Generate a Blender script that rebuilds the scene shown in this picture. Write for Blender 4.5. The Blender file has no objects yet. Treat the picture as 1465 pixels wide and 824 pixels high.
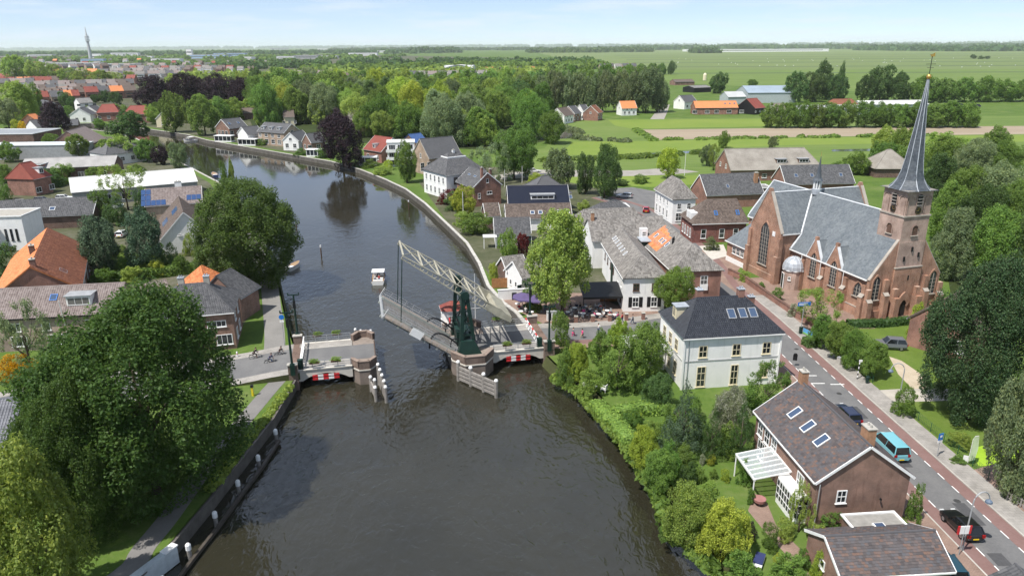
import bpy, bmesh, math, random
import numpy as np
from mathutils import Vector, Matrix, geometry
sc = bpy.context.scene
RND = random.Random(11)
rad = math.radians
# ------------------------------------------------------------------ camera
F, CX, CY, CAMZ, HY = 1016.0, 732.5, 412.0, 42.0, 66.0      # survey of the photograph (1465 x 824)
PITCH, ROLL = math.atan((CY - HY) / F), rad(0.32)
cam_d = bpy.data.cameras.new('camera'); cam = bpy.data.objects.new('camera', cam_d)
sc.collection.objects.link(cam); sc.camera = cam
cam_d.sensor_fit = 'HORIZONTAL'; cam_d.angle_x = 2 * math.atan(732.5 / F)
cam_d.clip_start = 0.5; cam_d.clip_end = 90000
cam.matrix_world = Matrix.Translation((0, 0, CAMZ)) @ Matrix.Rotation(math.pi / 2 - PITCH, 4, 'X') @ Matrix.Rotation(-ROLL, 4, 'Z')
# ------------------------------------------------------------------ sky, sun, exposure
SUN_EL, TO_SUN = 60.0, (-0.76, -0.65)
w = bpy.data.worlds.new('World'); sc.world = w; w.use_nodes = True
nt = w.node_tree; bg = nt.nodes['Background']
sky = nt.nodes.new('ShaderNodeTexSky'); sky.sky_type = 'NISHITA'; sky.sun_disc = False
sky.sun_elevation = rad(SUN_EL); sky.sun_rotation = math.atan2(TO_SUN[0], TO_SUN[1])
sky.air_density = 0.6; sky.dust_density = 0.0; sky.ozone_density = 5.5; sky.altitude = 40
tc = nt.nodes.new('ShaderNodeTexCoord'); sep = nt.nodes.new('ShaderNodeSeparateXYZ')
nt.links.new(tc.outputs['Generated'], sep.inputs[0])
def wmath(op, a, b=None):
    n = nt.nodes.new('ShaderNodeMath'); n.operation = op
    for i, v in enumerate((a, b)):
        if v is None: continue
        if isinstance(v, (int, float)): n.inputs[i].default_value = v
        else: nt.links.new(v, n.inputs[i])
    return n.outputs[0]
zz = wmath('ADD', wmath('ABSOLUTE', sep.outputs[2]), 0.09)
comb = nt.nodes.new('ShaderNodeCombineXYZ')
nt.links.new(wmath('DIVIDE', sep.outputs[0], zz), comb.inputs[0]); nt.links.new(wmath('DIVIDE', sep.outputs[1], zz), comb.inputs[1])
cn = nt.nodes.new('ShaderNodeTexNoise'); cn.inputs['Scale'].default_value = 0.8; cn.inputs['Detail'].default_value = 7; cn.inputs['Roughness'].default_value = 0.6
nt.links.new(comb.outputs[0], cn.inputs['Vector'])
cr = nt.nodes.new('ShaderNodeValToRGB'); cr.color_ramp.elements[0].position = 0.47; cr.color_ramp.elements[1].position = 0.72
nt.links.new(cn.outputs['Fac'], cr.inputs[0])
mx = nt.nodes.new('ShaderNodeMix'); mx.data_type = 'RGBA'
nt.links.new(wmath('ADD', wmath('MULTIPLY', cr.outputs[0], 0.5), 0.36), mx.inputs['Factor'])
nt.links.new(sky.outputs[0], mx.inputs[6]); mx.inputs[7].default_value = (6.3, 7.0, 8.0, 1)
nt.links.new(mx.outputs[2], bg.inputs[0]); bg.inputs[1].default_value = 0.10
sun_d = bpy.data.lights.new('sun', 'SUN'); sun_d.energy = 4.7; sun_d.angle = rad(0.55); sun_d.color = (1.0, 0.955, 0.89)
sun = bpy.data.objects.new('sun', sun_d); sc.collection.objects.link(sun)
hs = math.hypot(*TO_SUN); ce = math.cos(rad(SUN_EL))
sun.rotation_euler = Vector((TO_SUN[0] / hs * ce, TO_SUN[1] / hs * ce, math.sin(rad(SUN_EL)))).to_track_quat('Z', 'Y').to_euler()
sc.view_settings.view_transform = 'Standard'; sc.view_settings.look = 'None'; sc.view_settings.gamma = 1
sc.view_settings.exposure = 0.42
sc.cycles.use_denoising = True; sc.cycles.max_bounces = 10; sc.cycles.diffuse_bounces = 5; sc.cycles.glossy_bounces = 2
sc.cycles.transmission_bounces = 6; sc.cycles.transparent_max_bounces = 6; sc.cycles.volume_bounces = 1
sc.cycles.use_adaptive_sampling = True; sc.cycles.adaptive_threshold = 0.02; sc.cycles.caustics_reflective = False; sc.cycles.caustics_refractive = False
# ------------------------------------------------------------------ survey helpers: picture point + height -> place in the world
cp_, sp_ = math.cos(PITCH), math.sin(PITCH)
def at(px, py, z=0.0):
    u, v = (px - CX) / F, (py - CY) / F
    c, s = math.cos(ROLL), math.sin(ROLL); u, v = u * c - v * s, u * s + v * c
    d = (u, cp_ - v * sp_, -sp_ - v * cp_); t = (z - CAMZ) / d[2]
    return Vector((d[0] * t, d[1] * t, z))
def pix(x, y, z):
    dz = z - CAMZ; q = y * cp_ - dz * sp_; u = x / q; v = (-y * sp_ - dz * cp_) / q
    c, s = math.cos(-ROLL), math.sin(-ROLL); return (CX + (u * c - v * s) * F, CY + (u * s + v * c) * F)
def height(base, topy, z0=0.0):
    lo, hi = z0, 120.0
    for _ in range(40):
        m = (lo + hi) / 2
        if pix(base.x, base.y, m)[1] > topy: lo = m
        else: hi = m
    return lo - z0
def metres(base, px_w, z=0.0): return px_w * (base.y * cp_ + (CAMZ - z) * sp_) / F
# ------------------------------------------------------------------ object helpers
COL = sc.collection
def tag(o, label=None, cat=None, group=None, kind=None):
    if label: o['label'] = label
    if cat: o['category'] = cat
    if group: o['group'] = group
    if kind: o['kind'] = kind
    return o
def link(name, data, parent=None):
    o = bpy.data.objects.new(name, data); COL.objects.link(o)
    if parent is not None: o.parent = parent
    return o
def thing(name, label, cat, loc=(0, 0, 0), rz=0.0, group=None, scale=None):
    o = link(name, None); o.location = loc; o.rotation_euler = (0, 0, rz); o.empty_display_size = 0.5
    if scale: o.scale = scale
    return tag(o, label, cat, group)
def copy_tree(o, parent=None):
    c = o.copy(); COL.objects.link(c)
    if parent is not None: c.parent = parent
    for ch in KIDS(o): copy_tree(ch, c)
    return c
def KIDS(o): return list(o.children)
class MB:
    def __init__(s): s.v = []; s.f = []; s.m = []; s.mi = 0
    def add(s, vs, fs):
        b = len(s.v); s.v += [tuple(v) for v in vs]
        for f in fs: s.f.append(tuple(b + i for i in f)); s.m.append(s.mi)
        return s
    def box(s, x0, x1, y0, y1, z0, z1):
        return s.add([(x0, y0, z0), (x1, y0, z0), (x1, y1, z0), (x0, y1, z0), (x0, y0, z1), (x1, y0, z1), (x1, y1, z1), (x0, y1, z1)],
                     [(0, 3, 2, 1), (4, 5, 6, 7), (0, 1, 5, 4), (1, 2, 6, 5), (2, 3, 7, 6), (3, 0, 4, 7)])
    def poly(s, pts): return s.add(pts, [tuple(range(len(pts)))])
    def slab(s, pts, t):
        """solid plate: polygon pts (outward side) thickened by t against its normal"""
        P = [Vector(p) for p in pts]; n = (P[1] - P[0]).cross(P[2] - P[0]).normalized(); Q = [p - n * t for p in P]; k = len(P)
        return s.add(P + Q, [tuple(range(k)), tuple(range(2 * k - 1, k - 1, -1))] + [(i, i + k, (i + 1) % k + k, (i + 1) % k) for i in range(k)])
    def prism(s, pts2, z0, z1):
        k = len(pts2); a = sum(pts2[i][0] * pts2[(i + 1) % k][1] - pts2[(i + 1) % k][0] * pts2[i][1] for i in range(k))
        if a < 0: pts2 = pts2[::-1]
        return s.add([(x, y, z0) for x, y in pts2] + [(x, y, z1) for x, y in pts2],
                     [tuple(range(k - 1, -1, -1)), tuple(range(k, 2 * k))] + [(i, (i + 1) % k, (i + 1) % k + k, i + k) for i in range(k)])
    def beam(s, a, b, w, h=None, up=(0, 0, 1)):
        a, b = Vector(a), Vector(b); h = h or w; d = (b - a).normalized(); u = Vector(up)
        if abs(d.dot(u)) > 0.98: u = Vector((1, 0, 0))
        x = d.cross(u).normalized(); y = x.cross(d).normalized(); x *= w / 2; y *= h / 2
        return s.add([a - x - y, a + x - y, a + x + y, a - x + y, b - x - y, b + x - y, b + x + y, b - x + y],
                     [(3, 2, 1, 0), (4, 5, 6, 7), (0, 1, 5, 4), (1, 2, 6, 5), (2, 3, 7, 6), (3, 0, 4, 7)])
    def tube(s, pts, rs, n=8, cap=True):
        pts = [Vector(p) for p in pts]; rs = rs if isinstance(rs, (list, tuple)) else [rs] * len(pts); vs = []; fs = []
        for i, p in enumerate(pts):
            d = (pts[min(i + 1, len(pts) - 1)] - pts[max(i - 1, 0)]).normalized(); u = Vector((0, 0, 1)) if abs(d.z) < 0.95 else Vector((1, 0, 0))
            x = d.cross(u).normalized(); y = x.cross(d)
            for k in range(n):
                a = 2 * math.pi * k / n; vs.append(p + (x * math.cos(a) + y * math.sin(a)) * rs[i])
            if i:
                for k in range(n): fs.append(((i - 1) * n + k, (i - 1) * n + (k + 1) % n, i * n + (k + 1) % n, i * n + k))
        if cap: fs.append(tuple(range(n - 1, -1, -1))); fs.append(tuple(range((len(pts) - 1) * n, len(pts) * n)))
        return s.add(vs, fs)
    def lathe(s, prof, n=12, c=(0, 0), a0=0.0):
        vs = []; fs = []
        for i, (r, z) in enumerate(prof):
            for k in range(n):
                a = a0 + 2 * math.pi * k / n; vs.append((c[0] + r * math.cos(a), c[1] + r * math.sin(a), z))
            if i:
                for k in range(n): fs.append(((i - 1) * n + k, (i - 1) * n + (k + 1) % n, i * n + (k + 1) % n, i * n + k))
        fs.append(tuple(range(n - 1, -1, -1))); fs.append(tuple(range((len(prof) - 1) * n, len(prof) * n)))
        return s.add(vs, fs)
    def mesh(s, name, mats, smooth=False):
        me = bpy.data.meshes.new(name); me.from_pydata(s.v, [], s.f)
        mats = mats if isinstance(mats, (list, tuple)) else [mats]
        for m in mats: me.materials.append(m)
        if len(mats) > 1: me.polygons.foreach_set('material_index', s.m)
        if smooth: me.polygons.foreach_set('use_smooth', [True] * len(me.polygons))
        me.update(); return me
    def build(s, name, mats, parent=None, smooth=False): return link(name, s.mesh(name, mats, smooth), parent)
def struct(name, mb, m, parent=None, kind='structure', smooth=False):
    o = mb.build(name, m, parent, smooth)
    if parent is None: o['kind'] = kind
    return o
# ------------------------------------------------------------------ materials
MATS = {}
class NT:
    def __init__(s, name):
        s.m = bpy.data.materials.new(name); s.m.use_nodes = True; s.t = s.m.node_tree; s.b = s.t.nodes['Principled BSDF']; s.out = s.t.nodes['Material Output']
    def n(s, typ, **kw):
        k = s.t.nodes.new('ShaderNode' + typ)
        for a, v in kw.items():
            if hasattr(k, a): setattr(k, a, v)
            else: k.inputs[a.replace('_', ' ')].default_value = v
        return k
    def l(s, a, b): s.t.links.new(a, b)
    def math(s, op, a, b=None, c=None):
        k = s.t.nodes.new('ShaderNodeMath'); k.operation = op
        for i, v in enumerate((a, b, c)):
            if v is None: continue
            if isinstance(v, (int, float)): k.inputs[i].default_value = v
            else: s.l(v, k.inputs[i])
        return k.outputs[0]
    def coord(s, which='Object', scale=None):
        c = s.n('TexCoord').outputs[which]
        if scale is None: return c
        mp = s.n('Mapping'); s.l(c, mp.inputs[0]); mp.inputs['Scale'].default_value = scale; return mp.outputs[0]
    def noise(s, vec, scale, detail=4, rough=0.55, dist=0.0):
        k = s.n('TexNoise'); k.inputs['Scale'].default_value = scale; k.inputs['Detail'].default_value = detail
        k.inputs['Roughness'].default_value = rough; k.inputs['Distortion'].default_value = dist
        if vec is not None: s.l(vec, k.inputs['Vector'])
        return k.outputs['Fac']
    def ramp(s, fac, stops, interp='LINEAR'):
        k = s.n('ValToRGB'); e = k.color_ramp.elements; k.color_ramp.interpolation = interp
        e[0].position, e[0].color = stops[0][0], (*stops[0][1], 1); e[1].position, e[1].color = stops[-1][0], (*stops[-1][1], 1)
        for p, c in stops[1:-1]:
            x = e.new(p); x.color = (*c, 1)
        s.l(fac, k.inputs[0]); return k.outputs[0]
    def mix(s, fac, a, b, mode='MIX'):
        k = s.n('Mix', data_type='RGBA', blend_type=mode)
        for i, v in ((0, fac), (6, a), (7, b)):
            if isinstance(v, (int, float)): k.inputs[i].default_value = v
            elif isinstance(v, tuple): k.inputs[i].default_value = (*v, 1)
            else: s.l(v, k.inputs[i])
        return k.outputs[2]
    def bump(s, h, strength=0.3, dist=0.02):
        k = s.n('Bump'); k.inputs['Strength'].default_value = strength; k.inputs['Distance'].default_value = dist
        s.l(h, k.inputs['Height']); s.l(k.outputs[0], s.b.inputs['Normal'])
    def fin(s, col=None, rough=0.7, spec=0.3, metal=0.0):
        if col is not None:
            if isinstance(col, tuple): s.b.inputs['Base Color'].default_value = (*col, 1)
            else: s.l(col, s.b.inputs['Base Color'])
        if isinstance(rough, (int, float)): s.b.inputs['Roughness'].default_value = rough
        else: s.l(rough, s.b.inputs['Roughness'])
        s.b.inputs['Specular IOR Level'].default_value = spec; s.b.inputs['Metallic'].default_value = metal
        return s.m
def plain(name, c, rough=0.6, var=0.18, scale=1.5, spec=0.3, metal=0.0, bump=0.0):
    """paint, plaster, metal, wood: base colour with soft stains"""
    if name in MATS: return MATS[name]
    t = NT(name); v = t.coord(); f = t.noise(v, scale, 5, 0.6)
    d = tuple(max(0.0, x * (1 - var)) for x in c); b = tuple(min(1.0, x * (1 + var * 0.6)) for x in c)
    col = t.ramp(f, [(0.3, d), (0.7, b)])
    if bump: t.bump(t.noise(v, scale * 9, 3), bump, 0.02)
    MATS[name] = t.fin(col, rough, spec, metal); return MATS[name]
def brickm(name, c1, c2, mortar=(0.36, 0.33, 0.29), sx=0.22, sz=0.065):
    if name in MATS: return MATS[name]
    t = NT(name); s = t.n('SeparateXYZ'); t.l(t.coord(), s.inputs[0]); c = t.n('CombineXYZ')
    t.l(t.math('ADD', s.outputs[0], s.outputs[1]), c.inputs[0]); t.l(s.outputs[2], c.inputs[1])
    b = t.n('TexBrick'); t.l(c.outputs[0], b.inputs['Vector']); b.inputs['Scale'].default_value = 1
    b.inputs['Brick Width'].default_value = sx; b.inputs['Row Height'].default_value = sz; b.inputs['Mortar Size'].default_value = 0.008
    b.inputs['Color1'].default_value = (*c1, 1); b.inputs['Color2'].default_value = (*c2, 1); b.inputs['Mortar'].default_value = (*mortar, 1)
    f = t.noise(t.coord(), 0.45, 5, 0.65); g = t.noise(t.coord(scale=(3, 3, 0.5)), 1.0, 4)
    col = t.mix(0.55, b.outputs['Color'], t.ramp(f, [(0.32, tuple(x * 0.5 for x in c1)), (0.68, tuple(min(1, x * 1.45) for x in c2))]))
    col = t.mix(t.math('MULTIPLY', t.math('GREATER_THAN', g, 0.6), 0.25), col, tuple(x * 0.6 for x in c1))
    t.bump(b.outputs['Fac'], -0.25, 0.01)
    MATS[name] = t.fin(col, 0.85, 0.15); return MATS[name]
def tilem(name, stops, rough=0.7, stain=0.35, lichen=None):
    """roof tiles: each tile (mesh island) takes its own tone; weathering drawn by noise; courses follow height where tiles are not modelled"""
    if name in MATS: return MATS[name]
    t = NT(name); g = t.n('NewGeometry'); v = t.coord()
    f = t.math('ADD', t.math('MULTIPLY', g.outputs['Random Per Island'], 0.75), t.math('MULTIPLY', t.noise(v, 2.2, 4), 0.25))
    col = t.ramp(f, stops)
    n = t.math('ADD', t.math('MULTIPLY', t.noise(v, 0.5, 6, 0.65), .55), t.math('MULTIPLY', t.noise(t.coord(scale=(1.6, 1.6, .35)), 1.3, 5, .65), .45)); col = t.mix(t.math('MULTIPLY', t.math('SMOOTH_MIN', t.math('MAXIMUM', t.math('SUBTRACT', n, 0.45), 0.0), 0.3, 0.1), stain * 5), col, lichen or tuple(x * 0.45 for x in stops[0][1]))
    s = t.n('SeparateXYZ'); t.l(v, s.inputs[0])
    t.bump(t.math('FRACT', t.math('MULTIPLY', s.outputs[2], 4.6)), 0.35, 0.05)
    MATS[name] = t.fin(col, rough, 0.3); return MATS[name]
def leafm(name, c, warm=None, var=0.5, trans=0.42):
    if name in MATS: return MATS[name]
    t = NT(name); g = t.n('NewGeometry'); oi = t.n('ObjectInfo'); v = t.coord()
    warm = warm or (c[0] * 1.5, c[1] * 1.25, c[2] * 0.9)
    f = t.math('ADD', t.math('MULTIPLY', g.outputs['Random Per Island'], 0.45), t.math('MULTIPLY', t.noise(v, 3.2, 3), 0.55))
    col = t.ramp(f, [(0.22, tuple(x * (1 - var) for x in c)), (0.5, c), (0.8, warm)])
    hs = t.n('HueSaturation'); t.l(col, hs.inputs['Color']); 
    t.l(t.math('ADD', t.math('MULTIPLY', oi.outputs['Random'], 0.04), 0.48), hs.inputs['Hue']); t.l(t.math('ADD', t.math('MULTIPLY', t.math('FRACT', t.math('MULTIPLY', oi.outputs['Random'], 7.31)), 0.45), 0.78), hs.inputs['Value'])
    t.fin(hs.outputs[0], 0.55, 0.22)
    tr = t.n('BsdfTranslucent'); t.l(t.mix(0.5, hs.outputs[0], tuple(min(1, x * 1.6) for x in warm)), tr.inputs[0]); m = t.n('MixShader'); m.inputs[0].default_value = trans
    t.l(t.b.outputs[0], m.inputs[1]); t.l(tr.outputs[0], m.inputs[2]); t.l(m.outputs[0], t.out.inputs[0])
    MATS[name] = t.m; return t.m
def groundm(name, stops, scale=0.05, fine=1.2, rough=0.9, bump=0.0, rows=None, stretch=None):
    if name in MATS: return MATS[name]
    t = NT(name); v = t.coord(scale=stretch) if stretch else t.coord()
    f = t.math('ADD', t.math('MULTIPLY', t.noise(v, scale, 5, 0.6), 0.62), t.math('MULTIPLY', t.noise(v, fine, 4, 0.7), 0.38))
    if rows:
        s = t.n('SeparateXYZ'); t.l(t.coord(), s.inputs[0]); f = t.math('ADD', f, t.math('MULTIPLY', t.math('SINE', t.math('MULTIPLY', t.math('ADD', t.math('MULTIPLY', s.outputs[0], rows[0]), t.math('MULTIPLY', s.outputs[1], rows[1])), 6.28)), rows[2]))
    col = t.ramp(f, stops)
    if bump: t.bump(t.noise(t.coord(), fine * 4, 4, 0.7), bump, 0.1)
    MATS[name] = t.fin(col, rough, 0.15); return MATS[name]
WHITE = plain('white_paint', (0.78, 0.78, 0.77), 0.55, 0.10)
def _plaster():
    t = NT('white_plaster'); a = t.noise(t.coord(scale=(2.2, 2.2, .22)), 1.0, 5, .6); b = t.noise(t.coord(), .5, 5, .6)
    return t.fin(t.mix(t.math('MULTIPLY', t.math('MAXIMUM', t.math('SUBTRACT', a, .55), 0), 1.8), t.ramp(b, [(.3, (.73, .73, .72)), (.6, (.82, .81, .79))]), (.42, .42, .40)), .8, .2)
WALLW = _plaster()
CREAM = plain('cream_paint', (0.70, 0.62, 0.44), 0.6, 0.12)
DARKG = plain('dark_green_paint', (0.012, 0.035, 0.028), 0.45, 0.3)
BLACK = plain('black_paint', (0.015, 0.016, 0.018), 0.45, 0.3)
GREY = plain('grey_metal', (0.32, 0.33, 0.34), 0.5, 0.2)
LEAD = plain('lead_sheet', (0.42, 0.45, 0.49), 0.55, 0.3, 0.8, metal=0.2)
CONC = plain('concrete', (0.42, 0.40, 0.36), 0.85, 0.25, 0.5, bump=0.2)
WOOD = plain('weathered_oak', (0.27, 0.25, 0.228), 0.85, 0.35, 2.0, bump=0.3)
BROWNW = plain('brown_boards', (0.10, 0.06, 0.04), 0.8, 0.3, 2.0)
ORANGEW = plain('orange_timber', (0.36, 0.17, 0.07), 0.7, 0.3, 2.0)
RED = plain('red_paint', (0.55, 0.03, 0.035), 0.45, 0.12)
BLUE = plain('sign_blue', (0.02, 0.16, 0.50), 0.4, 0.1)
YELLOW = plain('machine_yellow', (0.75, 0.42, 0.02), 0.5, 0.15)
BARK = plain('bark', (0.10, 0.08, 0.06), 0.95, 0.4, 3.0, bump=0.5)
BRK_RED = brickm('brick_red', (0.20, 0.092, 0.070), (0.275, 0.135, 0.10))
BRK_BRN = brickm('brick_brown', (0.17, 0.095, 0.07), (0.24, 0.135, 0.10))
BRK_DRK = brickm('brick_dark', (0.10, 0.06, 0.05), (0.15, 0.085, 0.065))
BRK_TAN = brickm('brick_tan', (0.30, 0.22, 0.16), (0.38, 0.28, 0.21))
BRK_CH = brickm('brick_church', (0.235, 0.112, 0.07), (0.365, 0.20, 0.135), (0.50, 0.44, 0.37))
BRK_TW = brickm('brick_tower', (0.31, 0.20, 0.16), (0.41, 0.295, 0.245), (0.50, 0.45, 0.40))
T_SLATE = tilem('mixed_slates', [(0.1, (0.065, 0.058, 0.06)), (0.4, (0.105, 0.09, 0.088)), (0.62, (0.092, 0.094, 0.104)), (0.82, (0.155, 0.095, 0.072)), (0.95, (0.13, 0.13, 0.137))], stain=0.2)
T_BLACK = tilem('black_pantiles', [(0.1, (0.022, 0.025, 0.033)), (0.9, (0.042, 0.047, 0.058))], 0.42, 0.15)
T_DGREY = tilem('dark_grey_tiles', [(0.1, (0.06, 0.062, 0.067)), (0.9, (0.12, 0.12, 0.125))], 0.65)
T_GREY = tilem('weathered_grey_tiles', [(0.05, (0.125, 0.115, 0.105)), (0.5, (0.205, 0.193, 0.18)), (0.95, (0.29, 0.27, 0.25))], 0.8, 0.4)
T_BROWN = tilem('brown_tiles', [(0.1, (0.085, 0.065, 0.055)), (0.9, (0.165, 0.13, 0.11))], 0.75)
T_PURP = tilem('purple_brown_tiles', [(0.1, (0.17, 0.135, 0.125)), (0.9, (0.28, 0.235, 0.22))], 0.75, 0.3)
T_ORANGE = tilem('orange_tiles', [(0.1, (0.48, 0.15, 0.055)), (0.9, (0.68, 0.27, 0.11))], 0.7, 0.2)
T_RUST = tilem('rusty_tiles', [(0.1, (0.15, 0.058, 0.036)), (0.9, (0.27, 0.11, 0.062))], 0.75, 0.4)
T_RED = tilem('red_tiles', [(0.1, (0.17, 0.04, 0.034)), (0.9, (0.27, 0.078, 0.055))], 0.7)
T_SOLAR = tilem('solar_roof', [(0.1, (0.010, 0.012, 0.022)), (0.9, (0.02, 0.024, 0.04))], 0.25, 0.0)
T_WHITE = plain('white_sheet_roof', (0.62, 0.62, 0.60), 0.5, 0.10, 0.4)
T_FLAT = plain('bitumen_roof', (0.20, 0.195, 0.19), 0.9, 0.3, 0.7)
T_THATCH = groundm('thatch', [(0.3, (0.17, 0.152, 0.13)), (0.5, (0.26, 0.238, 0.208)), (0.7, (0.34, 0.318, 0.28))], 0.3, 3.0, bump=0.6)
T_CHSL = tilem('church_slates', [(0.05, (0.11, 0.127, 0.14)), (0.5, (0.138, 0.157, 0.173)), (0.95, (0.17, 0.19, 0.207))], 0.5, 0.3, (0.33, 0.35, 0.35))
T_CHDK = tilem('spire_slates', [(0.05, (0.05, 0.06, 0.075)), (0.95, (0.10, 0.115, 0.135))], 0.5, 0.2, (0.2, 0.21, 0.2))
def _glass():
    t = NT('window_glass'); oi = t.n('ObjectInfo'); v = t.coord()
    col = t.ramp(t.math('ADD', t.math('MULTIPLY', oi.outputs['Random'], 0.7), t.math('MULTIPLY', t.noise(v, 1.2, 2), 0.3)), [(0.35, (0.012, 0.016, 0.02)), (0.6, (0.03, 0.035, 0.04)), (0.85, (0.16, 0.16, 0.15))])
    return t.fin(col, 0.06, 0.6)
GLASS = _glass()
def _skyglass():
    t = NT('roof_glass'); return t.fin((0.05, 0.08, 0.14), 0.08, 1.0)
SKYGLASS = _skyglass()
def _solar():
    t = NT('solar_cell'); return t.fin((0.03, 0.07, 0.18), 0.15, 0.8)
SOLAR = _solar()
def _clear():
    t = NT('clear_glass'); t.fin((0.75, 0.82, 0.84), 0.05, 0.5); tr = t.n('BsdfTransparent'); m = t.n('MixShader'); m.inputs[0].default_value = 0.22
    t.l(tr.outputs[0], m.inputs[1]); t.l(t.b.outputs[0], m.inputs[2]); t.l(m.outputs[0], t.out.inputs[0]); return t.m
CLEAR = _clear()
# ================================================================== THE SETTING
ZW = -1.5
GRASS = groundm('grass_turf', [(0.3, (0.05, 0.095, 0.018)), (0.5, (0.085, 0.14, 0.026)), (0.7, (0.145, 0.175, 0.06))], 0.09, 1.1, bump=0.4)
PAST = groundm('pasture_turf', [(0.3, (0.085, 0.135, 0.03)), (0.5, (0.12, 0.175, 0.042)), (0.72, (0.165, 0.205, 0.065))], 0.012, 0.12, stretch=(1, 3.0, 1), bump=0.2, rows=(.012, .17, .035))
POLDER = groundm('polder_turf', [(0.25, (0.085, 0.12, 0.04)), (0.45, (0.125, 0.17, 0.055)), (0.6, (0.155, 0.195, 0.07)), (0.8, (0.20, 0.215, 0.10))], 0.004, 0.03, stretch=(0.35, 5.0, 1), rows=(.002, .012, .05))
SOILM = groundm('ploughed_soil', [(0.3, (0.24, 0.19, 0.135)), (0.7, (0.36, 0.30, 0.225))], 0.02, 0.4, stretch=(0.3, 4, 1))
TOWNG = groundm('garden_ground', [(0.3, (0.035, 0.05, 0.02)), (0.5, (0.085, 0.09, 0.05)), (0.7, (0.16, 0.145, 0.12))], 0.08, 0.7)
ASPH = groundm('asphalt', [(0.3, (0.115, 0.115, 0.118)), (0.7, (0.185, 0.183, 0.18))], 0.25, 4.0, bump=0.2, rows=(.42, .02, .03))
REDASPH = groundm('red_asphalt', [(0.3, (0.16, 0.095, 0.085)), (0.7, (0.235, 0.15, 0.138))], 0.3, 4.0, bump=0.2)
def pavem(name, c1, c2, sx, sy):
    t = NT(name); b = t.n('TexBrick'); t.l(t.coord(), b.inputs['Vector']); b.inputs['Scale'].default_value = 1
    b.inputs['Brick Width'].default_value = sx; b.inputs['Row Height'].default_value = sy; b.inputs['Mortar Size'].default_value = 0.012
    b.inputs['Color1'].default_value = (*c1, 1); b.inputs['Color2'].default_value = (*c2, 1); b.inputs['Mortar'].default_value = (*[x * 0.5 for x in c1], 1)
    n = t.noise(t.coord(), 0.4, 5, 0.65); col = t.mix(0.45, b.outputs['Color'], t.ramp(n, [(0.3, tuple(x * 0.6 for x in c1)), (0.7, tuple(min(1, x * 1.3) for x in c2))]))
    t.bump(b.outputs['Fac'], -0.3, 0.01); return t.fin(col, 0.85, 0.2)
FLAG = pavem('grey_flagstones', (0.25, 0.235, 0.215), (0.33, 0.31, 0.285), 0.6, 0.4)
CLINK = pavem('clinker_paving', (0.22, 0.15, 0.12), (0.29, 0.205, 0.165), 0.25, 0.12)
def waterm():
    t = NT('river_water'); v = t.coord(scale=(1.0, 0.6, 1.0)); v2 = t.coord(); s = t.n('SeparateXYZ'); t.l(v2, s.inputs[0])
    n1 = t.noise(v, 1.25, 3, 0.5, 0.9); n2 = t.noise(v, 0.3, 3, 0.5, 1.2); patch = t.noise(v2, 0.03, 3, 0.55)
    wind = t.n('MapRange'); t.l(s.outputs[1], wind.inputs[0]); wind.inputs[1].default_value = 80; wind.inputs[2].default_value = 190; wind.inputs[3].default_value = 1.0; wind.inputs[4].default_value = 0.08
    amp = t.math('MULTIPLY', t.math('ADD', t.math('MULTIPLY', patch, 1.7), 0.15), wind.outputs[0])   # open reach below the bridge is ruffled, the sheltered bend is calm
    t.bump(t.math('MULTIPLY', t.math('ADD', n1, t.math('MULTIPLY', n2, 1.6)), amp), 1.0, 0.15)
    col = t.ramp(t.noise(v2, 0.06, 4, 0.6), [(0.3, (0.020, 0.019, 0.012)), (0.7, (0.031, 0.029, 0.019))]); t.b.inputs['IOR'].default_value = 1.48
    return t.fin(col, 0.04, 1.0)
WATER = waterm()
POND = plain('still_pond_water', (0.05, 0.055, 0.035), 0.08, 0.3, 0.1, spec=0.6)
DUCKW = groundm('duckweed', [(0.3, (0.20, 0.33, 0.02)), (0.7, (0.30, 0.45, 0.04))], 0.3, 2.0)
# river banks (top edge), upstream order
def W2(pts, z=0.0): return [at(x, y, z) for x, y in pts]
LB = [Vector((-33.0, -300, 0)), Vector((-32.4, 30, 0))] + W2([(202, 824), (237.5, 788), (300, 714), (390, 600), (423, 543)]) + [Vector((-29.6, 86.2, 0)), Vector((-31.8, 96.3, 0))] + \
     W2([(413, 468), (404, 425), (397, 392), (380, 352), (352, 300), (315, 262), (275, 241), (249, 229), (222, 212), (196, 199), (165, 190), (140, 187), (100, 183)])
RBK = W2([(100, 178), (130, 177), (160, 179), (215, 185.6), (267, 193), (296, 201), (380, 215.5), (474, 231.6), (515, 243), (551.6, 257.5), (580, 271), (607, 291), (638, 320), (667, 348), (684.6, 377), (697, 409), (719, 434), (737, 447)]) + \
      [Vector((2.6, 103.2, 0)), Vector((4.8, 93.2, 0)), Vector((5.9, 90.2, 0)), Vector((9.8, 84.2, 0)), Vector((12.4, 76.2, 0)), Vector((14.8, 70, 0)), Vector((15.8, 60.6, 0)), Vector((18.2, 52.4, 0)), Vector((18.8, 44, 0)), Vector((19.5, 30, 0)), Vector((20, -300, 0))]
big = 26000
outer = [Vector((big, -300, 0)), Vector((big, big, 0)), Vector((-big, big, 0)), Vector((-big, -300, 0))]
poly = LB + RBK + outer
g = MB(); tris = geometry.tessellate_polygon([poly])
g.add(poly, [(a, b, c) if (poly[b] - poly[a]).cross(poly[c] - poly[a]).z > 0 else (a, c, b) for a, b, c in tris])
struct('ground', g, GRASS)
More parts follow.
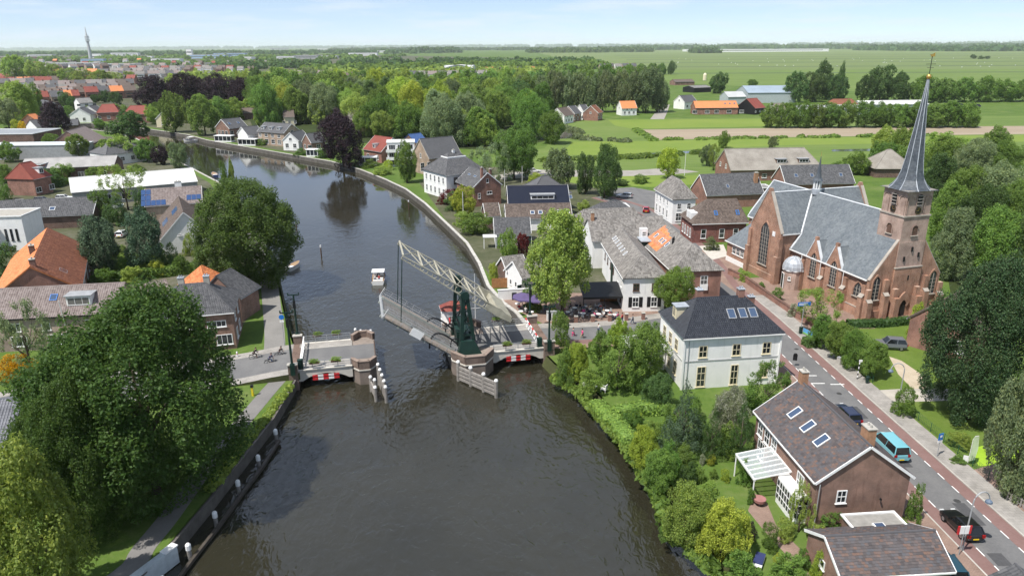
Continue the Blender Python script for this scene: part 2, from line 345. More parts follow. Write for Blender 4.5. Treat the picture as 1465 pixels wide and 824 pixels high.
# water sheet under the banks
wp = [Vector((p.x - 1.5, p.y, ZW)) for p in LB] + [Vector((p.x + 1.5, p.y, ZW)) for p in RBK]
g = MB(); tris = geometry.tessellate_polygon([wp])
g.add(wp, [(a, b, c) if (wp[b] - wp[a]).cross(wp[c] - wp[a]).z > 0 else (a, c, b) for a, b, c in tris]); struct('river', g, WATER)
def bank(name, pts, m, label, cat, slope=0.0, cap=0.0, capw=0.5, capm=None, z1=0.0):
    """retaining wall or earth bank from the land edge down into the water; water lies on the right of the pts direction"""
    t = thing(name, label, cat, (0, 0, 0)); g = MB(); c = MB(); n = len(pts); off = []
    for i in range(n):
        d = (pts[min(i + 1, n - 1)] - pts[max(i - 1, 0)]); d.z = 0; d.normalize(); off.append(Vector((d.y, -d.x, 0)))
    for i in range(n - 1):
        a, b = pts[i], pts[i + 1]; oa, ob = off[i], off[i + 1]
        a0, b0 = a + Vector((0, 0, z1)), b + Vector((0, 0, z1))
        g.add([a0 - oa * .3, b0 - ob * .3, b0 + ob * .02, a0 + oa * .02, b0 + ob * (slope + .02) + Vector((0, 0, -2.6 - z1)), a0 + oa * (slope + .02) + Vector((0, 0, -2.6 - z1))], [(0, 1, 2, 3), (3, 2, 4, 5)])
        if cap:
            g2 = [a0 - oa * capw, b0 - ob * capw, b0 + ob * .14, a0 + oa * .14]
            c.add([p + Vector((0, 0, -.05)) for p in g2] + [p + Vector((0, 0, cap)) for p in g2], [(3, 2, 1, 0), (4, 5, 6, 7), (0, 1, 5, 4), (1, 2, 6, 5), (2, 3, 7, 6), (3, 0, 4, 7)])
    g.build('wall_face', m, t)
    if cap: c.build('coping', capm or CONC, t)
    return t
SHEET = plain('quay_stone', (0.13, 0.12, 0.105), 0.9, 0.4, 0.8, bump=0.4)
EARTH = groundm('bank_earth', [(0.3, (0.03, 0.035, 0.015)), (0.7, (0.09, 0.10, 0.04))], 0.3, 2.0)
bank('quay_wall', LB[0:8], SHEET, 'dark quay wall below the riverside footpath under the chestnut', 'quay wall', cap=.08, capw=.12, capm=plain('dark_timber', (0.12, 0.11, 0.10), .85, .3))
bank('river_bank', LB[8:12], EARTH, 'grassy earth bank beside the riverside road past the bridge', 'river bank', slope=.7)
bank('river_bank', LB[12:], SHEET, 'low revetment in front of the white boat shed upstream', 'river bank', cap=.15, capm=CONC)
WCONC = plain('pale_concrete', (0.46, 0.445, 0.41), 0.8, 0.3, 1.2)
bank('quay_wall', RBK[9:19], SHEET, 'quay with broad white concrete edge curving past the cottages', 'quay wall', cap=.18, capw=.5, capm=WCONC)
bank('quay_wall', RBK[:10], SHEET, 'low quay in front of the far river houses', 'quay wall', cap=.2, capw=.5)
bank('river_bank', RBK[19:], EARTH, 'overgrown garden bank below the white villa', 'river bank', slope=1.0)
# -------- flat surfaces laid on the ground
def sheet(name, pts, m, z, world=False, label=None, cat=None):
    P = [Vector((p[0], p[1], z)) for p in pts] if world else [at(x, y, z) for x, y in pts]
    g = MB(); tr = geometry.tessellate_polygon([P])
    g.add(P, [(a, b, c) if (P[b] - P[a]).cross(P[c] - P[a]).z > 0 else (a, c, b) for a, b, c in tr])
    return struct(name, g, m)
def strip(name, pts, o0, o1, m, z, parent=None):
    """ribbon between two offsets (metres to the right) of a world polyline"""
    g = MB(); n = len(pts); L, Rr = [], []
    for i in range(n):
        d = Vector(pts[min(i + 1, n - 1)]) - Vector(pts[max(i - 1, 0)]); d = Vector((d.x, d.y, 0)).normalized(); r = Vector((d.y, -d.x, 0))
        zi = pts[i][2] if len(pts[i]) > 2 else 0.0
        p = Vector((pts[i][0], pts[i][1], zi + z)); L.append(p + r * o0); Rr.append(p + r * o1)
    for i in range(n - 1): g.add([L[i], Rr[i], Rr[i + 1], L[i + 1]], [(0, 1, 2, 3)])
    return struct(name, g, m, parent)
def smooth_line(pts, k=6):
    out = []; n = len(pts)
    for i in range(n - 1):
        p0, p1, p2, p3 = pts[max(i - 1, 0)], pts[i], pts[i + 1], pts[min(i + 2, n - 1)]
        for j in range(k):
            t = j / k; out.append(tuple(0.5 * ((2 * p1[a]) + (-p0[a] + p2[a]) * t + (2 * p0[a] - 5 * p1[a] + 4 * p2[a] - p3[a]) * t * t + (-p0[a] + 3 * p1[a] - 3 * p2[a] + p3[a]) * t ** 3) for a in range(3)))
    out.append(tuple(pts[-1])); return out
# land use
sheet('built_up_ground', [(0, 470), (60, 480), (330, 500), (372, 420), (360, 352), (300, 262), (262, 240), (215, 214), (160, 196), (60, 190), (-120, 190), (-420, 300), (-420, 470)], TOWNG, .004)
sheet('built_up_ground', [(-900, 178), (130, 172), (205, 180), (300, 198), (460, 226), (400, 165), (330, 118), (240, 92), (-700, 92)], TOWNG, .02)
sheet('built_up_ground', [(600, 262), (640, 318), (690, 380), (740, 443), (1030, 440), (1060, 400), (1010, 330), (960, 295), (880, 275), (800, 258), (720, 240), (640, 236)], TOWNG, .004)
sheet('built_up_ground', [(150, 92), (470, 122), (690, 118), (760, 84), (480, 78), (60, 80), (-300, 84)], TOWNG, .03)
sheet('pasture', [(700, 226), (780, 212), (800, 180), (830, 172), (1100, 168), (1465, 166), (1700, 168), (1700, 240), (1340, 236), (1260, 232), (1230, 240), (1040, 262), (900, 262), (760, 250)], PAST, .01)
sheet('pasture', [(870, 101), (940, 118), (1465, 142), (2400, 190), (2400, 118), (1465, 99)], PAST, .02)
sheet('polder', [(760, 73.5), (870, 101), (1465, 99), (2400, 118), (2600, 80), (1465, 70.2), (1000, 71.8)], POLDER, .03)
sheet('ploughed_field', [(911, 186), (1108, 183.6), (1465, 180.5), (1900, 179), (1900, 191), (1465, 192), (1120, 196.5), (935, 200.5)], SOILM, .03)
sheet('meadow', [(820, 203), (930, 202), (1120, 198), (1465, 193.5), (1465, 203), (1120, 208), (990, 214), (870, 222), (800, 222)], groundm('bright_meadow', [(0.3, (0.125, 0.195, 0.03)), (0.7, (0.19, 0.24, 0.052))], 0.03, 0.3), .03)
sheet('meadow', [(870, 172), (1110, 170), (1108, 181), (905, 184.5), (880, 180)], MATS['bright_meadow'], .03)
sheet('ditch', [(776, 225.2), (850, 224.2), (905, 222), (960, 217.5), (1005, 215.6), (1006, 218), (962, 221), (905, 226), (850, 229), (776, 229)], POND, .04)
sheet('ditch', [(1190, 214), (1255, 213), (1256, 216), (1190, 217)], POND, .04)
sheet('pond', [(787, 186), (812, 185.5), (827, 190), (826, 198), (800, 199), (784, 196)], POND, .04)
groundm('mown_lawn', [(0.25, (0.07, 0.105, 0.02)), (0.5, (0.10, 0.155, 0.026)), (0.75, (0.16, 0.19, 0.06))], 0.22, 2.2, bump=0.4)
sheet('lawn', [(1205, 445), (1300, 455), (1330, 520), (1420, 570), (1465, 600), (1500, 660), (1340, 680), (1250, 570), (1190, 505), (1165, 478)], MATS['mown_lawn'], .006)
sheet('lawn', [(760, 246), (840, 246), (905, 252), (1035, 250), (1030, 262), (930, 268), (820, 262), (765, 256)], MATS['bright_meadow'], .016)
sheet('duckweed_pond', [(1386, 642), (1420, 634), (1460, 632), (1480, 655), (1440, 668), (1400, 666)], DUCKW, .012)
# -------- main street: dash lines run at x = xr(y) and xr - 3.75
def xr(y): return 44.46 - (y - 52) * 0.0507
ML = smooth_line([(xr(y) - 1.87, y, 0) for y in (20, 40, 52, 66, 80, 94, 107)] + [(39.1, 116, 0), (38.6, 124, 0), (39.6, 138, 0), (39.4, 152, 0), (38.2, 167, 0), (35.0, 188, 0), (26, 206, 0)], 4)
road = strip('main_road', ML, -1.87, 1.87, ASPH, .012)
strip('cycle_lane', ML, 1.87, 3.3, REDASPH, .016)
strip('cycle_lane', ML, -3.3, -1.87, REDASPH, .016)
FOOT = ML[:30]
g = MB()
def raised(name, pts, o0, o1, m, h):
    g = MB(); n = len(pts); L, Rr = [], []
    for i in range(n):
        d = Vector(pts[min(i + 1, n - 1)]) - Vector(pts[max(i - 1, 0)]); d = Vector((d.x, d.y, 0)).normalized(); r = Vector((d.y, -d.x, 0)); p = Vector((pts[i][0], pts[i][1], 0)); L.append(p + r * o0); Rr.append(p + r * o1)
    up = Vector((0, 0, h))
    for i in range(n - 1): g.add([L[i], Rr[i], Rr[i + 1], L[i + 1], L[i] + up, Rr[i] + up, Rr[i + 1] + up, L[i + 1] + up], [(4, 5, 6, 7), (0, 4, 7, 3), (1, 2, 6, 5)])
    return struct(name, g, m)
raised('pavement', FOOT, 3.45, 5.9, FLAG, .11); raised('kerb', FOOT, 3.3, 3.45, CONC, .12)
raised('pavement', FOOT, -6.2, -3.45, CLINK, .11); raised('kerb', FOOT, -3.45, -3.3, CONC, .12)
# painted dashes, one object each
LINEP = plain('road_paint', (0.72, 0.72, 0.70), 0.6, 0.2, 3.0)
md = MB().add([(-.06, -.55, 0), (.06, -.55, 0), (.06, .55, 0), (-.06, .55, 0)], [(0, 1, 2, 3)]).mesh('lane_dash', LINEP)
for side in (1.87, -1.87):
    y = 42.0
    while y < 108:
        o = link('lane_dash', md, road); o.location = (xr(y) - 1.87 + side * 1.0, y, .022); o.rotation_euler = (0, 0, math.atan(0.0507)); y += 2.3
for px_, py_, a_, b_ in ((1395, 735, 1.2, 3.4), (1300, 660, 1.0, 2.2), (1236, 590, .9, 3.0), (1440, 800, 1.3, 1.6)):
    q = at(px_, py_); link('asphalt_patch', MB().add([(-a_ / 2, -b_ / 2, 0), (a_ / 2, -b_ / 2, 0), (a_ / 2, b_ / 2, 0), (-a_ / 2, b_ / 2, 0)], [(0, 1, 2, 3)]).mesh('asphalt_patch', plain('fresh_asphalt', (0.075, 0.075, 0.078), .9, .2, 3.0)), road).location = (q.x - .6, q.y, .018)
for y in (48, 58.5, 69, 81, 95): link('manhole_cover', MB().tube([(0, 0, .012), (0, 0, .02)], .33, 14).mesh('manhole_cover', plain('cast_iron', (0.05, 0.05, 0.05), .7)), road).location = (xr(y) - 1.5 + (y % 3) * .3, y, 0)
# crossing bars near the green junction
mb_ = MB().add([(-.9, -.1, 0), (.9, -.1, 0), (.9, .1, 0), (-.9, .1, 0)], [(0, 1, 2, 3)]).mesh('road_bar', LINEP)
for y, off in ((86.2, -1.0), (83.6, 1.4), (83.9, -1.0), (76.2, -3.0)):
    o = link('road_bar', mb_, road); o.location = (xr(y) - 1.87 + off, y, .022)
# bridge approach roads and side paths
BA = rad(12.2); BO = Vector((-28.68, 86.4, 0))
def br(u, v, z): return Vector((BO.x + math.cos(BA) * u - math.sin(BA) * v, BO.y + math.sin(BA) * u + math.cos(BA) * v, z))
def b3(u, v, z): p = br(u, v, z); return (p.x, p.y, z)
ap = smooth_line([b3(33.8, 4.7, .95), b3(36.5, 4.9, .75), b3(42, 5.3, .2), b3(48, 5.6, 0), (24, 104.5, 0), (33, 107.5, 0), (38.5, 110.5, 0)], 4)
strip('bridge_road', ap, -3.0, 3.0, ASPH, .02); strip('cycle_lane', ap, 2.0, 3.4, REDASPH, .026); strip('pavement', ap, -5.0, -3.0, FLAG, .03); strip('pavement', ap, 3.4, 5.0, CLINK, .03)
al = smooth_line([b3(0.1, 4.7, .95), b3(-3.5, 4.6, .7), b3(-9, 4.4, .15), b3(-18, 3.5, 0), b3(-34, 0, 0), b3(-60, -9, 0)], 4)
strip('bridge_road', al, -3.4, 3.4, ASPH, .02); strip('pavement', al, 3.4, 5.2, FLAG, .03); strip('pavement', al, -5.2, -3.4, FLAG, .03)
up_ = smooth_line([tuple(at(392, 522)), tuple(at(393, 480)), tuple(at(389, 440)), tuple(at(383, 398)), tuple(at(368, 362)), tuple(at(345, 330))], 4)
strip('riverside_road', up_, -1.5, 1.5, groundm('worn_asphalt', [(0.3, (0.17, 0.165, 0.155)), (0.7, (0.25, 0.24, 0.225))], .4, 4), .024)
ft = smooth_line([(-38.5, 40, 0)] + [tuple(at(*p)) for p in ((172, 824), (207, 782), (243, 738), (300, 660), (345, 606), (384, 560), (404, 538))], 4)
strip('footpath', ft, -1.05, 1.05, groundm('path_asphalt', [(0.3, (0.15, 0.145, 0.14)), (0.7, (0.22, 0.21, 0.20))], 0.4, 4), .024)
sheet('terrace_paving', [(712, 432), (748, 448), (790, 470), (960, 456), (940, 444), (880, 436), (850, 420), (720, 415)], CLINK, .014)
sheet('church_square', [(1045, 400), (1060, 382), (1040, 362), (1012, 352), (1000, 362), (1030, 402), (1085, 442), (1150, 482), (1180, 470), (1250, 470), (1330, 450), (1300, 430), (1230, 440), (1150, 420), (1110, 395)], CLINK, .014)
sheet('square_paving', [(1000, 352), (1035, 350), (1042, 366), (1018, 372)], plain('pale_paving', (0.5, 0.47, 0.42), 0.8, 0.15, 1.0), .02)
sheet('driveway', [(1255, 558), (1290, 556), (1360, 556), (1380, 572), (1320, 574), (1272, 576)], plain('driveway_concrete', (0.40, 0.37, 0.32), 0.85, 0.2, 0.6), .018)
sheet('gravel_drive', [(1272, 510), (1290, 516), (1325, 540), (1330, 556), (1305, 556), (1285, 535)], groundm('gravel', [(0.3, (0.34, 0.28, 0.20)), (0.7, (0.50, 0.43, 0.33))], 0.5, 5.0), .016)
sheet('entrance_paving', [(1350, 684), (1420, 664), (1500, 660), (1560, 740), (1465, 740)], CLINK, .014)
sheet('car_park', [(900, 296), (985, 300), (960, 278), (905, 268), (870, 270)], ASPH, .008)
sheet('field_lane', [(640, 262), (760, 243), (905, 244), (960, 240), (1000, 246), (960, 250), (905, 252), (760, 254)], plain('lane_asphalt', (0.30, 0.28, 0.25), 0.85, 0.2, 0.2), .022)
sheet('farm_lane', [(930, 171), (940, 158), (948, 150), (958, 150), (955, 160), (950, 171)], MATS['lane_asphalt'], .03)
sheet('garden_path', [(1080, 705), (1098, 720), (1110, 750), (1150, 790), (1160, 824), (1135, 824), (1122, 790), (1090, 755), (1070, 730)], CLINK, .012)
sheet('forecourt', [(1296, 745), (1312, 700), (1330, 720), (1400, 800), (1420, 850), (1300, 850)], ASPH, .013)

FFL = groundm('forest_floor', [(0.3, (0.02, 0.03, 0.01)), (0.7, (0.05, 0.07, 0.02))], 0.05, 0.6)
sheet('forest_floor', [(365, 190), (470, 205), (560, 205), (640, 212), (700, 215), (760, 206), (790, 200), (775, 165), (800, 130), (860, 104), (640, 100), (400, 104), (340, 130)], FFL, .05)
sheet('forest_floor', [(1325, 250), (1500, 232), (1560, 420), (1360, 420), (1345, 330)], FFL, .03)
# ================================================================== BUILDERS: windows, roofs, houses
_WIN = {}
def win_mesh(w, h, nx, nz, fm, arch=False):
    k = (round(w, 2), round(h, 2), nx, nz, fm.name)
    if k in _WIN: return _WIN[k]
    f = 0.10 if w > 0.7 else 0.07; g = MB(); d0, d1 = -.06, .06
    g.box(-w / 2, w / 2, d0, d1, 0, f); g.box(-w / 2, w / 2, d0, d1, h - f, h)
    g.box(-w / 2, -w / 2 + f, d0, d1, f, h - f); g.box(w / 2 - f, w / 2, d0, d1, f, h - f)
    for i in range(1, nx): x = -w / 2 + w * i / nx; g.box(x - .03, x + .03, -.05, .045, f, h - f)
    for i in range(1, nz): z = h * i / nz; g.box(-w / 2 + f, w / 2 - f, -.05, .05, z - .03, z + .03)
    p = MB().box(-w / 2 + f * .6, w / 2 - f * .6, -.05, .012, f * .6, h - f * .6)
    s = MB().box(-w / 2 - .08, w / 2 + .08, -.05, .14, -.07, -.005)
    _WIN[k] = (g.mesh('window', fm), p.mesh('pane', GLASS), s.mesh('sill', fm)); return _WIN[k]
def put_window(parent, loc, rz, w, h, nx=2, nz=2, fm=None, shutters=None, sill=True, pane=True):
    a, b, c = win_mesh(w, h, nx, nz, fm or WHITE); o = link('window', a, parent); o.location = loc; o.rotation_euler = (0, 0, rz)
    if pane: link('pane', b, o)
    if sill: link('sill', c, o)
    if shutters:
        k = ('sh', round(w, 2), round(h, 2), shutters.name)
        if k not in _WIN: _WIN[k] = MB().box(-w * .27, w * .27, 0, .05, 0, h).box(-w * .2, w * .2, .05, .07, h * .08, h * .45).box(-w * .2, w * .2, .05, .07, h * .55, h * .92).mesh('shutter', shutters)
        for sx in (-1, 1): q = link('shutter', _WIN[k], o); q.location = (sx * w * .8, 0.0, 0)
    return o
_DOOR = {}
def put_door(parent, loc, rz, w=1.0, h=2.2, m=None):
    m = m or DARKG; k = (w, h, m.name)
    if k not in _DOOR: _DOOR[k] = (MB().box(-w / 2, w / 2, -.05, .05, 0, h).box(-w * .35, w * .35, .05, .07, .2, h * .4).box(-w * .35, w * .35, .05, .07, h * .48, h * .92).mesh('door', m),
                                   MB().box(-w / 2 - .1, -w / 2, -.05, .08, 0, h + .1).box(w / 2, w / 2 + .1, -.05, .08, 0, h + .1).box(-w / 2, w / 2, -.05, .08, h, h + .1).mesh('door_frame', WHITE))
    o = link('door', _DOOR[k][0], parent); o.location = loc; o.rotation_euler = (0, 0, rz); link('door_frame', _DOOR[k][1], o); return o
def tile_cover(slopes, tw, th, kind):
    """individual tiles on roof slopes; slopes = polygons whose first edge is the eave"""
    g = MB(); vs, fs = g.v, g.f
    prof = {'flat': [(0.02, 0.0), (0.98, 0.0)], 'pan': [(0, 0.0), (.22, .055), (.5, .06), (.72, .012), (1, 0.0)]}[kind]
    np_ = len(prof)
    for poly in slopes:
        P = [Vector(p) for p in poly]; U = (P[1] - P[0]).normalized(); N = (P[1] - P[0]).cross(P[2] - P[0]).normalized(); Vv = N.cross(U)
        q = [((p - P[0]).dot(U), (p - P[0]).dot(Vv)) for p in P]; vmax = max(b for a, b in q); n = len(q)
        rows = max(1, int(round(vmax / th))); dh = vmax / rows
        for r in range(rows):
            v0 = r * dh; vm = v0 + dh * .55; xs = []
            for i in range(n):
                (a0, b0), (a1, b1) = q[i], q[(i + 1) % n]
                if (b0 - vm) * (b1 - vm) < 0: xs.append(a0 + (a1 - a0) * (vm - b0) / (b1 - b0))
            if len(xs) < 2: continue
            u0, u1 = min(xs), max(xs); u = u0 - (tw / 2 if (kind == 'flat' and r % 2) else 0)
            while u < u1 - 0.02:
                a, b = max(u, u0), min(u + tw, u1); u += tw
                if b - a < 0.04: continue
                e = .004 * ((hash((r, int(u * 50))) % 7) - 3); b_ = len(vs); base = P[0] + N * .02
                for t, hh in prof:
                    uu = a + (b - a) * t; c = base + U * uu
                    vs.append(tuple(c + Vv * (v0 + e) + N * (.03 + hh))); vs.append(tuple(c + Vv * (v0 + dh * 1.06) + N * (.004 + hh))); vs.append(tuple(c + Vv * (v0 + e) - N * .01))
                for k in range(np_ - 1):
                    i = b_ + k * 3; fs.append((i, i + 3, i + 4, i + 1)); fs.append((i + 2, i + 5, i + 3, i)); g.m += [0, 0]
    return g
RZ = {'L': 0.0, 'R': math.pi, 'B': -math.pi / 2, 'A': math.pi / 2}
class House:
    """pitched-roof building in its own frame: x along the ridge from end A to end B, +y = side L, -y = side R"""
    def __init__(s, name, label, c, rot, L, hw, ze, zr, hA=0.0, hB=0.0, wall=None, roof=None, tile=None, over=.35, group=None, cat='house', cap=None, barge=None, gutter=None, z0=0.0, thick=.14, gA=True, gB=True, wallm2=None):
        s.L, s.hw, s.ze, s.zr, s.hA, s.hB, s.over = L, hw, ze, zr, hA, hB, over
        s.root = thing(name, label, cat, (c[0], c[1], z0), rot, group); h = L / 2; s.h = h; wall = wall or BRK_BRN; roof = roof or T_BROWN; s.roofm = roof; s.wallm = wall
        s.wy = hw - over; s.xa = -h + (over if hA else .18); s.xb = h - (over if hB else .18); sl = (zr - ze) / hw; s.sl = sl
        zt = ze + sl * over - thick * 1.3; s.zt = zt; g = MB(); wy = s.wy
        g.box(s.xa, s.xb, -wy, wy, -.3, zt)
        zpk = zt + sl * wy - .02
        for x, hip in ((s.xa, hA), (s.xb, hB)):
            if not hip:
                sg = 1 if x == s.xb else -1; x2 = x - sg * .25
                g.add([(x, -wy, zt), (x, wy, zt), (x, 0, zpk), (x2, -wy, zt), (x2, wy, zt), (x2, 0, zpk)], [(0, 1, 2) if sg > 0 else (2, 1, 0), (3, 5, 4) if sg > 0 else (4, 5, 3), (0, 2, 5, 3), (1, 4, 5, 2)])
        s.wall = g.build('wall', wall, s.root)
        S = [[(h, hw, ze), (-h, hw, ze), (-h + hA, 0, zr), (h - hB, 0, zr)], [(-h, -hw, ze), (h, -hw, ze), (h - hB, 0, zr), (-h + hA, 0, zr)]]
        if hA: S.append([(-h, hw, ze), (-h, -hw, ze), (-h + hA, 0, zr)])
        if hB: S.append([(h, -hw, ze), (h, hw, ze), (h - hB, 0, zr)])
        if abs(hA + hB - L) < .01: S = [[p for i, p in enumerate(q) if q.index(p) == i] for q in S]
        s.S = S; g = MB()
        for q in S: g.slab(q, thick)
        s.roof = g.build('roof', roof, s.root)
        if tile: tag(tile_cover(S, *tile).build('tile_covering', roof, s.roof), kind='stuff')
        cap = cap or roof; g = MB(); r = .11 if tile else .13
        if L - hA - hB > .1: g.tube([(-h + hA, 0, zr + .02), (h - hB, 0, zr + .02)], r, 6)
        for hip, x, xr_ in ((hA, -h, -h + hA), (hB, h, h - hB)):
            if hip:
                for sy in (-1, 1): g.tube([(x, sy * hw, ze + .03), (xr_, 0, zr + .02)], r * .9, 6)
        if g.v: g.build('ridge_cap', cap, s.roof)
        if gutter is not False:
            gm = gutter or GREY; n = 0
            for sy in (1, -1):
                g = MB().box(-h, h, sy * hw - .02 if sy > 0 else -hw - .10, hw + .10 if sy > 0 else -hw + .02, ze - .16, ze - .03); g.build('gutter', gm, s.root)
        if barge:
            for x, hip in ((-h, hA), (h, hB)):
                if not hip:
                    sg = 1 if x > 0 else -1
                    for sy in (1, -1): MB().beam((x + sg * .03, sy * (hw + .02), ze - .10), (x + sg * .03, sy * .02, zr - .08), .07, .24).build('bargeboard', barge, s.root)
    def spot(s, face, pos, z):
        return {'L': (pos, s.wy, z), 'R': (pos, -s.wy, z), 'B': (s.xb, pos, z), 'A': (s.xa, pos, z)}[face]
    def win(s, face, pos, z, w=1.1, h=1.5, nx=2, nz=2, fm=None, shutters=None, sill=True):
        return put_window(s.root, s.spot(face, pos, z), RZ[face], w, h, nx, nz, fm, shutters, sill)
    def wins(s, face, poss, z, w=1.1, h=1.5, nx=2, nz=2, fm=None, shutters=None, sill=True):
        for p in poss: s.win(face, p, z, w, h, nx, nz, fm, shutters, sill)
        return s
    def door(s, face, pos, w=1.0, h=2.2, m=None): put_door(s.root, s.spot(face, pos, 0.02), RZ[face], w, h, m); return s
    def frame(s, face, pos, t, lift=.07):
        """4x4 matrix lying on a roof slope: x along the eave, y up the slope"""
        h = s.h
        if face in 'LR':
            sg = 1 if face == 'L' else -1; U = Vector((-sg, 0, 0)); e = Vector((pos, sg * s.hw, s.ze)); top = Vector((pos, 0, s.zr))
        else:
            sg = 1 if face == 'B' else -1; hp = s.hB if sg > 0 else s.hA; U = Vector((0, sg, 0)); e = Vector((sg * h, pos, s.ze)); top = Vector((sg * (h - hp), pos, s.zr))
        Vv = (top - e).normalized(); N = U.cross(Vv).normalized(); o = e + (top - e) * t + N * lift
        return Matrix(((U.x, Vv.x, N.x, o.x), (U.y, Vv.y, N.y, o.y), (U.z, Vv.z, N.z, o.z), (0, 0, 0, 1)))
    def sky(s, face, pos, t, w=.8, l=1.2, fm=None):
        k = ('sky', w, l, (fm or GREY).name)
        if k not in _WIN:
            f = .09; g = MB().box(-w / 2, w / 2, -l / 2, -l / 2 + f, 0, .1).box(-w / 2, w / 2, l / 2 - f, l / 2, 0, .1).box(-w / 2, -w / 2 + f, -l / 2 + f, l / 2 - f, 0, .1).box(w / 2 - f, w / 2, -l / 2 + f, l / 2 - f, 0, .1)
            _WIN[k] = (g.mesh('skylight', fm or GREY), MB().box(-w / 2 + f * .5, w / 2 - f * .5, -l / 2 + f * .5, l / 2 - f * .5, 0, .07).mesh('pane', SKYGLASS))
        o = link('skylight', _WIN[k][0], s.roof); o.matrix_basis = s.frame(face, pos, t); link('pane', _WIN[k][1], s.roof).matrix_basis = s.frame(face, pos, t); return s
    def skies(s, face, poss, t, **k):
        for p in poss: s.sky(face, p, t, **k)
        return s
    def solar(s, face, spots, w=1.0, l=1.6):
        k = ('sol', w, l)
        if k not in _WIN: _WIN[k] = MB().box(-w / 2, w / 2, -l / 2, l / 2, .02, .07).mesh('solar_panel', SOLAR)
        if 'solf' not in _WIN: _WIN['solf'] = 1
        for p, t in spots: link('solar_panel', _WIN[k], s.roof).matrix_basis = s.frame(face, p, t)
        return s
    def chim(s, x, y, top, w=.7, d=.6, m=None, cap=None):
        z0 = s.zr - s.sl * abs(y) - .9; g = MB().box(x - w / 2, x + w / 2, y - d / 2, y + d / 2, z0, top); o = g.build('chimney', m or s.wallm, s.roof)
        MB().box(x - w / 2 - .06, x + w / 2 + .06, y - d / 2 - .06, y + d / 2 + .06, top, top + .1).tube([(x - w * .2, y, top + .1), (x - w * .2, y, top + .38)], .1, 8).tube([(x + w * .2, y, top + .1), (x + w * .2, y, top + .38)], .1, 8).build('chimney_cap', cap or CONC, s.roof)
        MB().box(x - w / 2 - .12, x + w / 2 + .12, y - d / 2 - .12, y + d / 2 + .12, z0, s.zr - s.sl * abs(y) + .06).build('flashing', LEAD, s.roof) if False else None
        return s
    def dormer(s, face, pos, t, w=2.4, h=1.3, nx=3, m=None, flat=True):
        """box dormer standing out of a slope"""
        M = s.frame(face, pos, t, 0); o = M.translation; sg = 1 if face == 'L' else -1; run = (s.hw - abs(o.y)); depth = min(h / s.sl + .4, abs(o.y) - .1)
        r = link('dormer', MB().box(-w / 2, w / 2, -depth, .05, 0, h).mesh('dormer', m or WHITE), s.roof); r.location = (pos, o.y, o.z); r.rotation_euler = (0, 0, 0 if sg > 0 else math.pi)
        link('dormer_roof', MB().box(-w / 2 - .2, w / 2 + .2, -depth - .1, .28, h, h + .12).mesh('dormer_roof', GREY), s.roof).matrix_basis = r.matrix_basis
        a, b, c = win_mesh(w - .3, h - .3, nx, 1, WHITE)
        for nm, me in (('window', a), ('pane', b)): q = link(nm, me, s.roof); q.matrix_basis = Matrix.Translation(r.location) @ Matrix.Rotation(r.rotation_euler.z, 4, 'Z') @ Matrix.Translation((0, .08, .12))
        return s
def ridge_house(name, label, A, B, zr, hw, ze, hA=0.0, hB=0.0, **k):
    """house placed by the two ends of its ridge as surveyed in the picture"""
    a, b = at(*A, zr), at(*B, zr); d = b - a; rot = math.atan2(d.y, d.x); e = d.normalized(); a2, b2 = a - e * hA, b + e * hB; c = (a2 + b2) / 2
    return House(name, label, (c.x, c.y), rot, (b2 - a2).length, hw, ze, zr, hA, hB, **k)
def flat_block(name, label, base, rot, lx, ly, h, wall, roofm=None, cat='building', group=None, parapet=.25):
    """flat-roofed block, base = centre"""
    t = thing(name, label, cat, (base[0], base[1], 0), rot, group)
    MB().box(-lx / 2, lx / 2, -ly / 2, ly / 2, -.3, h).build('wall', wall, t)
    MB().box(-lx / 2 - .15, lx / 2 + .15, -ly / 2 - .15, ly / 2 + .15, h, h + .08).build('roof', roofm or T_FLAT, t)
    g = MB()
    for x0, x1, y0, y1 in ((-lx / 2 - .2, lx / 2 + .2, -ly / 2 - .2, -ly / 2), (-lx / 2 - .2, lx / 2 + .2, ly / 2, ly / 2 + .2), (-lx / 2 - .2, -lx / 2, -ly / 2, ly / 2), (lx / 2, lx / 2 + .2, -ly / 2, ly / 2)): g.box(x0, x1, y0, y1, h + .08, h + .08 + parapet)
    g.build('parapet', WHITE, t); return t
def block_wins(t, lx, ly, face, poss, z, w=1.2, h=1.4, nx=2, nz=1, fm=None):
    for p in poss:
        loc = {'F': (p, -ly / 2, z), 'K': (p, ly / 2, z), 'B': (lx / 2, p, z), 'A': (-lx / 2, p, z)}[face]
        put_window(t, loc, {'F': math.pi, 'K': 0, 'B': -math.pi / 2, 'A': math.pi / 2}[face], w, h, nx, nz, fm)
# ================================================================== HOUSES
# ---- foreground brick house by the street
h = House('brick_house', 'large brown brick house with mixed slate roof and white glass veranda', (30.93, 61.17), rad(-84.8), 13.26, 4.67, 5.08, 8.51, wall=BRK_BRN, roof=T_SLATE, tile=(.30, .24, 'flat'), barge=WHITE, gutter=WHITE, over=.3)
h.skies('R', (-2.6, 0.1, 2.7), .52, w=.95, l=1.5, fm=WHITE)
h.chim(-6.2, .1, 9.7, .8, .7, ORANGEB := plain('chimney_brick', (0.36, 0.20, 0.12), 0.85, 0.25, 3.0)); h.chim(5.2, .5, 9.6, 1.1, .8, ORANGEB)
h.wins('R', (-5.2, -3.6, -2.0), 2.9, 1.15, 1.5, 2, 2); h.win('R', 3.7, 1.5, 1.3, 2.6, 3, 3); h.wins('R', (-4.6,), .5, 1.6, 2.1, 3, 2)
h.win('B', -1.9, 2.7, .95, 1.35, 2, 2); h.wins('L', (-4, 0, 4), 2.9, 1.2, 1.4); h.wins('A', (-2, 2), 2.8, 1, 1.4)
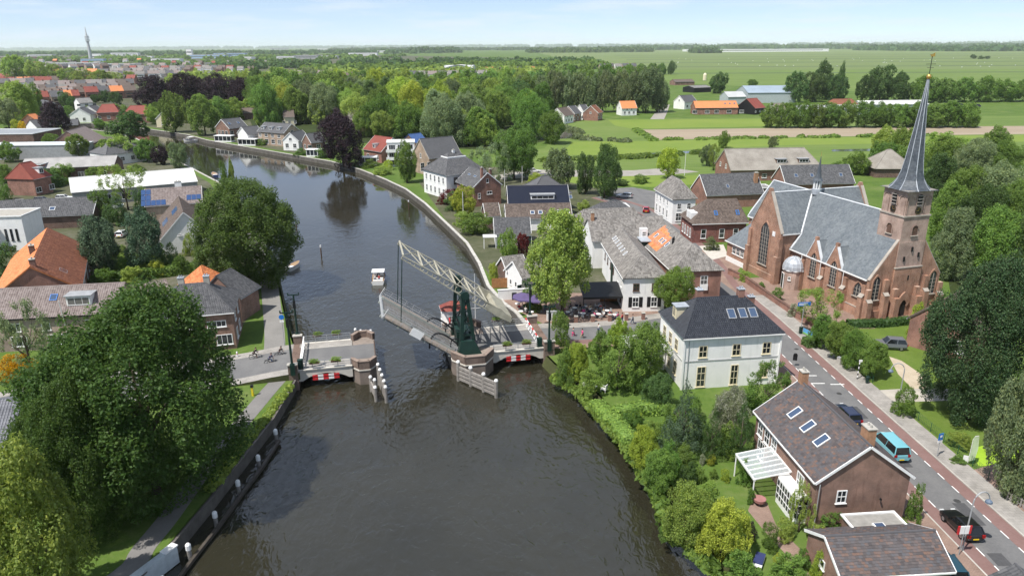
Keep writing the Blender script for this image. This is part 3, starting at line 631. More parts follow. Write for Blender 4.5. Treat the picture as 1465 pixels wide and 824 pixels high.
MB().tube([(6.66, -4.2, 4.9), (6.66, -4.2, 0)], .05, 6).build('downpipe', GREY, h.root)
MB().box(6.6, 6.8, 1.7, 1.8, 2.9, 3.1).build('wall_lamp', BLACK, h.root)
# veranda: white posts, glass roof panes, conservatory bay (frame of the house, river side is -y)
v = link('veranda', None, h.root); v.location = (-.3, -h.wy, 0)
MB().tube([(-2.2, -3.6, 0), (-2.2, -3.6, 2.5)], .07, 6).build('post', WHITE, v); MB().tube([(2.2, -3.6, 0), (2.2, -3.6, 2.5)], .07, 6).build('post', WHITE, v)
MB().box(-2.3, 2.3, -3.68, -3.52, 2.4, 2.58).build('front_beam', WHITE, v); MB().box(-2.3, 2.3, -.1, .0, 3.1, 3.25).build('wall_beam', WHITE, v)
for i in range(7): x = -2.25 + i * .75; MB().beam((x, -3.7, 2.56), (x, 0, 3.18), .09, .12).build('rafter', WHITE, v)
for i in range(6):
    x = -2.25 + i * .75; MB().slab([(x + .06, -3.7, 2.62), (x + .69, -3.7, 2.62), (x + .69, -.05, 3.23), (x + .06, -.05, 3.23)], .02).build('pane', CLEAR, v)
cb = link('conservatory', None, h.root); cb.location = (3.5, -h.wy, 0); cpts = [(-2.0, 0), (-2.0, -.9), (-1.5, -1.3), (1.5, -1.3), (2.0, -.9), (2.0, 0)]
MB().prism(cpts, 2.55, 2.75).build('flat_roof', WHITE, cb); MB().prism([(x * .99, y * .99) for x, y in cpts], 0, .5).build('base_wall', WHITE, cb)
for i in range(5):
    a, b = Vector((*cpts[i], 0)), Vector((*cpts[i + 1], 0)); d = b - a; L_ = d.length; k = max(2, int(L_ / .5)); g = MB()
    for j in range(k + 1): p = a + d * (j / k); g.beam(p + Vector((0, 0, .5)), p + Vector((0, 0, 2.55)), .06)
    for z in (1.1, 1.9): g.beam(a + Vector((0, 0, z)), b + Vector((0, 0, z)), .05)
    g.build('glazing_frame', WHITE, cb); n_ = Vector((-d.y, d.x, 0)).normalized() * .03; MB().poly([a + n_ + Vector((0, 0, .5)), b + n_ + Vector((0, 0, .5)), b + n_ + Vector((0, 0, 2.55)), a + n_ + Vector((0, 0, 2.55))]).build('pane', GLASS, cb)
c_ = at(1253, 748, 2.6)
fb = flat_block('annex', 'flat roofed annex with roof light between brick house and garage', (c_.x, c_.y - .6), rad(5), 4.6, 3.4, 2.6, BRK_BRN, plain('grey_roofing', (0.27, 0.26, 0.24), 0.9, 0.2), 'annex', parapet=.12)
MB().box(-.5, .5, -.35, .35, 2.68, 2.85).build('roof_light_frame', WHITE, fb); MB().box(-.38, .38, -.25, .25, 2.85, 2.9).build('roof_light', SKYGLASS, fb)
hg = ridge_house('garage', 'low garage with mixed slate roof below the brick house', (1180, 767), (1338, 758), 4.1, 3.0, 2.5, wall=BRK_BRN, roof=T_SLATE, tile=(.30, .24, 'flat'), barge=WHITE, gutter=WHITE, cat='garage', over=.3)
hg.win('A', 0, 1.0, .8, .8, 1, 1)
# dark roof corner at the lower right edge
hc = ridge_house('shed', 'dark tiled shed roof cut off by the lower right corner', (1452, 806), (1500, 860), 4.6, 2.6, 2.8, wall=BRK_DRK, roof=T_DGREY, tile=(.3, .34, 'pan'), cat='shed')
# ---- white villa
h = House('villa', 'white plastered villa with black tiled hipped roof and cream windows', (27.48, 87.70), rad(7.3), 13.44, 4.87, 7.18, 10.74, 3.27, 3.69, wall=WALLW, roof=T_BLACK, tile=(.27, .33, 'pan'), gutter=WHITE, over=.3)
h.skies('R', (.5, 2.0, 3.4), .55, w=1.05, l=1.5)
for p in (-3.9, .55, 4.6): h.win('R', p, 4.35, 1.15, 1.65, 2, 2, CREAM)
for p in (-3.9, .55, 4.6): h.win('R', p, .25 if p < 1 else 1.0, 1.2 if p < 0 else 1.05, 2.85 if p < 1 else 2.0, 2, 3, CREAM)
for p in (-1.9, .4, 2.7): h.win('A', p, 4.35, 1.05, 1.65, 2, 2, CREAM)
for p in (-1.9, .4, 2.7): h.win('A', p, 1.0, 1.05, 1.9, 2, 2, CREAM)
MB().box(h.xa - .06, h.xb + .06, -h.wy - .06, h.wy + .06, 3.85, 4.0).build('string_course', plain('grey_band', (0.45, 0.45, 0.45)), h.root)
MB().box(h.xa - .12, h.xb + .12, -h.wy - .12, h.wy + .12, 6.75, 7.0).build('cornice', WHITE, h.root)
for sx, sy in ((h.xa, -h.wy), (h.xb, -h.wy)): MB().box(sx - .12, sx + .12, sy - .12, sy + .12, 0, 6.7).build('corner_pilaster', WALLW, h.root)
MB().tube([(h.xa + .6, -h.wy - .08, 0), (h.xa + .6, -h.wy - .08, 6.9)], .05, 6).build('downpipe', GREY, h.root)
for x_ in (-2.9, 2.6): h.chim(x_, .6 if x_ < 0 else .1, 11.7, .8, .8, BRK_RED, LEAD)
h.chim(5.0, 1.8, 9.9, .8, .7, BRK_RED, LEAD)
M_ = h.frame('A', .5, .22, 0); dm = link('dormer', MB().box(-.7, .7, -1.4, .1, 0, 1.7).mesh('dormer', CREAM), h.roof); dm.location = M_.translation; dm.rotation_euler = (0, 0, math.pi / 2)
link('dormer_roof', MB().box(-.85, .85, -1.7, .25, 1.7, 1.82).mesh('dormer_roof', LEAD), h.roof).matrix_basis = Matrix.Translation(dm.location) @ Matrix.Rotation(math.pi / 2, 4, 'Z')
a_, b_, c_ = win_mesh(.95, 1.3, 2, 1, CREAM)
for nm, me in (('window', a_), ('pane', b_)): link(nm, me, h.roof).matrix_basis = Matrix.Translation(dm.location) @ Matrix.Rotation(math.pi / 2, 4, 'Z') @ Matrix.Translation((0, .1, .2))
c_ = at(925, 505)
flat_block('annex', 'low dark roofed annex in the trees beside the white villa', (18.2, 90.5), rad(7.3), 4.5, 5, 2.8, WALLW, T_FLAT, 'annex')
# ---- the inn and its wings
h = House('inn', 'white inn with black shutters and long grey tiled roof', (21.46, 121.73), rad(-87.8), 22.46, 3.75, 5.92, 8.87, 0, 3.76, wall=WALLW, roof=T_GREY, tile=(.34, .38, 'pan'), cat='inn', gutter=WHITE)
h.skies('R', (-8.4, -7.0, -5.4, -3.4, -1.6, .2, 2.4), .55, w=.5, l=1.0, fm=WHITE)
h.wins('B', (-1.4, 1.7), 3.6, 1.05, 1.3, 2, 2, BROWNW); h.wins('B', (-1.4, 1.7), .8, 1.1, 1.75, 2, 2, WHITE, BLACK)
h.wins('R', (-8, -5, -2, 1), 3.5, .8, 1.2, 1, 2, BROWNW); h.wins('R', (8.6, 5.6), 3.6, .8, 1.2); h.wins('R', (8.4, 5.2), .9, .9, 1.5, 2, 2, BROWNW)
MB().box(-1.0, .5, -3.55, -3.45, .2, 5.0).build('green_wall_panel', DARKG, h.root)
h = House('brick_house', 'brick house with grey tiled roof and an orange tiled patch', (30.71, 126.21), rad(-84.2), 21.83, 4.54, 5.49, 9.23, 0, 4.02, wall=BRK_RED, roof=T_GREY, tile=(.34, .38, 'pan'), gutter=WHITE)
# orange patch laid in the slope
sl = h.S[1]; M_ = h.frame('R', 0, 0, 0)
def on_slope(hh, face, x, t): m = hh.frame(face, x, t, .03); return tuple(m.translation)
patch = [on_slope(h, 'R', -8.6, .12), on_slope(h, 'R', -.2, .12), on_slope(h, 'R', -.4, .72), on_slope(h, 'R', -7.6, .95)]
tag(tile_cover([patch], .34, .38, 'pan').build('orange_tile_patch', T_ORANGE, h.roof), kind='stuff')
h.skies('R', (-6.2, -3.0, -1.6, .4), .5, w=.8, l=1.1, fm=WHITE); h.win('B', 1.2, 2.2, 1.3, 2.4, 2, 3); h.win('B', -1.8, 2.2, 1.3, 2.4, 2, 3)
MB().box(9.8, 10.8, 1.2 - .7, 1.2 + .7, 2.0, 2.1).box(10.72, 10.78, .5, 1.9, 2.1, 3.1).build('balcony', WHITE, h.root)
for k in range(3): MB().tube([(.8 + k * .45, -1.2 - .3 * k, 7.5), (.8 + k * .45, -1.2 - .3 * k, 9.0)], .1, 6).build('vent_pipe', BLACK, h.root)
h = House('tiled_house', 'wing with weathered brown tiles linking the inn to the brick house', (22.97, 140.63), rad(5.4), 15.5, 5.2, 5.6, 9.12, wall=WALLW, roof=T_GREY, tile=(.34, .38, 'pan'))
h.chim(-6.8, -.5, 10.3, .6, .6, ORANGEB)
lk = at(917, 352, 6.6); t = thing('light_well', 'small white roof cabin with grey flat top between two tiled roofs', 'roof cabin', (26.2, 133.0, 0), rad(-86))
MB().box(-1.4, 1.4, -1.4, 1.4, 0, 6.4).build('wall', DARKG, t); MB().box(-1.7, 1.7, -1.6, 1.6, 6.4, 6.6).build('flat_roof', LEAD, t); MB().box(-2.6, -1.4, -1, .4, 5.5, 8.2).build('cabin', WHITE, t); put_window(t, (-1.4, -.3, 6.7), -math.pi / 2, .8, 1.0)
# ---- houses beyond the inn
h = ridge_house('house', 'grey hipped roof house directly behind the inn', (858, 291), (884, 287), 8.2, 5.4, 4.6, 3.8, 3.8, wall=WALLW, roof=T_DGREY, tile=(.36, .4, 'pan'))
h.wins('R', (-3, 0, 3), 2.4, 1, 1.3)
t = flat_block('dormer_block', 'white flat topped roof storey among grey roofs near the red car', at(879, 303, 4.5)[:2], rad(5), 6, 4, 5.8, WHITE, T_FLAT)
h = ridge_house('house', 'brown grey roof house with dormer left of the white flat roof storey', (835, 300), (906, 297), 7.6, 4.4, 4.6, 2.0, 2.0, wall=WALLW, roof=T_GREY, tile=(.36, .4, 'pan'))
h = House('white_house', 'tall white house with grey hipped roof facing the field', (41.60, 178.60), rad(-82.2), 14.13, 3.2, 6.22, 10.29, 3.99, 4.0, wall=WALLW, roof=T_GREY, tile=(.4, .42, 'pan'), gutter=WHITE)
h.wins('R', (-5, -2.4, .2, 2.8), 3.9, .9, 1.4); h.wins('R', (-5, -2.4, .2, 2.8), .8, 1.0, 2.0); h.win('B', -1.3, 3.7, 1.0, 1.5); h.win('B', 1.2, 3.7, 1.0, 1.5); h.wins('B', (-1.3,), .8, 1.5, 2.0)
h = House('brick_house', 'maroon brick house with dark ribbed half hipped roof beside the church', (46.06, 158.50), rad(4.9), 13.0, 4.6, 4.44, 8.94, 4.6, 1.5, wall=brickm('brick_maroon', (0.16, 0.05, 0.045), (0.22, 0.075, 0.06)), roof=T_BROWN, tile=(.36, .4, 'pan'), gutter=WHITE, over=.4)
h.skies('R', (-.6, 4.4), .42, w=.75, l=1.2, fm=BLUE); h.wins('R', (-3.6, .6, 3.8), 1.0, 1.2, 2.1, 1, 2); h.wins('A', (-2.6, -.9, .9, 2.6), 1.0, .9, 2.0)
M_ = h.frame('A', -.6, .2, 0)
for p in (-1.6, .2): dm = link('dormer', MB().box(-.7, .7, -1.6, .1, 0, 1.5).mesh('dormer', WHITE), h.roof); M_ = h.frame('A', p, .12, 0); dm.location = M_.translation; dm.rotation_euler = (0, 0, math.pi / 2)
h = ridge_house('house', 'long dark slate roof house in front of the thatched farm', (1001, 250), (1082, 247), 8.4, 5.5, 3.6, wall=BRK_RED, roof=T_DGREY, barge=WHITE, tile=(.4, .42, 'pan')); h.chim(7.0, -2.5, 8.8, 1.0, .8, ORANGEB); h.sky('R', -1.5, .4)
t = flat_block('flat_annex', 'dark flat roofed building between two slate roofs by the church choir', at(1062, 268, 4)[:2], rad(4), 15, 5, 4.0, BRK_DRK, T_FLAT)
h = ridge_house('farmhouse', 'long thatched farmhouse with brick gable and dormer windows', (1036, 213.5), (1150, 211.5), 9.5, 7.5, 3.6, 0, 4.0, wall=BRK_RED, roof=T_THATCH, over=.7, thick=.4, gutter=False, cat='farmhouse')
h.dormer('R', 2.0, .30, 3.4, 1.3, 3, BRK_DRK); h.dormer('R', 9.5, .30, 3.4, 1.3, 3, BRK_DRK); h.wins('A', (-2.5, 2.5), 3.6, 1.2, 1.4); h.wins('R', (-12, -8, -4, 0, 4), .9, 1.6, 1.4, 3, 1)
h = ridge_house('house', 'dark grey roof house with white gable tip behind the transept', (1116, 237), (1214, 235.5), 8.6, 5.2, 4.0, wall=BRK_RED, roof=T_DGREY, barge=WHITE, tile=(.4, .42, 'pan')); h.skies('R', (-6.5, -1.8, 6.8), .45, w=1.0, l=1.3)
h = ridge_house('round_barn', 'small cone roofed thatched barn behind the spire', (1270, 214), (1275, 214), 8.5, 6.5, 3.0, 6.2, 6.2, wall=BRK_DRK, roof=T_THATCH, over=.6, gutter=False, cat='barn')
h = ridge_house('brick_house', 'old brick house with ivy and dark shutters under the copper beech', (1360, 425), (1408, 400), 8.8, 5.0, 4.2, wall=BRK_RED, roof=T_BROWN, tile=(.34, .38, 'pan'))
for p in (-3.4, -.4): h.win('R', p, .8, 1.1, 2.0, 2, 3, WHITE, DARKG)
h.win('R', -2, 3.0, .9, 1.0); h.wins('A', (-2.4, 0.0), 1.0, 1.1, 1.9, 2, 3, WHITE, DARKG); h.win('A', -1, 4.4, 1.2, 1.2)
# ---- cottages along the right bank
h = ridge_house('cottage', 'white cottage with open porch and grey tiled roof on the quay', (706, 312), (758, 311), 5.6, 3.6, 2.9, wall=WALLW, roof=T_DGREY, barge=WHITE, tile=(.36, .38, 'pan'), cat='cottage'); h.wins('R', (2.0,), .8, 1.2, 1.4); h.door('R', 3.6, 1, 2.1)
MB().box(-6.6, -3.6, -5.4, -3.0, 2.5, 2.62).build('porch_roof', WHITE, h.root); [MB().box(x - .07, x + .07, -5.3, -5.16, 0, 2.5).build('porch_post', WHITE, h.root) for x in (-6.4, -3.8)]
h = ridge_house('cottage', 'long low cottage with brown roof and four skylights behind the porch', (722, 292.5), (816, 290.5), 5.8, 3.8, 3.0, wall=WALLW, roof=T_BROWN, barge=WHITE, tile=(.36, .38, 'pan'), cat='cottage'); h.skies('R', (-1.5, .4, 5.0, 7.0), .4, w=1.0, l=1.1, fm=WHITE)
h = ridge_house('cottage', 'small dark cottage end with white bargeboards left of the long cottage', (691, 291), (713, 290), 5.8, 3.4, 3.2, wall=BRK_DRK, roof=T_BROWN, barge=WHITE, tile=(.36, .38, 'pan'), cat='cottage')
h = ridge_house('house', 'house with black solar roof and white end boards', (725, 266), (812, 264.5), 8.0, 5.0, 4.4, wall=BRK_DRK, roof=T_SOLAR, barge=WHITE); h.dormer('R', 1.0, .2, 6.0, 1.2, 4); h.sky('R', 8.2, .3)
h = ridge_house('house', 'grey pyramid roof behind the black solar roof', (775, 252), (783, 251.5), 8.6, 5.5, 4.6, 5.0, 5.0, wall=BRK_DRK, roof=T_DGREY)
h = ridge_house('cottage', 'white gabled cottage beside the purple parasols on the terrace', (733, 374), (772, 367), 5.6, 3.2, 3.1, wall=WALLW, roof=T_GREY, barge=WHITE, tile=(.34, .36, 'pan'), cat='cottage'); h.wins('A', (-.9, .9), 1.0, .6, 1.0, 1, 1); h.door('R', -3.2, .9, 2.0)
h = ridge_house('cottage', 'small grey roofed cottage half hidden behind the white gabled cottage', (717, 368), (748, 364), 5.2, 2.6, 3.0, wall=BRK_DRK, roof=T_GREY, barge=WHITE, tile=(.34, .36, 'pan'), cat='cottage')
h = ridge_house('brick_house', 'red brick gabled house beside the white mansion', (672, 239), (697.5, 247), 9.2, 4.6, 5.4, wall=BRK_RED, roof=T_DGREY, barge=WHITE, tile=(.36, .4, 'pan')); h.skies('R', (-2.0, 1.6), .6, w=1.6, l=.7); h.win('B', .6, 3.1, 1.6, .9, 2, 1); h.win('B', 0, 6.3, .7, 1.2, 1, 1); h.win('B', -2.6, 2.2, .8, 1.5, 1, 2); h.chim(5.2, -1.6, 10.6, .6, .6, BRK_RED); h.chim(3.2, 2.0, 9.6, .6, .6, BRK_RED)
# white mansion with flat-topped hip
h = ridge_house('mansion', 'white mansion with grey hipped roof and red window shutters', (641, 219), (656, 217.5), 12.2, 7.2, 7.0, 5.2, 5.2, wall=WALLW, roof=T_DGREY, gutter=WHITE, tile=(.4, .42, 'pan'), cat='mansion', over=.4)
MB().box(-3.2, 3.2, -2.0, 2.0, 10.6, 11.2).build('roof_platform', WHITE, h.root); MB().box(-2.9, 2.9, -1.7, 1.7, 11.2, 12.4).build('platform_fill', T_DGREY, h.root) if False else None
for z_ in (4.2, .9):
    h.wins('A', (-5, -2.5, 0, 2.5, 5), z_, 1.0, 1.9, 2, 2); h.wins('R', (-3.5, 3.5), z_, 1.3, 1.9, 2, 2, BROWNW)
h.chim(0, 0, 12.9, .7, .7, WHITE)
h = ridge_house('hall', 'brown hall with steep slate roof behind the white mansion', (600, 199), (647, 195), 12.0, 6.4, 6.0, wall=BRK_TAN, roof=T_DGREY, barge=CONC, cat='hall'); h.wins('R', (-9, -6.5, -4, -1.5), 2.0, 1.4, 2.8, 2, 3); h.win('A', 0, 5.5, 1, 1.6)
h = ridge_house('house', 'house with red mansard roof and white bay facing the river', (536, 194), (562, 197.5), 9.0, 6.0, 4.2, wall=BRK_RED, roof=T_RED, barge=WHITE); h.dormer('R', 0, .2, 1.6, 1.5, 2); h.wins('A', (-3, 0, 3), 1.0, 1.8, 2.0, 3, 1); h.wins('R', (-3, 3), 1.0, 1.6, 1.8, 2, 1)
t = thing('bay_window', 'white glazed bay in front of the red mansard house', 'bay window', at(527, 236), rad(8)); MB().box(-3.5, 3.5, -2, 2, 2.8, 3.1).build('flat_roof', WHITE, t); MB().box(-3.3, 3.3, -1.8, 1.8, 0, .7).build('base_wall', WHITE, t); MB().box(-3.1, 3.1, -1.6, 1.6, .7, 2.8).build('pane', GLASS, t); [MB().box(x - .1, x + .1, y - .1, y + .1, .7, 2.8).build('post', WHITE, t) for x in (-3.2, -1.1, 1.1, 3.2) for y in (-1.7, 1.7)]
t = flat_block('modern_house', 'white modern house with stacked balconies beside the red mansard roof', at(575, 236)[:2], rad(8), 10, 8, 8.6, WALLW, T_WHITE, 'house')
for z_ in (2.8, 5.6): MB().box(-5.4, 5.0, -5.6, -4, z_ - .2, z_).build('balcony_floor', WHITE, t); MB().box(-5.4, 5.0, -5.6, -5.5, z_, z_ + .9).build('balcony_rail', WHITE, t)
block_wins(t, 10, 8, 'F', (-3.2, 0, 3.2), .6, 2.4, 2.0, 3); block_wins(t, 10, 8, 'F', (-3.2, 0, 3.2), 3.2, 2.4, 2.0, 3); block_wins(t, 10, 8, 'F', (-3.2, 0, 3.2), 6.0, 2.4, 2.0, 3)
h = ridge_house('house', 'dark house with blue glazed roof strip above the white modern house', (584, 192.5), (602, 190.5), 9.0, 4.5, 6.0, wall=BRK_DRK, roof=plain('blue_roof', (0.05, 0.10, 0.24), .3))
# ---- river terrace further upstream
h = ridge_house('terrace_house', 'three storey river house with slate roof, dormers and tan brick gable', (379, 175), (417, 177.5), 9.6, 5.2, 6.0, wall=BRK_TAN, roof=T_DGREY, barge=WHITE); h.dormer('R', -6, .25, 1.7, 1.3, 2); h.dormer('R', -1, .25, 1.7, 1.3, 2); h.dormer('R', 4, .25, 1.7, 1.3, 2); h.wins('R', (-7, -3, 1, 5), 3.8, 1.8, 1.5); h.wins('R', (-7, -3, 1, 5), .9, 2.2, 2.0); h.win('B', 0, 5, 1.6, 1.8)
h = ridge_house('house', 'house with white curved gable next to the tan brick river house', (414, 190), (432, 186), 7.6, 4.0, 4.2, wall=WALLW, roof=T_DGREY, barge=WHITE); h.wins('A', (-1.8, 1.8), 1.2, 1.6, 1.8); h.wins('R', (-2, 2), 1.2, 1.6, 1.8); h.win('A', 0, 4.2, 1.4, 1.2)
h = ridge_house('house', 'brown gabled river house with white bay next to the copper beech', (437, 191.5), (458, 189.5), 7.6, 4.0, 4.0, wall=BRK_BRN, roof=T_DGREY, barge=WHITE); h.wins('A', (-1.8, 1.8), 1.2, 1.6, 1.8); h.wins('R', (-4, 0, 4), 1.2, 1.8, 2.0)
h = ridge_house('house', 'gabled brown river house with white veranda at the river bend', (316, 171), (343, 168.5), 8.6, 6.0, 4.4, wall=BRK_BRN, roof=T_DGREY, barge=WHITE); h.wins('A', (-3, 0, 3), 1.0, 2.0, 2.2, 3, 1); h.skies('R', (-3, 2), .5, w=1.4, l=1.6); h.wins('R', (-4, 0, 4), 1.0, 2.0, 2.2)
h = ridge_house('house', 'white windowed river house with grey roof left of the tan brick terrace', (345, 182), (368, 180), 7.6, 5.0, 4.4, wall=WALLW, roof=T_DGREY, barge=WHITE); h.wins('R', (-4, 0, 4), .8, 2.2, 2.4, 3, 2)
h = ridge_house('barn', 'long low dark barn behind the river bend trees', (335, 155), (382, 153.5), 6.5, 6.0, 4.0, wall=BRK_DRK, roof=T_BROWN, cat='barn')
h = ridge_house('house', 'cream gabled house among trees above the tan brick terrace', (404, 158), (420, 157.5), 8.5, 5.0, 5.0, wall=CREAM, roof=T_BROWN); h.wins('R', (-3, 0, 3), 1.5, 1.4, 1.6)
h = ridge_house('barn', 'rounded thatch barn peeking out of the wood', (500, 158), (534, 157), 10.5, 7.0, 4.0, 3.0, 3.0, wall=BRK_BRN, roof=T_THATCH, cat='barn', gutter=False)
# ---- left bank
h = House('brick_house', 'house with purple brown tiled roof, white dormer and flagpole', (-67.74, 100.88), rad(8.7), 18.5, 4.6, 5.1, 8.38, wall=brickm('brick_pinkish', (0.30, 0.22, 0.18), (0.38, 0.29, 0.24)), roof=T_PURP, tile=(.32, .36, 'pan'), gutter=BLACK)
h.dormer('R', 3.6, .32, 3.4, 1.5, 3); h.sky('R', -.3, .62, w=1.0, l=1.1, fm=BLUE); h.wins('R', (-5.0, -1.0, 5.0, 7.2), 3.0, 1.2, 1.3, 2, 1); h.wins('R', (-5.0, 0.0, 5.0), .7, 2.2, 1.6, 3, 1); h.win('B', 0, 3, 1, 1.2)
MB().tube([(2.0, -5.0, 2.0), (2.2, -5.9, 8.0)], .05, 6).build('flagpole', WHITE, h.root)
h = House('brick_house', 'house with dark grey hipped pantile roof at the bridge road', (-47.08, 99.43), rad(14.5), 11.67, 4.88, 5.77, 9.08, 3.95, 4.1, wall=BRK_BRN, roof=T_DGREY, tile=(.30, .34, 'pan'), gutter=WHITE)
h.win('R', 3.2, 3.6, 2.6, 1.0, 4, 1); h.win('R', 4.0, .8, 2.2, 1.6, 3, 1); h.win('R', -1, 3.6, 1.6, 1.2); h.wins('B', (-2, 1.4), 3.6, 1.2, 1.3); h.wins('B', (-2, 1.4), .8, 1.4, 1.6); h.chim(-1.6, .4, 10.0, .8, .7, CONC, LEAD); h.chim(1.9, .3, 10.0, .8, .7, CONC, LEAD)
h = ridge_house('house_wing', 'rear wing with grey pantile roof and dark glazed porch', (309, 395), (330, 384), 7.6, 3.8, 4.0, 0, 2, wall=BRK_BRN, roof=T_DGREY, tile=(.30, .34, 'pan'), cat='house wing')
h = ridge_house('summer_house', 'small house with bright orange pyramid roof behind the dark hipped roof', (287, 381), (289.5, 380), 7.2, 2.9, 4.4, 2.7, 2.7, wall=BRK_RED, roof=T_ORANGE, tile=(.32, .36, 'pan'), cat='house')
h = House('brick_house', 'brick house with bright orange tiled roof and two chimneys', (-83.6, 121.5), rad(-63), 29.0, 6.4, 4.3, 9.0, wall=BRK_RED, roof=T_ORANGE, tile=(.34, .38, 'pan'), gutter=WHITE)
tag(tile_cover([h.S[0]], .34, .38, 'pan').build('rusty_tile_slope', T_RUST, h.roof), kind='stuff').location = (0, 0, .09)
h.chim(13.2, .3, 9.9, .8, .8, BRK_RED); h.chim(2.2, -.9, 9.7, .9, .8, BRK_DRK); h.skies('L', (9.0,), .42, w=1.7, l=1.3); h.wins('B', (-2.6, 2.6), 2.0, 1.2, 1.4); h.wins('L', (-8, -3, 4, 9), 1.2, 1.6, 1.6)
h = ridge_house('shed', 'low dark tiled shed between the hedge and the orange roof', (178, 411), (238, 400), 4.2, 2.8, 2.6, wall=BRK_DRK, roof=T_PURP, cat='shed', tile=(.34, .36, 'pan'))
t = flat_block('modern_house', 'white cubic house with three dark slit windows', at(14, 352)[:2], rad(6), 12, 8, 7.4, WALLW, plain('roof_gravel', (0.36, 0.34, 0.30), 0.95), 'house')
for p in (2.2, 3.3, 4.4): put_window(t, (p, -4, 2.2), math.pi, .5, 2.6, 1, 1, BLACK)
t = flat_block('modern_wing', 'lower white wing left of the cubic house', at(-34, 364)[:2], rad(6), 8, 6, 5.2, WALLW, MATS['roof_gravel'], 'house wing')
h = ridge_house('long_house', 'long house with plain dark grey roof and two skylights', (-60, 290), (139, 281.5), 6.6, 5.2, 3.2, wall=BRK_DRK, roof=T_DGREY, barge=WHITE, tile=(.42, .42, 'pan')); h.skies('R', (6, 21.5), .42, w=1.3, l=1.2, fm=WHITE)
h = ridge_house('boat_shed', 'long white metal roofed boat shed on the left bank', (98, 255), (276, 240.5), 7.2, 7.0, 4.2, wall=GREY, roof=T_WHITE, over=.3, cat='boat shed', gutter=WHITE); h.wins('A', (-3, 0, 3), 1.0, 2.2, 2.2, 3, 1); h.wins('R', (-8, -3, 2, 8), 1.0, 2.4, 1.8, 3, 1)
h = ridge_house('house', 'brown roofed house with blue solar panels behind the white gable', (207, 271), (288, 266), 7.8, 4.6, 4.2, wall=BRK_TAN, roof=T_PURP, barge=WHITE, tile=(.36, .38, 'pan')); h.solar('R', [(-7.0 + i * 1.15, .80) for i in range(2)] + [(-7.0 + i * 1.15, .48) for i in range(2)] + [(-7.0 + i * 1.15, .17) for i in range(5)] + [(3.6 + i * 1.15, .35) for i in range(3)], 1.05, 1.7); h.chim(1.2, .4, 9.2, 1.6, .9, WHITE)
h = ridge_house('white_house', 'house with big white gable and solar panels on its dark roof', (255, 281), (262, 304), 8.8, 5.6, 3.0, wall=WALLW, roof=T_BROWN, barge=WHITE, tile=(.34, .36, 'pan')); h.solar('R', [(-1.5 + i * 1.1, t_) for i in range(4) for t_ in (.35, .75)], 1.0, 1.7); h.wins('B', (-1.4, -.3), 3.8, .7, .3, 1, 1)
t = flat_block('garden_room', 'flat white roofed garden room below the white gable', at(254, 352)[:2], rad(5), 6, 4, 2.7, WALLW, T_WHITE, 'garden room')
h = ridge_house('red_house', 'dark red mansard house with white dormer', (28, 234), (44, 231), 9.5, 5.0, 5.0, 1.5, 1.5, wall=BRK_RED, roof=T_RED); h.dormer('R', 1.2, .25, 1.8, 1.7, 2); h.wins('R', (-2, 3), .9, 2.0, 1.6, 2, 1); h.wins('B', (-1.5, 1.5), .9, 1.6, 1.6)
t = flat_block('flat_wing', 'white edged flat roofed wing beside the red mansard house', at(58, 262)[:2], rad(5), 5, 5, 6.2, BRK_RED, T_FLAT, 'house wing'); block_wins(t, 5, 5, 'F', (0,), 3.6, 1.4, 1.5)
h = ridge_house('works_hall', 'long brown works hall with grey roof above the boat shed', (35, 227.5), (168, 222.5), 7.5, 6.0, 5.0, wall=BRK_DRK, roof=plain('grey_sheet_roof', (0.33, 0.32, 0.31), 0.8, 0.2, 0.3), cat='hall'); h.wins('R', (4, 10, 16, 22), 1.0, 2.6, 2.4, 3, 1)
t = flat_block('works_hall', 'pale blue flat roofed hall behind the red mansard house', at(45, 226)[:2], rad(3), 46, 10, 5.4, GREY, plain('pale_blue_roof', (0.52, 0.60, 0.66), 0.6, 0.15, 0.3), 'hall')
t = flat_block('works_hall', 'grey flat roofed hall with pale top at the left edge', at(8, 208)[:2], rad(2), 40, 22, 6.0, BRK_DRK, plain('grey_blue_roof', (0.26, 0.28, 0.30), 0.7, 0.25, 0.1), 'hall')
h = ridge_house('brick_house', 'broad gabled brown brick house at the river bend', (95, 188), (121, 180.5), 9.5, 8.0, 4.0, wall=BRK_BRN, roof=T_PURP); h.wins('B', (-3, 3), 1.2, 1.8, 1.8); h.wins('R', (-4, 0, 4), 1.0, 1.8, 1.6)
h = ridge_house('house', 'white walled house with grey hipped roof below the gabled brick house', (155, 203.5), (178, 201), 8.0, 6.5, 4.2, 5, 5, wall=WALLW, roof=T_DGREY); h.wins('R', (-6, -2, 2, 6), 1.2, 1.6, 1.6)
h = ridge_house('house', 'house with bright red hipped roof across the river bend', (146, 149.5), (163, 149), 9.5, 7.0, 5.0, 3, 3, wall=BRK_RED, roof=T_RED); h.wins('R', (-5, 0, 5), 1.4, 1.8, 1.8)
h = ridge_house('house', 'wide house with red tiled roof left of the bend trees', (186, 151.5), (208, 151), 9.5, 8.0, 5.0, 3, 3, wall=BRK_RED, roof=T_RED); h.wins('R', (-6, -2, 2, 6), 1.4, 1.8, 1.8)
h = ridge_house('house', 'white house with low grey roof at the far quay', (108, 141), (128, 140), 9.0, 6.0, 6.0, wall=WALLW, roof=T_FLAT); h.wins('R', (-5, 0, 5), 1.2, 2.2, 1.8); h.wins('R', (-5, 0, 5), 4.0, 2.2, 1.4)
h = ridge_house('house', 'white gabled house with grey roof by the far quay', (112, 155), (122, 153), 8.5, 6.0, 4.5, wall=WALLW, roof=T_DGREY, barge=WHITE); h.wins('A', (-2, 2), 1.2, 1.6, 1.8)
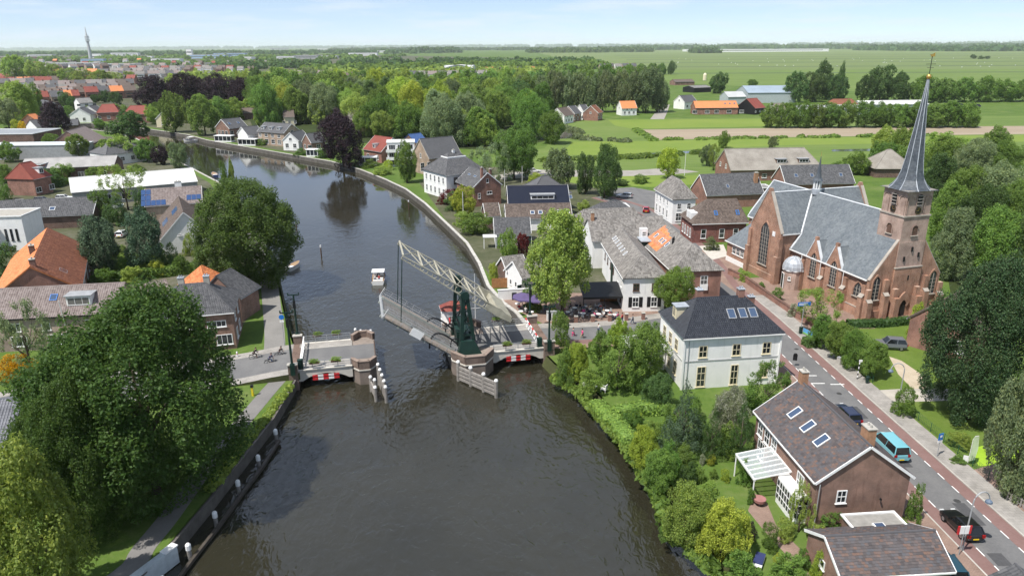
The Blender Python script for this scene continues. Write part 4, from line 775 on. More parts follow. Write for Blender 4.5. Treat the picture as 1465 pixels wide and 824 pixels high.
h = ridge_house('house', 'grey roofed white house right of the gabled quay house', (126, 152), (138, 150.5), 8.5, 5.5, 4.5, wall=WALLW, roof=T_DGREY, barge=WHITE); h.wins('R', (-3, 3), 1.2, 1.6, 1.8)
h = ridge_house('house', 'pale house with long white flank right of the far left wood', (55, 142), (76, 146), 9.5, 6.0, 6.0, wall=WALLW, roof=T_DGREY); h.wins('R', (-6, -2, 2, 6), 1.2, 2.0, 1.8); h.wins('R', (-6, -2, 2, 6), 3.8, 2.0, 1.4)
h = ridge_house('house', 'small orange roofed house behind the yellow shrub', (39, 164), (50, 162.5), 7.5, 5.0, 3.8, wall=BRK_RED, roof=T_ORANGE)
h = ridge_house('house', 'low house with grey roof and skylight beside the dark copper tree', (42, 172), (66, 170), 7.0, 5.5, 3.6, wall=WALLW, roof=T_DGREY); h.sky('R', 3, .4, 1.4, 1.4)
h = ridge_house('boat_house', 'dark blue grey roof by the water under the copper tree', (88, 171.5), (112, 170.5), 6.0, 6.0, 3.4, wall=BRK_DRK, roof=T_DGREY, cat='house')
h = ridge_house('house', 'cream gabled cottage between the two bend trees', (232, 160), (243, 157.5), 8.5, 4.5, 4.5, wall=CREAM, roof=T_BROWN, barge=WHITE); h.wins('A', (-1, 1), 1.2, 1, 1.4)
t = flat_block('shed', 'slate blue house corner at the left edge beside the chestnut', at(10, 640)[:2], rad(8), .1, .1, .1, BRK_DRK) if False else None
h = ridge_house('house', 'dark blue pantile roof at the left edge behind the chestnut', (-42, 574), (33, 568), 7.0, 5.2, 3.4, wall=BRK_DRK, roof=tilem('blue_pantiles', [(0.1, (0.10, 0.105, 0.125)), (0.9, (0.18, 0.185, 0.21))], 0.45), tile=(.30, .34, 'pan'), gutter=WHITE)
# ---- farm and houses across the pasture
h = ridge_house('barn', 'long brick barn with orange roof and white doors at the farm', (992, 145), (1053, 144.5), 8.0, 6.0, 4.2, wall=BRK_RED, roof=T_ORANGE, cat='barn'); h.wins('R', (-14, -6, 0, 8, 16), .8, 3.0, 2.0, 3, 1); h.skies('R', (6, 9, 12, 15), .6, w=1.2, l=1.2)
h = ridge_house('barn', 'black boarded barn with red tiled roof at the farm', (1068, 141.5), (1083, 140.5), 9.5, 7.5, 4.0, wall=BLACK, roof=T_RED, cat='barn'); h.wins('R', (-4, 0, 4), 1.4, 1.4, 1.2)
t = ridge_house('shed', 'huge grey farm shed with blue roof panels', (1062, 123), (1130, 122.5), 12.0, 14.0, 7.5, wall=plain('grey_cladding', (0.40, 0.44, 0.45), 0.6, 0.12), roof=plain('blue_grey_sheet', (0.27, 0.33, 0.39), 0.55, 0.15, 0.1), cat='shed')
t = ridge_house('shed', 'grey farm shed in front of the blue roofed shed', (1036, 131.5), (1062, 131), 8.5, 7.0, 5.0, wall=MATS['grey_cladding'], roof=plain('pale_sheet', (0.45, 0.46, 0.46), 0.6, 0.15, 0.1), cat='shed')
h = ridge_house('house', 'white gabled farmhouse with grey roof left of the orange barn', (972, 137), (990, 136), 9.0, 5.5, 4.8, wall=WALLW, roof=T_DGREY, barge=WHITE); h.wins('R', (-3, 3), 1.2, 1.6, 1.6); h.win('A', 0, 5, 1.2, 1.4)
h = ridge_house('house', 'white gabled house with grey roof right of the red roofed black barn', (1103, 148.5), (1122, 148), 9.0, 5.5, 4.5, wall=WALLW, roof=T_PURP, barge=WHITE); h.wins('A', (-2, 2), 1.2, 1.4, 1.6)
t = ridge_house('greenhouse', 'long low grey shed row behind the hedgerow trees', (1130, 151), (1240, 149.5), 6.0, 7.0, 4.0, wall=MATS['grey_cladding'], roof=MATS['pale_sheet'], cat='shed')
t = ridge_house('shed', 'long white roofed shed behind the spire', (1226, 144.5), (1320, 143.5), 6.0, 8.0, 4.0, wall=MATS['grey_cladding'], roof=T_WHITE, cat='shed')
h = ridge_house('barn', 'barn with reddish hipped roof among the farm trees', (1192, 142), (1218, 141.5), 8.0, 6.0, 4.0, 3, 3, wall=BRK_RED, roof=T_RUST, cat='barn')
t = ridge_house('shed', 'low brown shed left of the white farmhouse', (962, 114), (990, 113.5), 6.0, 7.0, 3.6, wall=BRK_BRN, roof=T_BROWN, cat='shed')
t = ridge_house('shed', 'flat dark open shed behind the white farmhouse', (985, 123), (1010, 122), 6.0, 8.0, 4.4, wall=BLACK, roof=T_FLAT, cat='shed')
t = thing('silo', 'cream feed silo beside the farm sheds', 'silo', at(1008, 115.5)); MB().lathe([(2.2, 0), (2.2, 7), (1.2, 8.5), (.2, 9)], 12).build('tank', CREAM, t); MB().lathe([(2.3, 0), (2.3, .6)], 12).build('base', CONC, t)
for i, (a, b, m, r, lb) in enumerate([((770, 150), (782, 149), WALLW, T_DGREY, 'white house with black roof at the left end of the lane row'), ((797, 155), (811, 153), WALLW, T_BROWN, 'house with brown roof and white front second in the lane row'), ((813, 152), (823, 151), BRK_BRN, T_DGREY, 'dark hipped house in the middle of the lane row'), ((829, 150), (838, 149.5), WALLW, T_DGREY, 'narrow white gabled house in the lane row'), ((845, 151.5), (852, 150), BRK_RED, T_RUST, 'orange gabled house in the lane row'), ((886, 145), (908, 144.5), WALLW, T_ORANGE, 'house with bright orange roof at the right end of the lane row')]):
    h = ridge_house('lane_house', lb, a, b, 8.6, 5.0, 4.4, wall=m, roof=r, barge=WHITE, group='houses in the lane row across the pasture'); h.wins('R', (-3, 0, 3), 1.0, 1.4, 1.6); h.wins('R', (-1.5, 1.5), 3.2, 1.0, 1.0); h.win('A', 0, 4, 1.2, 1.2)
for px, py, w_, lb in ((322, 203, 9, 'white glazed veranda of the gabled house at the river bend'), (356, 208, 9, 'white glazed veranda left of the tan brick terrace'), (452, 224, 7, 'white glazed bay beside the large copper beech')):
    t = thing('glazed_veranda', lb, 'veranda', at(px, py), rad(-12), 'white verandas of the river houses'); MB().box(-w_ / 2, w_ / 2, -1.8, 1.8, 2.7, 3.0).build('flat_roof', WHITE, t); MB().box(-w_ / 2 + .2, w_ / 2 - .2, -1.6, 1.6, 0, .6).build('base_wall', WHITE, t); MB().box(-w_ / 2 + .3, w_ / 2 - .3, -1.5, 1.5, .6, 2.7).build('pane', GLASS, t)
    for k in range(5): MB().box(-w_ / 2 + .3 + k * (w_ - .6) / 4 - .09, -w_ / 2 + .3 + k * (w_ - .6) / 4 + .09, -1.62, -1.48, .6, 2.7).build('post', WHITE, t)
# ================================================================== THE CHURCH (frame: x east along the nave from the west front, y towards the street side)
def arch_pts(w, h, n=5, pointed=True):
    """outline of a pointed window, base centre at origin"""
    pts = [(-w / 2, 0), (w / 2, 0)]; hs = h - w * .85
    for i in range(n + 1):
        a = (i / n) * rad(60) if pointed else (i / n) * rad(90)
        pts.append((w / 2 - w + w * math.cos(a), hs + w * math.sin(a)) if pointed else (w / 2 * math.cos(a), hs + w / 2 * math.sin(a)))
    for i in range(n - 1, -1, -1):
        a = (i / n) * rad(60) if pointed else (i / n) * rad(90)
        pts.append((-(w / 2 - w + w * math.cos(a)), hs + w * math.sin(a)) if pointed else (-w / 2 * math.cos(a), hs + w / 2 * math.sin(a)))
    return pts
CHGLASS = plain('leaded_glass', (0.045, 0.05, 0.055), 0.25, 0.4, 4.0, spec=0.5)
STONE = plain('pale_sandstone', (0.38, 0.34, 0.295), 0.85, 0.2, 1.0)
def church_window(parent, loc, rz, w, h, nm=3, nb=5, ring=.22, frame=None):
    pts = arch_pts(w, h); k = len(pts); out = arch_pts(w + 2 * ring, h + ring * 1.5); g = MB()
    # brick surround standing proud, glass set back behind it
    for i in range(1, k):
        j = (i + 1) % k
        a, b, c, d = pts[i], pts[j], out[j], out[i]
        if j == 0: continue
        g.add([(a[0], .14, a[1]), (b[0], .14, b[1]), (c[0], .14, c[1] - .0), (d[0], .14, d[1]), (a[0], -.1, a[1]), (b[0], -.1, b[1]), (c[0], -.05, c[1]), (d[0], -.05, d[1])], [(3, 2, 1, 0), (0, 1, 5, 4), (2, 3, 7, 6)])
    a, b, c, d = pts[0], pts[k - 1], out[k - 1], out[0]
    g.add([(a[0], .14, a[1]), (b[0], .14, b[1]), (c[0], .14, c[1]), (d[0], .14, d[1]), (a[0], -.1, a[1]), (b[0], -.1, b[1]), (c[0], -.05, c[1]), (d[0], -.05, d[1])], [(0, 1, 2, 3), (4, 5, 1, 0), (6, 7, 3, 2)])
    o = g.build('window', frame or BRK_CH, parent); o.location = loc; o.rotation_euler = (0, 0, rz)
    p = MB().poly([(x, .035, z) for x, z in pts][::-1]).build('pane', CHGLASS, o)
    m = MB(); hs = h - w * .85
    for i in range(1, nm): x = -w / 2 + w * i / nm; m.box(x - .045, x + .045, .03, .09, 0, hs + w * .55)
    for i in range(1, nb): z = h * .8 * i / nb; m.box(-w / 2, w / 2, .03, .07, z - .02, z + .02)
    m.build('tracery', STONE if w < 9 else STONE, o)
    MB().box(-w / 2 - ring, w / 2 + ring, -.05, .24, -.16, -.01).build('sill', STONE, o); return o
CH = thing('church', 'brick church with slate roofs, pointed windows and tall slate spire', 'church', (63.05, 108.56, 0), rad(106.0))
hw, ze, zr, un, u2, vt, zet, zrt = 6.95, 6.6, 16.0, 19.54, 28.57, 9.15, 9.4, 16.2
wy = hw - .35
# nave walls, west gable split around the tower
g = MB().box(.3, un, -wy, wy, -.3, 6.75); g.build('nave_wall', BRK_CH, CH)
zg = ze + (zr - ze) / hw * .35
g = MB(); prof = [(-wy - .25, -.3), (wy + .25, -.3), (wy + .25, 6.7), (.0, 16.0), (-wy - .25, 6.7)]
g.add([(-.3, y, z) for y, z in prof] + [(.32, y, z) for y, z in prof], [(4, 3, 2, 1, 0), (5, 6, 7, 8, 9)] + [(i, (i + 1) % 5, (i + 1) % 5 + 5, i + 5) for i in range(5)])
g.build('west_gable', BRK_CH, CH)
for sy in (1, -1):
    MB().beam((-.02, sy * (wy + .35), 6.62), (-.02, sy * .1, 16.1), .5, .14).build('gable_coping', STONE, CH)
# roofs: nave, choir, transept
def roof_part(name, polys, tw=.32, th=.3):
    g = MB()
    for q in polys: g.slab(q, .16)
    o = g.build(name, T_CHSL, CH); tag(tile_cover(polys, tw, th, 'flat').build('slate_covering', T_CHSL, o), kind='stuff'); return o
nr = roof_part('nave_roof', [[(24.0, hw, ze), (.33, hw, ze), (.33, 0, zr), (24.0, 0, zr)][::1], [(.33, -hw, ze), (24.0, -hw, ze), (24.0, 0, zr), (.33, 0, zr)]])
cw, cz, ue = 5.1, 9.0, 35.9
ce_ = [(36.0, cw), (39.3, cw * .45), (39.3, -cw * .45), (36.0, -cw)]
cpolys = [[(36.0, cw, cz), (22.0, cw, cz), (22.0, 0, zr - .05), (ue, 0, zr - .05)], [(22.0, -cw, cz), (36.0, -cw, cz), (ue, 0, zr - .05), (22.0, 0, zr - .05)]]
for i in range(3): a, b = ce_[i + 1], ce_[i]; cpolys.append([(a[0], a[1], cz), (b[0], b[1], cz), (ue, 0, zr - .05)])
roof_part('choir_roof', cpolys)
g = MB().prism([(28, cw - .35), (35.8, cw - .35), (38.9, (cw - .35) * .45), (38.9, -(cw - .35) * .45), (35.8, -cw + .35), (28, -cw + .35)], -.3, 9.05); g.build('choir_wall', BRK_CH, CH)
g = MB()
for i in range(3):
    a, b = ce_[i], ce_[i + 1]; g.beam((a[0], a[1], cz - .12), (b[0], b[1], cz - .12), .2, .24)
g.beam((28.6, cw, cz - .12), (36, cw, cz - .12), .2, .24); g.build('gutter', WHITE, CH)
um = (un + u2) / 2; tp = []
tp.append([(un - .1, 0, zet), (un - .1, vt - .2, zet), (um, vt - .2, zrt), (um, 0, zrt)][::1])
tp = [[(un - .1, -10.4, zet), (un - .1, vt - .2, zet), (um, vt - .2, zrt), (um, -10.4, zrt)], [(u2 + .1, vt - .2, zet), (u2 + .1, -10.4, zet), (um, -10.4, zrt), (um, vt - .2, zrt)]]
tp = [[q[1], q[0], q[3], q[2]] if (Vector(q[1]) - Vector(q[0])).cross(Vector(q[2]) - Vector(q[0])).z < 0 else q for q in tp]
roof_part('transept_roof', tp)
MB().box(un + .2, u2 - .2, -10.3, vt - .3, -.3, zet - .05).build('transept_wall', BRK_CH, CH)
for yy, nm in ((vt, 'transept_gable'), (-10.5, 'transept_gable')):
    g = MB(); pr = [(un - .1, -.3), (u2 + .1, -.3), (u2 + .1, zet + .1), (um + .55, zrt + .2), (um + .3, zrt + .9), (um - .3, zrt + .9), (um - .55, zrt + .2), (un - .1, zet + .1)]; k = len(pr)
    g.add([(x, yy - .35, z) for x, z in pr] + [(x, yy + .1, z) for x, z in pr], [tuple(range(k)), tuple(range(2 * k - 1, k - 1, -1))] + [(i, i + k, (i + 1) % k + k, (i + 1) % k) for i in range(k)])
    q = g.build(nm, BRK_CH, CH)
    g = MB(); 
    for sx in (1, -1): g.beam((um + sx * (u2 - un + .3) / 2, yy - .12, zet + .12), (um + sx * .5, yy - .12, zrt + .32), .62, .16)
    g.build('gable_coping', STONE, q)
    # stepped buttress shoulders at the gable corners
    for sx in (un + .1, u2 - .1): MB().box(sx - .5, sx + .5, yy - .3 if yy > 0 else yy - .7, yy + .8 if yy > 0 else yy + .3, -.3, 5.2).box(sx - .4, sx + .4, yy - .3 if yy > 0 else yy - .4, yy + .45 if yy > 0 else yy + .3, 5.2, 8.6).build('buttress', BRK_CH, CH)
church_window(CH, (um - .45 + .4, vt + .1, 2.6), 0, 2.7, 8.1, 4, 9)
MB().box(un - .3, u2 + .3, vt + .1, vt + .3, -.2, 1.3).build('plinth', BRK_CH, CH)
MB().box(um - 2.9, um - 2.1, vt + .1, vt + .14, 8.6, 9.5).build('notice_panel', WHITE, CH)
# lead ridges and valley strips, pale
g = MB().tube([(.4, 0, zr + .06), (22, 0, zr + .06)], .13, 6).tube([(um, vt - .4, zrt + .05), (um, -10.2, zrt + .05)], .13, 6).tube([(um, 0, zr + .02), (ue, 0, zr + .02)], .13, 6)
for x, y in ce_: g.tube([(ue, 0, zr), (x, y, cz + .06)], .1, 6)
g.tube([(un - .1, hw * .72, zet + .06), (um - .3, .2, zr + .06)], .16, 6); g.tube([(un - .25, hw, ze + .15), (un - .15, hw * .70, zet)], .16, 6)
g.build('ridge_lead', plain('pale_lead', (0.62, 0.64, 0.66), 0.5, 0.15), CH)
MB().box(.2, un, hw - .02, hw + .16, ze - .2, ze + .0).build('gutter', WHITE, CH)
MB().box(un - .22, un - .02, hw * .75, vt - .2, zet - .2, zet).build('gutter', WHITE, CH)
# nave bays on the street side: two gabled windows, one low window, buttresses
for gx, hgt in ((13.0, 10.1), (7.9, 10.3)):
    w2 = 1.95; g = MB(); pr = [(gx - w2, -.3), (gx + w2, -.3), (gx + w2, 6.5), (gx + .3, hgt - .35), (gx + .3, hgt + .35), (gx - .3, hgt + .35), (gx - .3, hgt - .35), (gx - w2, 6.5)]; k = len(pr); y0, y1 = wy - .1, wy + .35
    g.add([(x, y0, z) for x, z in pr] + [(x, y1, z) for x, z in pr], [tuple(range(k)), tuple(range(2 * k - 1, k - 1, -1))] + [(i, i + k, (i + 1) % k + k, (i + 1) % k) for i in range(k)])
    q = g.build('bay_gable', BRK_CH, CH)
    # little saddle roof running back into the nave roof
    back = lambda z: hw * (zr - z) / (zr - ze)
    ps = [[(gx + w2, y1 - .3, 6.4), (gx + w2, back(6.4) - .2, 6.5), (gx, back(hgt) - .3, hgt - .25), (gx, y1 - .3, hgt - .25)], [(gx - w2, back(6.4) - .2, 6.5), (gx - w2, y1 - .3, 6.4), (gx, y1 - .3, hgt - .25), (gx, back(hgt) - .3, hgt - .25)]]
    ps = [p if (Vector(p[1]) - Vector(p[0])).cross(Vector(p[2]) - Vector(p[0])).z > 0 else [p[1], p[0], p[3], p[2]] for p in ps]
    gg = MB()
    for p in ps: gg.slab(p, .08)
    gg.build('bay_roof', T_CHSL, CH)
    g = MB()
    for sx in (1, -1): g.beam((gx + sx * (w2 + .05), y1 - .2, 6.5), (gx + sx * .28, y1 - .2, hgt - .25), .5, .14); g.tube([(gx + sx * w2, wy - .1, 6.55), (gx, back(hgt) - .35, hgt - .1)], .12, 6)
    g.build('gable_coping', plain('pale_lead', (0.62, 0.64, 0.66)), q)
    church_window(CH, (gx - .2, y1 + .0, 3.2), 0, 1.55, 4.4, 3, 6)
church_window(CH, (2.1, wy, 3.2), 0, 1.9, 2.4, 3, 3)
for bx in (.6, 4.9, 10.4, 15.6): MB().box(bx - .45, bx + .45, wy, wy + .95, -.3, 3.6).box(bx - .38, bx + .38, wy, wy + .5, 3.6, 5.6).build('buttress', BRK_CH, CH); MB().slab([(bx - .48, wy + .98, 3.6), (bx - .48, wy + .45, 4.15), (bx + .48, wy + .45, 4.15), (bx + .48, wy + .98, 3.6)][::-1], .1).build('buttress_cap', STONE, CH)
MB().box(-.4, un, wy, wy + .2, -.2, 1.4).build('plinth', BRK_CH, CH); MB().box(-.4, un, wy, wy + .24, 1.4, 1.52).build('string_course', STONE, CH)
for bx in (4.6, 10.2, 15.2): MB().tube([(bx + .75, hw + .1, .2), (bx + .75, hw + .1, ze - .1)], .06, 6).build('downpipe', WHITE, CH)
# west front: buttresses and windows
for y_, z_ in ((7.0, 5.2), (3.9, 6.6), (-3.9, 6.6), (-7.0, 5.2)): MB().box(-1.25, -.2, y_ - .45, y_ + .45, -.3, z_ * .62).box(-.8, -.2, y_ - .38, y_ + .38, z_ * .62, z_).build('buttress', BRK_CH, CH); MB().slab([(-1.28, y_ + .48, z_ * .62), (-1.28, y_ - .48, z_ * .62), (-.72, y_ - .48, z_ * .62 + .5), (-.72, y_ + .48, z_ * .62 + .5)], .1).build('buttress_cap', STONE, CH)
for y_ in (5.55, -5.55): church_window(CH, (-.3, y_, 3.3), rad(90), 1.35, 3.9, 2, 5)
MB().box(-.55, -.28, -wy - .3, wy + .3, -.2, 1.4).build('plinth', BRK_CH, CH)
# tower
TW = thing_part = None
tw, uf = 2.5, -.44; x0, x1 = uf, uf + 2 * tw
MB().box(x0 - .15, x1, -tw - .1, tw + .1, -.3, 8.3).build('tower_base', BRK_CH, CH)
MB().box(x0, x1, -tw, tw, 8.3, 12.5).build('tower_shaft', BRK_TW, CH)
MB().box(x0 + .04, x1 - .04, -tw + .04, tw - .04, 12.5, 16.6).build('tower_shaft', BRK_TW, CH)
MB().box(x0 + .1, x1 - .1, -tw + .1, tw - .1, 16.6, 20.63).build('belfry', BRK_TW, CH)
MB().box(x0 - .22, x1 + .05, -tw - .18, tw + .18, 8.25, 8.42).build('string_course', STONE, CH)
MB().box(x0 - .1, x1 + .1, -tw - .1, tw + .1, 16.5, 16.72).build('string_course', STONE, CH)
for sy in (1, -1): MB().box(x0 - 1.3, x0 + .3, sy * (tw - .35) - .5, sy * (tw - .35) + .5, -.3, 3.6).box(x0 - .7, x0 + .3, sy * (tw - .35) - .42, sy * (tw - .35) + .42, 3.6, 5.0).build('buttress', BRK_CH, CH)
def tower_face(fx):
    """niches, belfry louvres, clock and lancet on one tower side; fx(a, d, z) -> point, a along the face, d outward"""
    def blk(a0, a1, d0, d1, z0, z1, nm, m):
        p = [fx(a, d, z) for z in (z0, z1) for a, d in ((a0, d0), (a1, d0), (a1, d1), (a0, d1))]; o = MB().add(p, [(3, 2, 1, 0), (4, 5, 6, 7), (0, 1, 5, 4), (1, 2, 6, 5), (2, 3, 7, 6), (3, 0, 4, 7)]).build(nm, m, CH); return o
    for a in (-1.62, 0.0, 1.62):
        pts = arch_pts(1.05 if a else 1.0, 3.1, 4, False); z0 = 17.0
        if a: 
            ring = arch_pts(1.25, 3.25, 4, False)
            g = MB()
            for i in range(1, len(pts) - 1): g.add([fx(a + pts[i][0], .10, z0 + pts[i][1]), fx(a + pts[i + 1][0], .10, z0 + pts[i + 1][1]), fx(a + ring[i + 1][0], .10, z0 + ring[i + 1][1]), fx(a + ring[i][0], .10, z0 + ring[i][1]), fx(a + pts[i][0], -.02, z0 + pts[i][1]), fx(a + pts[i + 1][0], -.02, z0 + pts[i + 1][1])], [(0, 1, 2, 3), (0, 4, 5, 1)])
            g.build('blind_arch', BRK_TW, CH)
        else:
            pts = arch_pts(1.05, 2.3, 4, False); z0 = 18.1
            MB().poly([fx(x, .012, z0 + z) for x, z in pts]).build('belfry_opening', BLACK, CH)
            for k in range(4): blk(-.5, .5, .02, .3, z0 + .15 + k * .5, z0 + .27 + k * .5, 'louvre', WOOD)
            ring = arch_pts(1.35, 2.5, 4, False); g = MB()
            for i in range(1, len(pts) - 1): g.add([fx(pts[i][0], .10, z0 + pts[i][1]), fx(pts[i + 1][0], .10, z0 + pts[i + 1][1]), fx(ring[i + 1][0], .10, z0 + ring[i + 1][1]), fx(ring[i][0], .10, z0 + ring[i][1]), fx(pts[i][0], 0, z0 + pts[i][1]), fx(pts[i + 1][0], 0, z0 + pts[i + 1][1])], [(0, 1, 2, 3), (0, 4, 5, 1)])
            g.build('arch_surround', BRK_TW, CH)
    n = 16; g = MB().add([fx(.55 * math.cos(2 * math.pi * k / n), .02, 17.45 + .55 * math.sin(2 * math.pi * k / n)) for k in range(n)] + [fx(.55 * math.cos(2 * math.pi * k / n), .12, 17.45 + .55 * math.sin(2 * math.pi * k / n)) for k in range(n)], [tuple(range(n, 2 * n)), tuple(range(n))] + [(k, (k + 1) % n, (k + 1) % n + n, k + n) for k in range(n)])
    c = g.build('clock_face', BLACK, CH); GOLD = plain('gilding', (0.7, 0.42, 0.12), 0.35, 0.1, metal=0.8); g = MB()
    for k in range(12): a = 2 * math.pi * k / 12; g.add([fx(r * math.cos(a + s), .13, 17.45 + r * math.sin(a + s)) for r, s in ((.4, -.06), (.4, .06), (.52, .06), (.52, -.06))], [(0, 1, 2, 3)])
    g.add([fx(x, .135, 17.45 + z) for x, z in ((-.03, 0), (.03, 0), (.03, .42), (-.03, .42))], [(0, 1, 2, 3)]); g.add([fx(x, .14, 17.45 + z) for x, z in ((0, -.03), (.3, -.03), (.3, .03), (0, .03))], [(0, 1, 2, 3)])
    g.build('numeral_ring', GOLD, c)
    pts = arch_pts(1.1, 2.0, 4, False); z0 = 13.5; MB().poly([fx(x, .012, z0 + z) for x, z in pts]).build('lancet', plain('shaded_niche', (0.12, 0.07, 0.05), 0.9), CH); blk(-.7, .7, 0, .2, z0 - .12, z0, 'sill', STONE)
    ring = arch_pts(1.4, 2.25, 4, False); g = MB()
    for i in range(1, len(pts) - 1): g.add([fx(pts[i][0], .12, z0 + pts[i][1]), fx(pts[i + 1][0], .12, z0 + pts[i + 1][1]), fx(ring[i + 1][0], .12, z0 + ring[i + 1][1]), fx(ring[i][0], .12, z0 + ring[i][1]), fx(pts[i][0], 0, z0 + pts[i][1]), fx(pts[i + 1][0], 0, z0 + pts[i + 1][1])], [(0, 1, 2, 3), (0, 4, 5, 1)])
    g.build('arch_surround', BRK_TW, CH)
xm = uf + tw
tower_face(lambda a, d, z: (x0 + .02 - d + (.06 if z > 16.6 else 0), a, z)); tower_face(lambda a, d, z: (xm - a, tw - .02 + d - (.06 if z > 16.6 else 0), z))
tower_face(lambda a, d, z: (xm + a, -tw + .02 - d + (.06 if z > 16.6 else 0), z))
for z_, a_ in ((10.9, -.1), (6.2, -.2), (9.4, 1.2), (9.9, -1.5)): MB().box(x0 - .19, x0 + .1, a_ - .12, a_ + .12, z_, z_ + .75).build('slit', BLACK, CH)
pts = arch_pts(1.35, 2.9, 4, True); pts2 = arch_pts(2.2, 4.2, 4, True)
MB().poly([(x0 - .165, a, z + .1) for a, z in pts]).build('door', plain('black_door', (0.02, 0.018, 0.016), 0.7), CH)
g = MB()
for i in range(1, len(pts) - 1):
    a, b, c, d = pts[i], pts[i + 1], pts2[i + 1], pts2[i]; g.add([(x0 - .4, a[0], a[1]), (x0 - .4, b[0], b[1]), (x0 - .4, c[0], c[1]), (x0 - .4, d[0], d[1]), (x0 - .15, a[0], a[1]), (x0 - .15, b[0], b[1]), (x0 - .15, c[0], c[1]), (x0 - .15, d[0], d[1])], [(0, 1, 2, 3), (0, 4, 5, 1), (3, 2, 6, 7)])
g.build('door_surround', BRK_CH, CH)
# spire: square flared foot passing into a tall octagon
def ring8(r, sq, z):
    out = []
    for k in range(8):
        a = rad(22.5 + 45 * k); ox, oy = r * math.cos(a), r * math.sin(a); m = max(abs(ox), abs(oy)) / r
        sxq, syq = (math.copysign(r, ox), math.copysign(r, oy)); e = .38
        px_ = sxq if abs(ox) > abs(oy) else sxq * e; py_ = syq if abs(oy) > abs(ox) else syq * e
        out.append((xm + ox * (1 - sq) + px_ * sq, oy * (1 - sq) + py_ * sq, z))
    return out
levels = [(2.95, 1.0, 20.55), (2.45, .75, 21.1), (1.95, .35, 22.0), (1.62, .1, 23.2), (1.4, 0, 24.6), (.95, 0, 28.5), (.5, 0, 32.7), (.12, 0, 37.0)]
corner = [(xm + sx * 2.95, sy * 2.95) for sx in (1, -1) for sy in (1, -1)]
MB().box(xm - 2.72, xm + 2.72, -2.72, 2.72, 20.5, 20.64).build('eaves_board', WOOD, CH)
rings = [ring8(*l) for l in levels]; vs = [p for r in rings for p in r]; fs = []
for i in range(len(rings) - 1):
    for k in range(8): fs.append((i * 8 + k, i * 8 + (k + 1) % 8, i * 8 + 8 + (k + 1) % 8, i * 8 + 8 + k))
# square out the first ring corners
sp = MB().add(vs, fs); sp.f.append(tuple(range(len(vs) - 8, len(vs)))); sp.m.append(0)
for k in (0, 2, 4, 6):
    a, b = rings[0][k], rings[0][(k + 1) % 8]; c, d = rings[1][k], rings[1][(k + 1) % 8]
    cx_ = xm + math.copysign(2.95, a[0] - xm); cy_ = math.copysign(2.95, a[1]); sp.add([a, (cx_, cy_, 20.55), b], [(0, 1, 2)])
S_ = sp.build('spire', T_CHDK, CH)
tl = []
for i in range(len(rings) - 1):
    for k in range(8):
        a, b, c, d = rings[i][k], rings[i][(k + 1) % 8], rings[i + 1][(k + 1) % 8], rings[i + 1][k]
        if (Vector(b) - Vector(a)).length > .2: tl.append([a, b, c, d])
tag(tile_cover(tl, .3, .28, 'flat').build('slate_covering', T_CHDK, S_), kind='stuff')
g = MB()
for k in range(8): g.tube([rings[i][k] for i in range(len(rings))], [.07] * len(rings), 5)
g.build('hip_lead', LEAD, S_)
GOLD = MATS['gilding']
MB().tube([(xm, 0, 36.9), (xm, 0, 40.2)], .05, 6).tube([(xm, -.9, 39.1), (xm, .9, 39.1)], .035, 5).tube([(xm - .6, 0, 38.6), (xm + .6, 0, 38.6)], .03, 5).build('cross_rod', BLACK, S_)
MB().lathe([(.05, 36.9), (.3, 37.05), (.36, 37.3), (.28, 37.55), (.05, 37.7)], 12, (xm, 0)).build('gilded_ball', GOLD, S_, True)
MB().add([(xm, -.5, 40.2), (xm, .1, 40.1), (xm, .45, 40.5), (xm, .2, 40.45), (xm, -.1, 40.55), (xm, -.45, 40.75), (xm + .04, -.5, 40.2), (xm + .04, .1, 40.1), (xm + .04, .45, 40.5), (xm + .04, .2, 40.45), (xm + .04, -.1, 40.55), (xm + .04, -.45, 40.75)], [(0, 1, 2, 3, 4, 5), (11, 10, 9, 8, 7, 6)]).build('weathercock', GOLD, S_)
# fleche over the crossing
fx_, r0 = 23.0, .75
MB().lathe([(r0 + .1, 15.6), (r0 + .1, 16.6), (r0 - .1, 16.7)], 8, (fx_, 0)).build('turret_foot', LEAD, CH)
g = MB()
for k in range(8): a = rad(45 * k); g.beam((fx_ + .58 * math.cos(a), .58 * math.sin(a), 16.6), (fx_ + .58 * math.cos(a), .58 * math.sin(a), 18.2), .17)
g.build('turret_arcade', WHITE, CH); MB().lathe([(.4, 16.6), (.4, 18.2)], 8, (fx_, 0)).build('turret_core', GREY, CH)
MB().lathe([(.95, 18.15), (.62, 18.6), (.4, 19.4), (.2, 21.0), (.03, 22.6)], 8, (fx_, 0)).build('turret_spire', T_CHDK, CH); MB().tube([(fx_, 0, 22.4), (fx_, 0, 23.4)], .03, 5).build('turret_rod', GOLD, CH)
# sacristy in the corner of transept and choir
sx0, sx1, sy0, sy1 = 28.6, 36.0, 4.6, 9.3
MB().box(sx0, sx1, sy0, sy1, -.3, 4.1).build('sacristy_wall', BRK_CH, CH)
spol = [[(sx1 + .25, sy1 + .3, 4.1), (sx0, sy1 + .3, 4.1), (sx0, sy0 + .3, 8.4), (sx1 - 2.2, sy0 + .3, 8.4)], [(sx1 + .25, sy0, 4.1), (sx1 + .25, sy1 + .3, 4.1), (sx1 - 2.2, sy0 + .3, 8.4)]]
roof_part('sacristy_roof', spol); MB().box(sx0, sx1 + .4, sy1 + .28, sy1 + .44, 3.95, 4.12).build('gutter', WHITE, CH)
for p in (30.6, 32.0, 33.4): put_window(CH, (p, sy1, 2.0), 0, 1.15, 1.5, 2, 2)
MB().box(sx0, sx1, sy1, sy1 + .08, -.1, 1.0).build('sacristy_plinth', WHITE, CH)
